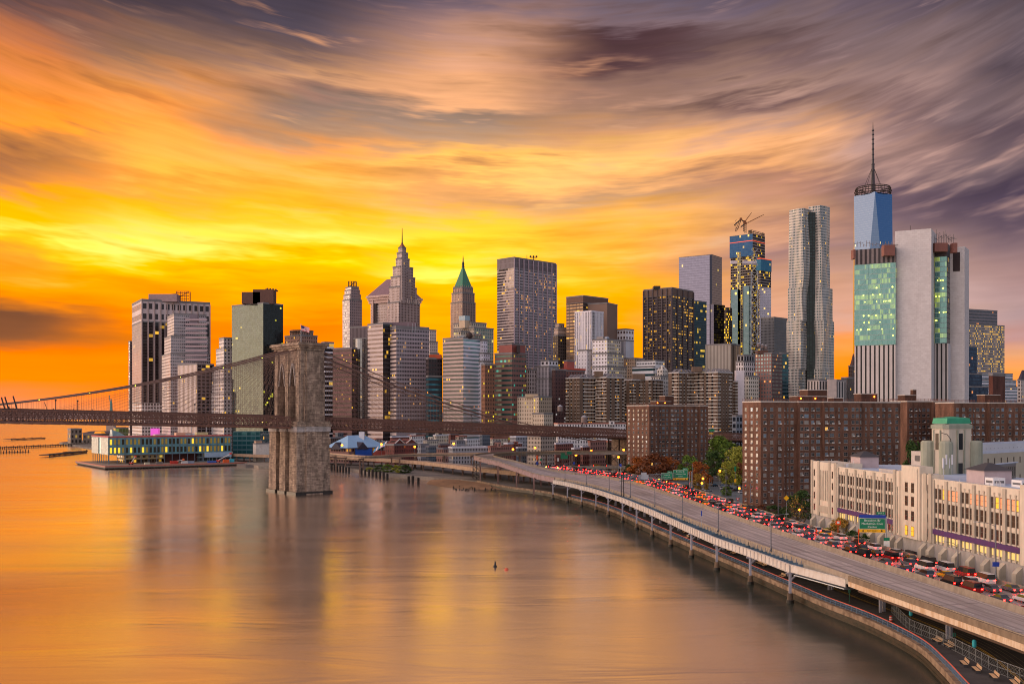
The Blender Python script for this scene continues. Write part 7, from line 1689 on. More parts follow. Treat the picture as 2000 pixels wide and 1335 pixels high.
m = MB(); m.loft([[(q.x + .9*math.cos(a)*1, q.y - .3, 29.6 + .9*math.sin(a)) for a in [2*math.pi*k/14 for k in range(14)]], [(q.x + .2*math.cos(a), q.y, 29.6 + .2*math.sin(a)) for a in [2*math.pi*k/14 for k in range(14)]]]); m.build('bowl', plain('dish_white', (216, 214, 212), .5), t)
m = MB(); a = sp(112, 7); 
for k in range(1): m.poly([(a.x, a.y, 28.2), (a.x + 5, a.y, 28.2), (a.x + 5, a.y + 3, 30.6), (a.x, a.y + 3, 30.6)]); m.poly([(a.x, a.y+3.1, 30.6), (a.x+5, a.y+3.1, 30.6), (a.x+5, a.y+3.1, 27.6), (a.x, a.y+3.1, 27.6)]); m.poly([(a.x, a.y, 28.15), (a.x, a.y+3.1, 27.6), (a.x+5, a.y+3.1, 27.6), (a.x+5, a.y, 28.15)])
m.build('skylight', plain('skylight_dark', (70, 66, 72), .3), roof_s)

# ------------------------------------------------------------------ seawall, promenade, railing
ORD = ('first', 'second', 'third', 'fourth', 'fifth', 'sixth', 'seventh', 'eighth', 'ninth', 'tenth', 'eleventh', 'twelfth', 'thirteenth', 'fourteenth', 'fifteenth', 'sixteenth', 'seventeenth', 'eighteenth', 'nineteenth', 'twentieth', 'twenty first', 'twenty second', 'twenty third', 'twenty fourth', 'twenty fifth')
SL = crv([(x, y, 0) for x, y in SHORE[:22]], 3.0)
WALLM = streaked('seawall_stone', (140, 118, 96), (92, 74, 58), .85, .5, .6, .85); ALG = streaked('seawall_wet', (66, 54, 40), (36, 36, 26), .5, .6, 1.2, .9)
t = thing('seawall', 'long stained stone seawall along the promenade', 'seawall', (66, 250, 0))
m = MB(); ribbon(m, SL, [(-.55, 1.3), (.6, 1.3), (.6, 2.45), (-.55, 2.45)][::-1]); m.build('wall', WALLM, t)
m = MB(); ribbon(m, SL, [(-.75, -3), (.4, -3), (.4, 1.32), (-.75, 1.32)][::-1]); m.build('wet_base', ALG, t)
m = MB(); ribbon(m, [p for p in SL], [(-.85, .35), (-.7, .35), (-.7, .6), (-.85, .6)][::-1]); m.build('ledge', ALG, t)
RL = [p for p in SL if p.y < 520]; RO = offs(RL, .3); z0 = 2.45
t = thing('railing', 'blue grey promenade railing with an orange red top rail', 'railing', (66, 250, z0))
m = MB(); ribbon(m, [p + Vector((0, 0, z0)) for p in RO], [(-.07, 1.12), (.07, 1.12), (.07, 1.24), (-.07, 1.24)][::-1]); m.build('top_rail', plain('rail_red', (206, 92, 66), .5), t)
BLUES = plain('rail_blue', (92, 112, 132), .5, .2)
m = MB(); 
for zz in (.12, .62, 1.0): ribbon(m, [p + Vector((0, 0, z0)) for p in RO], [(-.03, zz), (.03, zz), (.03, zz+.06), (-.03, zz+.06)][::-1])
s = 0
while s < length(RO): p, _ = at_len(RO, s); m.bar((p.x, p.y, z0 + .1), (p.x, p.y, z0 + 1.1), .05); s += .32
m.build('rail_panel', BLUES, t)
many('post', [lambda m, p=at_len(RO, s_*2.3)[0]: m.bar((p.x, p.y, z0-.1), (p.x, p.y, z0 + 1.14), .14) for s_ in range(int(length(RO)/2.3))], BLUES, t)
# esplanade paving and service street under the viaduct
def strip(name, label, line, a, b_, z, mat, kind='structure'):
    m = MB(); A, B_ = offs(line, a), offs(line, b_)
    for i in range(len(line)-1): m.quad(*[Vector((p.x, p.y, z)) for p in (A[i], B_[i], B_[i+1], A[i+1])])
    o = m.build(name, mat); tag(o, label, name, kind=kind); return o
PL_ = [p for p in SL if p.y < 540]
strip('path', 'dark paved promenade along the railing', PL_, .5, 9, 2.03, streaked('esplanade', (84, 80, 78), (66, 62, 60), .8, .4, .4, .7))
strip('service_road', 'dim service street under the viaduct', PL_, 9, 26, 2.016, streaked('service_asphalt', (66, 60, 54), (52, 48, 46), .8, .3, .3, .7))
for a in (10.2, 10.6, 16.8, 17.3): strip('road_markings', 'yellow line on the service street under the viaduct', PL_, a, a + .2, 2.034, plain('yellow_paint', (190, 150, 50), .7, var=.3, scale=.4))
for a in (11.5, 12.5, 13.5, 14.5): strip('road_markings', 'faint worn line on the service street under the viaduct', PL_, a, a + .1, 2.034, plain('dull_paint', (128, 112, 84), .7, var=.3, scale=.4))
def nearest_dir(line, p):
    i = min(range(len(line)-1), key=lambda k: (line[k]-p).length); return (line[i+1]-line[i]).normalized()
SLAT = plain('bench_wood', (206, 172, 132), .6); BIRON = plain('bench_iron', (64, 62, 64), .5)
bench0 = thing('bench', 'x', 'bench', (0, 0, 2.04), group='benches on the promenade')
m = MB(); 
for k in range(4): m.box(-1.15, 1.15, -.3 + k*.14, -.19 + k*.14, 2.04+.42, 2.04+.46)
m.build('seat', SLAT, bench0)
m = MB()
for k in range(3): m.box(-1.15, 1.15, .3 + k*.03, .34 + k*.03, 2.04 + .55 + k*.13, 2.04 + .66 + k*.13)
m.build('backrest', SLAT, bench0)
for x in (-.95, .95):
    m = MB(); m.box(x-.04, x+.04, -.3, .3, 2.04, 2.04+.4); m.bar((x, .3, 2.04+.3), (x, .42, 2.04+.95), .06); m.build('leg', BIRON, bench0)
BEN = [(1830, 1251), (1853, 1261), (1883, 1295), (1907, 1307), (1941, 1321), (1981, 1333), (1336, 1039), (1341, 1049), (1424, 1075), (1432, 1080), (1482, 1100), (1491, 1104), (1527, 1125)]
LBB = ['bench by the fence, left of the pair on the wide promenade corner', 'bench by the fence, right of the pair on the wide promenade corner', 'bench beside the railing, first of four toward the bottom right corner', 'bench beside the railing, second of four toward the bottom right corner', 'bench beside the railing, third of four toward the bottom right corner', 'bench cut by the bottom right corner of the view', 'far bench glimpsed under the white girder, upper of the farthest pair', 'far bench glimpsed under the white girder, lower of the farthest pair', 'bench under the girder, left of the middle pair', 'bench under the girder, right of the middle pair', 'bench under the girder, left of the nearer pair', 'bench under the girder, right of the nearer pair', 'lone bench beside the last white column']
for k, (px, py) in enumerate(BEN):
    p = ground_pt(px, py, 2.4); d = nearest_dir(SL, Vector((p.x, p.y, 0))); o = bench0 if k == 0 else copy_tree(bench0)
    o.scale = (1.3,)*3; o['label'] = LBB[k]; o.location = (p.x, p.y, 2.04); o.rotation_euler = (0, 0, math.atan2(d.y, d.x) + math.pi)
# chain link fence
FP = [ground_pt(px, py, 2.04) for px, py in ((1742, 1196), (1777, 1231), (1827, 1252), (1866, 1272), (1899, 1289), (1938, 1311), (2000, 1334), (2060, 1350))]
t = thing('fence', 'grey chain link fence closing off the promenade corner', 'fence', FP[1])
m = MB(); 
for a, c_ in zip(FP, FP[1:]):
    for zz in (.15, 1.2, 2.3): m.bar(a + Vector((0, 0, zz)), c_ + Vector((0, 0, zz)), .07)
m.build('rails', plain('fence_grey', (132, 134, 132), .5, .3), t)
m = MB(); FL_ = crv([tuple(p) for p in FP], .35)
for i, p in enumerate(FL_):
    q = at_len(FL_, min(length(FL_)-.1, i*.35 + 2.2))[0]
    if i % 2 == 0: m.bar(p + Vector((0, 0, .1)), q + Vector((0, 0, 2.3)), .022); m.bar(p + Vector((0, 0, 2.3)), q + Vector((0, 0, .1)), .022)
m.build('mesh', plain('fence_grey', (132, 134, 132), .5, .3), t)
s = 0
while s < length(FL_): p, _ = at_len(FL_, s); m = MB(); m.bar(p, p + Vector((0, 0, 2.45)), .09); m.build('post', plain('fence_grey', (132, 134, 132), .5, .3), t); s += 2.6
for k, (px, py) in enumerate(((1779, 1225), (1903, 1290), (1864, 1268), (1659, 1177))):
    p = ground_pt(px, py, 2.04); t = thing('covered_post', ('turquoise covered post at the left end of the fence', 'turquoise covered post at the bend of the fence', 'dark slim lamp post beside the fence', 'slim green sign post on the service street')[k], 'post', p)
    m = MB(); m.tube([p, p + Vector((0, 0, 3.2))], .09, 6); m.build('pole', DARKSTEEL if k < 3 else plain('post_green', (40, 96, 70), .5), t)
    m = MB(); zz = 3.0
    if k < 2: m.tube([p + Vector((0, 0, zz-.6)), p + Vector((0, 0, zz-.4)), p + Vector((0, 0, zz+.5)), p + Vector((0, 0, zz+.7))], [.25, .36, .36, .2], 10); m.build('cover', plain('turq', (40, 150, 160), .6), t)
    else: m.box(p.x-.25, p.x+.25, p.y-.05, p.y+.05, p.z+2.4, p.z+3.1); m.build('plate', plain('plate_green', (40, 110, 90), .5), t)
p = ground_pt(1740, 1212, 2.04); t = thing('traffic_barrel', 'orange and white barrel at the end of the fence', 'traffic barrel', p); m = MB(); m.tube([p + Vector((0, 0, z)) for z in (0, .1)], [.42, .42], 12); m.build('base', plain('rubber', (30, 28, 28), .8), t)
m = MB(); 
for k in range(5): m.tube([p + Vector((0, 0, .1 + k*.2)), p + Vector((0, 0, .3 + k*.2))], [.34 - k*.015, .33 - k*.015], 12, k % 2)
m.build('drum', [plain('barrel_red', (206, 60, 40), .5), plain('barrel_white', (206, 196, 190), .5)], t)

# ------------------------------------------------------------------ beach, mooring piles, buoys
b = MB(); bp_ = [ground_pt(*q, .0) for q in ((822, 944), (850, 950), (900, 955), (960, 958), (1010, 956), (960, 940), (900, 928), (840, 930))]; bc = sum((Vector((p.x, p.y, 0)) for p in bp_), Vector())/8
b.loft([[(p.x, p.y, -.4) for p in bp_], [(*(Vector((p.x, p.y, 0)).lerp(bc, .5)).xy, 1.3) for p in bp_]]); tag(b.build('beach', streaked('sand', (150, 114, 84), (110, 84, 62), .9, .2, .2, .6)), 'small brown beach below the ramp', 'beach', kind='structure')
def pile(p, h, r=.5): m = MB(); m.tube([(p.x, p.y, -3), (p.x, p.y, h*.9), (p.x, p.y, h)], [r, r, r*.7], 8); return m
PW = plain('pile_black', (36, 30, 28), .8)
PI = [(642 + k*5.6, 917 + k*.9) for k in range(8)] + [(706 + k*7.2, 926 + k*1.4) for k in range(8)] + [(798, 943), (806, 944), (817, 945)]
for k, (px, py) in enumerate(PI):
    p = ground_pt(px, py); t = pile(p, 4.2 + .4*(k % 3), .85).build('mooring_pile', PW); g_ = 0 if k < 8 else 1 if k < 16 else 2
    tag(t, 'black mooring pile, %s from the left in the %s' % (ORD[k - (0, 8, 16)[g_]], ('row beside the stone tower', 'middle row by the bank', 'cluster near the beach')[g_]), 'pile', 'black mooring piles by the bank')
rnd = random.Random(2); m = MB()
for k in range(70):
    p = ground_pt(884 + rnd.random()*84, 950 + rnd.random()*8); m.tube([(p.x, p.y, -2), (p.x, p.y, rnd.uniform(.3, 1.2))], .3, 5)
o = m.build('pile_stubs', PW); tag(o, 'dark stubs of rotted piles off the beach', 'pile stubs', kind='stuff')
for px, py, c_, lb, h in ((967, 1106, (34, 32, 34), 'small black buoy floating alone in the river', 1.6), (989, 1112, (196, 84, 60), 'tiny red float beside the black buoy', .35)):
    p = ground_pt(px, py); t = thing('buoy', lb, 'buoy', p); m = MB(); m.tube([(p.x, p.y, -.5), (p.x, p.y, .25), (p.x, p.y, .5)], [.6, .6, .3], 10); m.build('float', plain('buoy%d' % c_[0], c_, .5), t)
    m = MB(); m.tube([(p.x, p.y, .4), (p.x, p.y, h)], [.28, .2], 8); m.build('top_mark', plain('buoy%d' % c_[0], c_, .5), t)

# ------------------------------------------------------------------ trees
def leaf_mat(name, a, c_):
    m, nt, out = newmat(name); g = nt.n.new('ShaderNodeNewGeometry'); r = g.outputs['Random Per Island']
    n = nt.noise(coords(nt), 6.0, 2.0); col = nt.mix(nt.m('ADD', nt.m('MULTIPLY', r, .6), nt.m('MULTIPLY', n, .4)), lin(a), lin(c_)); b = pbsdf(nt, out, col, .7, 0, .2); b.inputs['Transmission Weight'].default_value = 0; return m
LEAF = {'green': leaf_mat('leaf_green', (60, 84, 32), (116, 140, 52)), 'olive': leaf_mat('leaf_olive', (104, 116, 42), (164, 160, 64)), 'dark': leaf_mat('leaf_dark', (36, 56, 30), (74, 98, 46)), 'autumn': leaf_mat('leaf_autumn', (110, 56, 26), (178, 104, 44)), 'rust': leaf_mat('leaf_rust', (84, 48, 34), (140, 84, 48)), 'gold': leaf_mat('leaf_gold', (130, 100, 40), (176, 140, 60)), 'red': leaf_mat('leaf_red', (84, 30, 28), (126, 52, 44))}
BARK = plain('bark', (84, 68, 56), .9, scale=3)
def crown_mesh(kind, seed, n=2000, lo=.22, sz=.028):
    rnd = random.Random(seed); cl = []
    for k in range(30):
        a, zz = rnd.random()*6.283, rnd.uniform(lo + .08, .93); rr = .34*math.sin(math.pi*min(1, (zz-lo+.12)/(1.08-lo)))**.6; r_ = rr*math.sqrt(rnd.random()); cl.append((r_*math.cos(a), r_*math.sin(a), zz, rnd.uniform(.07, .14)))
    m = MB()
    for k in range(n):
        cx, cy, cz_, cr = cl[k % len(cl)]; v = Vector((rnd.gauss(0, 1), rnd.gauss(0, 1), rnd.gauss(0, 1))).normalized()*cr*rnd.uniform(.55, 1.1); c_ = Vector((cx, cy, cz_)) + Vector((v.x, v.y, v.z*.75))
        u = Vector((rnd.gauss(0, 1), rnd.gauss(0, 1), rnd.gauss(0, .6))).normalized(); w_ = u.cross(Vector((rnd.gauss(0, 1), rnd.gauss(0, 1), rnd.gauss(0, 1)))).normalized(); s = sz*rnd.uniform(.6, 1.3)
        m.quad(c_ - u*s, c_ + w_*s*.6, c_ + u*s, c_ - w_*s*.6)
    return m.mesh('crown_mesh', LEAF[kind])
def trunk_mesh(seed, bare=False):
    rnd = random.Random(seed); m = MB(); m.tube([(0, 0, 0), (.01, 0, .15), (0, .01, .35), (.01, 0, .6)], [.028, .022, .016, .006], 7)
    for k in range(22 if bare else 8):
        a, z = rnd.random()*6.283, rnd.uniform(.18, .5); L = rnd.uniform(.2, .4); p = Vector((0, 0, z)); q = p + Vector((math.cos(a)*L*.5, math.sin(a)*L*.5, L*.55)); e = q + Vector((math.cos(a+.4)*L*.3, math.sin(a+.4)*L*.3, L*.6)); m.tube([p, q, e], [.01, .006, .002], 5)
    return m.mesh('trunk_mesh', BARK)
CR, TRK = {}, [trunk_mesh(1), trunk_mesh(2)]
def tree(label, px, Y, top, wpx, kind, group='trees among the brick slabs', z=2.0, shrub=False, name='tree'):
    p = XY(px, Y); h = ZT(top, Y) - z; k = (kind, int(px) % 2, shrub)
    if k not in CR: CR[k] = crown_mesh(kind, 3 + int(px) % 2, 900 if shrub else 2200, .02 if shrub else .2, .05 if shrub else .028)
    t = thing(name, label, name, (p.x, p.y, z), group=group); w_ = wpx*(1 if shrub else 1.22)/2000*Y/.72/h
    c_ = place(CR[k], 'crown', t, (0, 0, 0), px*1.3); c_.scale = (h*w_, h*w_, h*1.02); r_ = place(TRK[int(px) % 2], 'trunk', t, (0, 0, 0), px); r_.scale = (h,)*3
    return t
for a in (('far green tree under the bridge approach between the two brick slabs', 1400, 690, 866, 40, 'green'), ('bright yellow green tree left of the rust one at the slab corner', 1440, 580, 884, 34, 'olive'), ('tall green tree between the two tall brick slabs', 1410, 640, 852, 56, 'green'), ('broad yellow green tree right of the tall green one, against the large slab', 1436, 610, 872, 44, 'olive'), ('dark tree in the gap beside the square slab', 1392, 620, 880, 34, 'dark'), ('small yellow green tree above the car park', 1424, 560, 902, 40, 'olive'), ('rusty orange tree touching the large slab corner', 1448, 560, 904, 26, 'rust'),
          ('orange autumn tree at the left foot of the square slab', 1250, 600, 893, 46, 'autumn'), ('widest rust brown tree before the square slab', 1280, 590, 886, 58, 'rust'), ('brown orange tree right of the widest rust one', 1308, 600, 893, 40, 'autumn'), ('rounded green tree at the right foot of the square slab', 1346, 590, 890, 40, 'green'), ('orange brown tree right of the rounded green one', 1366, 575, 902, 40, 'autumn'), ('dark olive tree left of the autumn trees', 1230, 605, 907, 26, 'dark'), ('golden low tree behind the green road signs', 1366, 545, 925, 30, 'gold'),
          ('dark green tree between the large slab and the school', 1562, 385, 958, 48, 'dark'), ('dark green tree in the gap behind the school roof', 1786, 430, 862, 44, 'dark'), ('smaller dark tree beside the gap tree behind the school roof', 1804, 420, 872, 30, 'green'), ('low tree at the foot of the large slab', 1512, 400, 986, 34, 'dark'), ('brown leaved tree left of the school base', 1487, 425, 985, 24, 'rust'),
          ('golden leafed tree before the school left pavilion', 1640, 312, 1012, 44, 'gold')): tree(*a)
for k, (px, top, w_, kd) in enumerate(((722, 912, 22, 'olive'), (740, 907, 26, 'dark'), (758, 906, 26, 'green'), (776, 908, 24, 'olive'), (792, 907, 28, 'dark'))): tree('leafy bush below the curving ramp, %s from the left of five' % ORD[k], px, 752 - k*6, top, w_, kd, 'bushes below the curving ramp', shrub=True, name='bush')
for k, (px, Y, top, w_, kd, lb) in enumerate(((1664, 300, 1036, 36, 'dark', 'dark green bush under the big road sign'), (1614, 318, 1030, 26, 'olive', 'olive bush at the school left corner'), (1690, 291, 1042, 20, 'dark', 'small dark bush by the sign pole'), (1757, 268, 1072, 26, 'red', 'wine red shrub by the school doorway'), (1801, 254, 1088, 32, 'red', 'wine red shrub right of the doorway'), (1845, 243, 1102, 22, 'red', 'wine red shrub under the right purple band'), (1890, 234, 1118, 24, 'rust', 'brown shrub between two school buttresses'), (1938, 226, 1132, 24, 'red', 'wine red shrub by the blue signed lamp pole'), (1419, 528, 950, 22, 'green', 'round green bush at the edge of the car park'))):
    tree(lb, px, Y, top, w_, kd, 'shrubs along the highway', shrub=True, name='bush', z=2 if px < 1500 else 6)
p = XY(1556, 350); t = thing('tree', 'thin bare tree left of the school', 'tree', (p.x, p.y, 2), group='trees among the brick slabs'); h = ZT(962, 350) - 2; r_ = place(trunk_mesh(9, True), 'trunk', t, (0, 0, 0)); r_.scale = (h*1.1, h*1.1, h*1.05)
c_ = place(crown_mesh('gold', 8, 260, .2, .02), 'crown', t, (0, 0, 0)); c_.scale = (h*.6, h*.6, h)

# ------------------------------------------------------------------ lettering, signs, lamps
def letters(txt, size, name, mat, parent, loc, d, align='CENTER'):
    cu = bpy.data.curves.new('txt', 'FONT'); cu.body = txt; cu.size = size; cu.align_x = align; cu.align_y = 'CENTER'; cu.extrude = .01; cu.resolution_u = 2; cu.space_character = 1.05
    o = bpy.data.objects.new('tmp', cu); COL.objects.link(o); dg = bpy.context.evaluated_depsgraph_get(); me = bpy.data.meshes.new_from_object(o.evaluated_get(dg)); bpy.data.objects.remove(o)
    me.materials.clear(); me.materials.append(mat); me.transform(Matrix.Rotation(R(90), 4, 'X')); return place(me, name, parent, loc, math.atan2(d.y, d.x))
SGREEN = plain('sign_green', (16, 120, 84), .5, var=.04); SYEL = plain('sign_yellow', (240, 180, 20), .5, var=.04); SWHITE = plain('sign_white', (226, 226, 220), .5, var=.03); SBLUE = plain('sign_blue', (28, 62, 160), .5, var=.05); SBLACK = plain('sign_black', (22, 20, 20), .6); SORG = plain('sign_orange', (240, 90, 30), .5, var=.05); SRED = plain('sign_red', (200, 36, 36), .5, var=.05)
def panel(m, c, d, w, z0, z1, th=.12, mi=0):
    n = Vector((d.y, -d.x)); m.obox(Vector(c[:2]) - d*w/2, d, w, n, th, z0, z1, mi)
def green_sign(root, c, d, w, z0, h, lines, sizes, exit_only=False, tab=None, tabside=1, name='sign_panel', blue=False):
    n = Vector((d.y, -d.x)); L0 = Vector(root.location); m = MB(); panel(m, c, d, w, z0, z0+h, .1, 0); panel(m, Vector(c[:2]) + n*.015, d, w-.1, z0+.05, z0+h-.05, .1, 1); panel(m, Vector(c[:2]) + n*.03, d, w-.22, z0+.11, z0+h-.11, .1, 0)
    pn = m.build(name, [SGREEN, SWHITE], root); fr = Vector((*(Vector(c[:2]) + n*.145), 0))
    for k, (tx, sz) in enumerate(zip(lines, sizes)): letters(tx, sz, 'lettering', SWHITE, pn, fr + Vector((0, 0, z0 + h*(1 - (k+.72)/(len(lines)+.42)))) - L0, d)
    if exit_only:
        m = MB(); panel(m, c, d, w, z0-.85, z0-.05, .12); y_ = m.build('exit_panel', SYEL, root); letters('EXIT ONLY', .5, 'lettering', SBLACK, y_, Vector((fr.x, fr.y, z0-.45)) + Vector((n.x, n.y, 0))*.01 - L0, d)
        for e in (-1, 1):
            q = fr + Vector((d.x, d.y, 0))*(e*w*.36) + Vector((n.x, n.y, 0))*.01; m = MB(); q.z = z0 - .45; dv = Vector((d.x, d.y, 0)); m.poly([q - dv*.3 + Vector((0, 0, .02)), q + Vector((0, 0, -.28)), q + dv*.3 + Vector((0, 0, .02)), q + dv*.1 + Vector((0, 0, .02)), q + dv*.1 + Vector((0, 0, .28)), q - dv*.1 + Vector((0, 0, .28)), q - dv*.1 + Vector((0, 0, .02))]); m.build('arrow', SBLACK, y_)
    if tab:
        q = Vector(c[:2]) + d*(tabside*(w/2 - 1.15)); m = MB(); zt = z0 + h + (.95 if blue else .05); panel(m, q, d, 2.2, zt, zt+.75, .1); tb = m.build('exit_tab', SGREEN, root); letters(tab, .48, 'lettering', SWHITE, tb, Vector((*(q + n*.12), zt+.37)) - L0, d)
    if blue:
        m = MB(); panel(m, c, d, w+.3, z0+h+.08, z0+h+.88, .1); m.build('blue_band', SBLUE, root)
def facing(p): v = Vector((-p[0], -p[1])).normalized(); return Vector((-v.y, v.x)) * 1
# cantilever sign by the school
c = XY(1731, 268.5); d = Vector((1, -.12)).normalized()
t = thing('road_sign', 'large green exit sign with a blue band, before the school facade', 'road sign', (*c, 8))
m = MB(); m.tube([(*c, 8), (*c, 17.9)], .2, 8); m.build('pole', STEEL, t)
sc_ = c - d*3.55; m = MB()
for z in (14.6, 16.9): m.bar((*(c + Vector((0, .15))), z), (*(sc_ - d*3 + Vector((0, .15))), z), .14)
m.build('arm', STEEL, t)
green_sign(t, sc_, d, 6.6, 14.55, 2.85, ['Brooklyn Br', 'Manhattan Civic', 'Center'], [.8, .8, .8], True, 'EXIT 2', 1, blue=True)
m = MB(); panel(m, c - Vector((0, .25)), d, 1.5, 11.6, 12.4, .08, 0); panel(m, c - Vector((0, .25)), d, 1.5, 10, 11.5, .08, 1); m.build('small_plate', [SGREEN, SWHITE], t)
# gantry farther down the road
gA, gB = XY(1213.5, 433), XY(1347, 462); d = (gB-gA).normalized()
t = thing('sign_gantry', 'steel lattice gantry over the highway carrying two green signs', 'sign gantry', (*gA, 9))
for g in (gA, gB):
    for e in (0, .9):
        m = MB(); q = g + Vector((e, 0)); m.bar((*q, 8.5 if g is gA else 2), (*q, 19.5 if g is gA else 18.6), .3); m.build('post', DARKSTEEL if g is gA else STEEL, t)
m = MB(); n = 14; L_ = (gB-gA).length; A = Vector((gA.x, gA.y, 0)); dv = Vector((d.x, d.y, 0))
for oy in (0, 1.4):
    o_ = A + Vector((-d.y, d.x, 0))*oy
    for z in (16.2, 18.2): m.bar(o_ + Vector((0, 0, z)), o_ + dv*L_ + Vector((0, 0, z)), .2)
    for k in range(n): p, q = o_ + dv*L_*k/n, o_ + dv*L_*(k+1)/n; m.bar(p + Vector((0, 0, 16.2)), q + Vector((0, 0, 18.2)), .12); m.bar(q + Vector((0, 0, 16.2)), p + Vector((0, 0, 18.2)), .12)
m.build('truss', STEEL, t)
ds = Vector((1, -.02)).normalized(); q1, q2 = XY(1301.5, 452), XY(1328, 457)
green_sign(t, q1 - Vector((0, 1.2)), ds, 5.0, 15.9, 2.7, ['Battery Pk', 'Staten Is Ferry'], [.62, .56], False, 'EXIT 1', 1)
green_sign(t, q2 - Vector((0, 1.2)), ds, 6.5, 16.1, 3.6, ['Brooklyn Br', 'Manhattan Civic', 'Center'], [.72, .72, .66], True, 'EXIT 2', 1)
m = MB(); panel(m, XY(1257, 442) - Vector((0, .8)), ds, 4, 16.4, 18.4, .12); panel(m, XY(1257, 442) - Vector((0, .8)), ds, 2.4, 18.4, 19.4, .12); m.build('sign_back', plain('sign_back_grey', (150, 154, 160), .5), t)
# smaller signs: (px, py centre, Y, shape, material, width, height, label, ground z)
SG = [(1536, 972, 360, 'diamond', SYEL, 2.0, 2.0, 'yellow diamond warning sign on a tall pole left of the school', 2), (1441, 975, 420, 'tri', SRED, 1.5, 1.4, 'red and white yield sign at the foot of the large slab', 5), (1594, 1035, 300, 'spade', SORG, .5, 1.5, 'orange pointer marker left of the golden tree', 8.5), (1677, 1037, 275, 'spade', SORG, .5, 1.5, 'orange pointer marker left of the big road sign', 8.5), (1637, 1020, 292, 'board', SORG, 1.4, 1.2, 'orange board sign with a white plate before the school', 5),
      (1436, 938, 455, 'plate', SYEL, .9, 1.4, 'yellow plate sign under the green plate beside the car park', 8), (1436, 915, 455, 'plate', SGREEN, .9, 2.2, 'green and white plate on the lamp pole beside the gantry', 8), (1370, 1002, 318, 'plate', SBLUE, .35, 1.6, 'slim blue marker sign on the near barrier', 9.3), (1049, 893, 690, 'plate', SORG, 1.2, 3.0, 'orange sign board at the end of the far loop', 5), (1049, 904, 686, 'plate', SBLUE, 1.5, 1.8, 'blue shield sign under the orange board', 5), (1055, 903, 684, 'disc', SRED, 1.2, 1.2, 'round red sign beside the blue shield', 5),
      (1121, 904, 690, 'plate', SBLUE, 1.4, 1.6, 'blue square sign inside the far loop', 5), (1102, 892, 700, 'plate', SGREEN, 5, 2.6, 'green direction sign above the far loop, lower of three', 5), (1112, 884, 706, 'plate', SGREEN, 3.2, 2.0, 'small green sign over the far loop, right of three', 5), (1099, 886, 710, 'plate', SGREEN, 3, 1.6, 'small green sign over the far loop, top left of three', 5), (1057, 897, 690, 'plate', SGREEN, 1.2, 1.2, 'tiny green sign near the round red one', 5), (1090, 897, 690, 'plate', SWHITE, .9, 2.2, 'white plate sign at the loop', 5),
      (1212, 908, 470, 'plate', SBLUE, .9, 1.2, 'blue plate on the gantry pole', 9), (1945, 1101, 224, 'plate', SBLUE, 1.5, 1.0, 'blue sign on the lamp pole before the school right wing', 9), (1390, 840, 735, 'plate', SGREEN, 4.2, 1.6, 'green sign on the bridge approach above the trees', 20), (1389, 846, 733, 'plate', SYEL, 3, .7, 'yellow strip under the green sign on the bridge approach', 20), (1728, 1052, 266, 'plate', SGREEN, .01, .01, '', 0)]
for (px, py, Y, sh, mt, w_, h, lb, gz_) in SG[:-1]:
    p = XY(px, Y); z = ZT(py, Y); t = thing('traffic_sign', lb, 'traffic sign', (*p, gz_)); m = MB(); m.tube([(p.x, p.y + .1, gz_), (p.x, p.y + .1, z + h/2)], .07, 6); m.build('pole', STEEL if mt is not SORG else SORG, t); m = MB(); y = p.y
    ex = {'diamond': [(0, -h/2), (w_/2, 0), (0, h/2), (-w_/2, 0)], 'tri': [(0, -h/2), (w_/2, h/2), (-w_/2, h/2)], 'spade': [(-w_*.3, -h/2), (w_*.3, -h/2), (w_/2, .1), (0, h/2), (-w_/2, .1)], 'disc': [(w_/2*math.cos(a*.5236), w_/2*math.sin(a*.5236)) for a in range(12)]}.get(sh, [(-w_/2, -h/2), (w_/2, -h/2), (w_/2, h/2), (-w_/2, h/2)])
    m.loft([[(p.x + a, y - .06, z + c_) for a, c_ in ex], [(p.x + a, y, z + c_) for a, c_ in ex]][::-1]); pn = m.build('plate', mt, t)
    if sh == 'board': m = MB(); m.box(p.x-w_*.25, p.x+w_*.25, y-.09, y-.062, z-h*.2, z+h*.3); m.build('white_plate', SWHITE, pn)
    if sh == 'tri': m = MB(); m.poly([(p.x, y-.08, z-h*.12), (p.x+w_*.26, y-.08, z+h*.36), (p.x-w_*.26, y-.08, z+h*.36)]); m.build('white_plate', SWHITE, pn)
# lamp poles on the near barrier
def on_line(line, px):
    return min(line, key=lambda p: abs((p.x/p.y*2000 + 1000) - px) + abs(p.y-330)*.0)
def lamp_pole(label, p, h, arm, group, lit=False, dirv=Vector((1, .15, 0)), col=None):
    p = Vector(p); t = thing('lamp_post', label, 'lamp post', p, group=group); col = col or plain('lamp_post_grey', (98, 100, 108), .5, .3)
    m = MB(); m.tube([p, p + Vector((0, 0, h*.6)), p + Vector((0, 0, h))], [.17, .14, .11], 7); m.build('pole', col, t)
    m = MB(); m.box(p.x-.25, p.x+.25, p.y-.25, p.y+.25, p.z, p.z+.5); m.build('base', col, t)
    if arm:
        d = dirv.normalized(); m = MB(); e = p + d*arm + Vector((0, 0, h+.55)); m.tube([p + Vector((0, 0, h-.5)), p + d*arm*.4 + Vector((0, 0, h+.2)), e], .06, 6); m.build('arm', col, t)
        m = MB(); m.bar(e - d*.1, e + d*.75, .28, .14); m.build('lamp_head', glow('street_sodium', (255, 140, 40), 45) if lit else plain('lamp_head_grey', (176, 178, 180), .4), t)
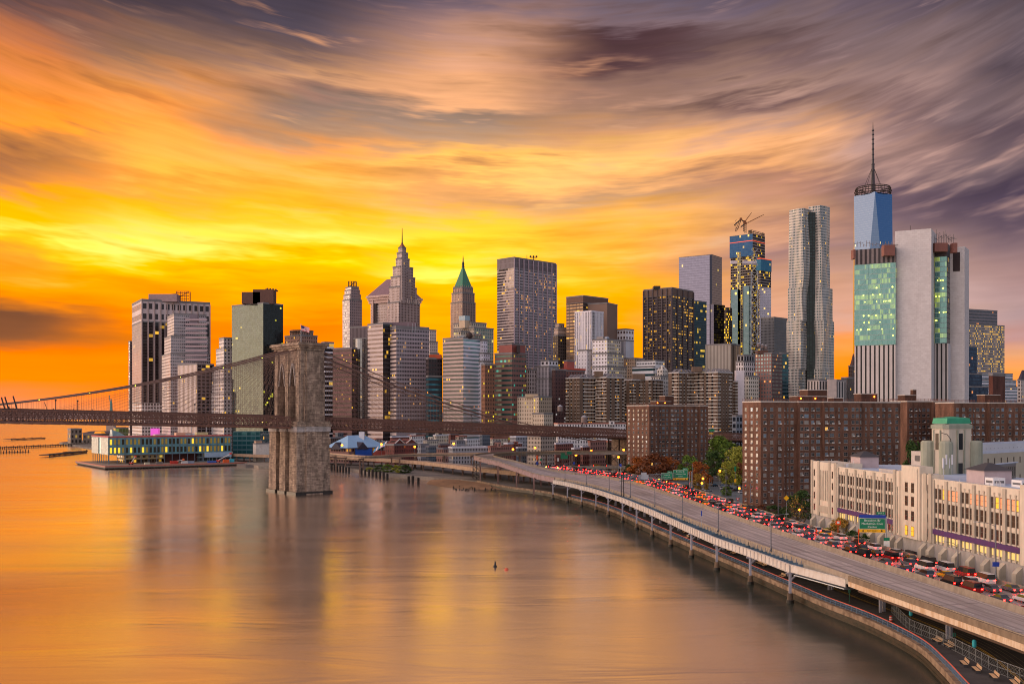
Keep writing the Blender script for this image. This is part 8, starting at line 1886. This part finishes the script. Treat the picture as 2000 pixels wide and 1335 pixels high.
for k, (px, h, arm) in enumerate(((1104, 8.6, 2.2), (1145, 8.6, 2.2), (1191, 8.4, 2.2), (1232, 8.4, 0), (1277, 8.4, 0), (1331, 8.2, 0), (1405, 8.6, 3.2), (1503, 9.0, 4))):
    q = on_line([p for p in NL if p.y > 200 and p.y < 590], px); lamp_pole('grey lamp post on the water side barrier, %s from the far end' % ORD[k], q + Vector((.0, 0, .3)), h, arm, 'lamp posts on the water side barrier')
for k, (px, Y, gz_, h, arm, dv, lb) in enumerate(((1945, 226, 8.5, 12, 4.4, (-1, -.1, 0), 'lamp post with a blue sign before the school right wing'), (1871, 238, 6, 8.6, 3, (-1, 0, 0), 'short square armed lamp by the school doorway'), (1466, 405, 9.5, 7.6, 2.4, (-1, 0, 0), 'curved lamp post at the foot of the large slab'), (1520, 370, 8, 8, 3, (-1, 0, 0), 'lamp post with a short arm left of the yellow diamond'), (1418, 455, 8, 12, 2, (-1, 0, 0), 'tall lamp post beside the gantry'), (1353, 475, 9.5, 12, 3, (-1, 0, 0), 'lamp post behind the green gantry signs'), (1375, 540, 3, 10, 3, (1, 0, 0), 'lamp post at the left end of the car park'), (1386, 520, 3, 9, 3, (1, 0, 0), 'double height lamp post amid the car park'), (1060, 640, 9, 10, 3, (1, 0, 0), 'lamp post at the head of the far loop'), (1072, 630, 9, 10, 3, (1, 0, 0), 'second lamp post at the head of the far loop'), (1028, 620, 12, 9, 3, (1, 0, 0), 'lamp post on the inner edge of the ramp'), (1018, 660, 14, 9, 0, (1, 0, 0), 'plain pole on the inner edge of the ramp'), (1205, 690, 8, 11, -3, (1, 0, 0), 'lamp post left of the square slab'))):
    lamp_pole(lb, (*XY(px, Y), gz_), h, arm, 'lamp posts on the city side', dirv=Vector(dv))
for k, (px, py, Y) in enumerate(((1125, 888, 720), (1208, 892, 660), (1218, 878, 730), (1155, 880, 740), (1045, 874, 800), (1287, 936, 520), (1303, 941, 500), (1323, 946, 490), (1406, 919, 560), (1373, 934, 520), (1371, 943, 505), (1444, 953, 470), (1561, 995, 372), (810, 872, 860), (886, 866, 900), (1002, 877, 810), (668, 869, 860), (745, 867, 880))):
    p = XY(px, Y); z = ZT(py, Y); t = thing('street_lamp', 'lit orange street lamp, %s of the glowing lamps' % ORD[k], 'street lamp', (p.x, p.y, 2.0), group='lit orange street lamps')
    t['label'] = ('lit orange lamp above the far loop', 'lit orange lamp left of the square slab', 'higher lit orange lamp left of the square slab', 'lit orange lamp before the crimson house', 'lit orange lamp before the tan office', 'lit orange lamp under the gantry, leftmost', 'lit orange lamp under the left green gantry sign', 'lit orange lamp left of the car park', 'lit orange lamp among the trees', 'upper lit lamp on the double car park post', 'lower lit lamp on the double car park post', 'lit orange lamp at the right of the car park', 'lit orange lamp beside the bare tree', 'lit lamp by the twin gabled block', 'lit lamp in the old quarter below the deck', 'lit lamp by the gabled shed', 'lit lamp before the blue roofed pavilion', 'lit lamp right of the blue tarpaulin')[k]
    m = MB(); m.tube([(p.x, p.y, 2), (p.x, p.y, z)], .1, 6); m.build('pole', STEEL, t); m = MB(); m.sphere((p.x, p.y, z), .0011*Y, 8, 6); m.build('lamp_head', glow('sodium_street', (255, 120, 25), 9), t)

# ------------------------------------------------------------------ vehicles
GLASS = plain('car_glass', (24, 26, 30), .08, 0, spec=.9); TYRE = plain('tyre', (28, 26, 26), .9); TAIL = glow('tail_light', (255, 14, 10), 90, (150, 10, 10)); TAILOFF = plain('tail_off', (130, 16, 16), .3); HEADL = plain('head_glass', (210, 210, 206), .2); AMBER = glow('amber_light', (255, 170, 40), 26, (200, 120, 30))
def car_proto(kind, paint, lit):
    root = thing('car', 'x', 'car', (0, 0, 0)); L, W, H = {'sedan': (4.6, 1.8, 1.45), 'suv': (4.8, 1.95, 1.8), 'van': (5.4, 2.05, 2.3)}[kind]; w2 = W/2
    # length along x, front at +x
    if kind == 'sedan': low = [(-L/2, .35), (-L/2, .85), (-L/2+.25, .98), (-1.2, 1.0), (1.0, .95), (L/2-.25, .78), (L/2, .6), (L/2, .32)]; cab = [(-1.75, .98), (-1.05, H), (.35, H), (1.15, .96)]
    elif kind == 'suv': low = [(-L/2, .4), (-L/2, 1.0), (-L/2+.1, 1.12), (1.1, 1.1), (L/2-.2, .98), (L/2, .75), (L/2, .38)]; cab = [(-L/2+.12, 1.1), (-L/2+.45, H), (.4, H), (1.2, 1.08)]
    else: low = [(-L/2, .4), (-L/2, 1.25), (1.7, 1.25), (L/2-.15, 1.05), (L/2, .7), (L/2, .38)]; cab = [(-L/2, 1.24), (-L/2+.06, H), (1.1, H), (1.95, 1.22)]
    def ext(m, prof, wa, wb, mi=0): m.loft([[(x, -wa if z < prof_mid else -wb, z) for x, z in prof], [(x, wa if z < prof_mid else wb, z) for x, z in prof]], mi)
    m = MB(); prof_mid = .9; m.loft([[(x*.985, -w2, z) for x, z in low], [(x, -w2*.97, z) for x, z in low], [(x, w2*.97, z) for x, z in low], [(x*.985, w2, z) for x, z in low]]); 
    rf = [(x*.98, y, z) for x, z, in [(cab[1][0]+.06, H+.0), (cab[2][0]-.06, H)] for y in (0,)]
    m.loft([[(cab[1][0]-.02, -w2*.76, H-.02), (cab[2][0]+.02, -w2*.76, H-.02), (cab[2][0]+.02, w2*.76, H-.02), (cab[1][0]-.02, w2*.76, H-.02)], [(cab[1][0]+.1, -w2*.7, H+.05), (cab[2][0]-.1, -w2*.7, H+.05), (cab[2][0]-.1, w2*.7, H+.05), (cab[1][0]+.1, w2*.7, H+.05)]])
    m.build('body', paint, root)
    m = MB(); top = lambda s: [(cab[0][0], s*w2*.92, cab[0][1]), (cab[3][0], s*w2*.92, cab[3][1]), (cab[2][0], s*w2*.76, H), (cab[1][0], s*w2*.76, H)]
    m.loft([top(-1), top(1)][::-1]); m.build('windows', GLASS, root)
    for x in (-L*.3, L*.31):
        for y in (-w2+.12, w2-.12): m = MB(); m.tube([(x, y-.11, .33), (x, y+.11, .33)], .33, 10); m.build('wheel', TYRE, root)
    for y in (-w2+.24, w2-.24):
        zz = low[1][1] - .2; m = MB(); m.box(-L/2-.03, -L/2+.06, y-.17, y+.17, zz-.09, zz+.1); m.build('tail_light', TAIL if lit else TAILOFF, root)
        m = MB(); m.box(L/2-.1, L/2+.02, y-.18, y+.18, .6, .74); m.build('headlight', HEADL, root)
    return root
PAINT = {n: plain('paint_' + n, c_, .22, .25, var=.03, spec=.7) for n, c_ in {'white': (216, 214, 214), 'silver': (164, 166, 172), 'black': (26, 26, 30), 'red': (140, 28, 28), 'grey': (92, 94, 100), 'blue': (44, 66, 110), 'yellow': (228, 168, 24)}.items()}
PROTO = {}
def car(kind, col, lit, p, rz, label, group, z=None):
    k = (kind, col, lit)
    if k not in PROTO: o = PROTO[k] = car_proto(kind, PAINT[col], lit)
    else: o = copy_tree(PROTO[k])
    o.location = p; o.rotation_euler = (0, 0, rz); o['label'] = label; o['group'] = group
    if col == 'yellow': o.name = 'taxi'; o['category'] = 'taxi'
    return o
rnd = random.Random(8); CL = [FL[i].lerp(FR[i], .5) for i in range(len(FL))]
LT = length(CL)
for lane, u in enumerate((.2, .5, .8)):
    ln = [FL[i].lerp(FR[i], u) for i in range(len(FL))]; s = 6 + lane*2.5; LL2 = length(ln)
    while s < LL2 - 12:
        p, t_ = at_len(ln, s); kd = rnd.choices(('sedan', 'suv', 'van'), (5, 4, 2))[0]; cl = rnd.choices(('white', 'silver', 'black', 'red', 'grey', 'blue', 'yellow'), (4, 4, 5, 2, 4, 2, 2))[0]
        if kd == 'van' and cl == 'yellow': cl = 'white'
        if s < 560 or lane == 1:
            lat = Vector((t_.y, -t_.x, 0))*rnd.uniform(-.25, .25)
            car(kd, cl, True, p + lat + Vector((0, 0, .015)), math.atan2(t_.y, t_.x), '%s %s with glowing red tail lights in the highway queue' % (cl, {'sedan': 'saloon car', 'suv': 'tall car', 'van': 'van'}[kd]), 'cars queuing on the far carriageway')
        s += rnd.uniform(7.2, 11.5)
PK = [(540, 660, 'silver'), (655, 662, 'white'), (700, 690, 'black'), (872, 668, 'white'), (905, 690, 'grey'), (825, 722, 'white'), (895, 735, 'blue'), (955, 748, 'white'), (1030, 698, 'white'), (1062, 718, 'silver'), (1155, 652, 'black'), (1260, 655, 'silver'), (1290, 690, 'white'), (1360, 688, 'black'), (1475, 716, 'black'), (620, 690, 'yellow'), (1560, 745, 'white'), (790, 690, 'silver'), (990, 770, 'grey')]
PKL = ['leftmost silver car in the car park', 'white car behind the yellow taxi', 'black car right of the taxi', 'white car beside the yellow plate sign', 'grey car right of the yellow plate sign', 'white car in the nearest row, left end', 'blue car in the nearest row', 'white car in the nearest row, middle', 'white car in the second row', 'silver car in the second row, right end', 'black car at the back of the car park', 'silver van like car at the back of the car park', 'white car at the right of the car park', 'black car at the right of the car park', 'black car by the large slab', 'yellow taxi in the car park', 'white car half hidden by the large slab', 'silver car behind the sign post', 'grey car at the front edge of the car park']
for k, (x, y, cl) in enumerate(PK):
    p = ground_pt(1240 + x/7.415, 860 + y/7.415, 2.6); car('suv' if k % 3 == 1 else 'sedan', cl, False, Vector((p.x, p.y, 2.05)), R(20 + (k % 4)*3), PKL[k], 'cars standing in the car park')
b = MB(); cp = [ground_pt(px, py, 2.05) for px, py in ((1300, 975), (1455, 985), (1475, 940), (1300, 940))]; b.quad(*cp); tag(b.build('car_park', streaked('lot_asphalt', (104, 112, 116), (84, 90, 94), .7, .2, .2, .6)), 'blue grey asphalt car park between the slabs', 'car park', kind='structure')
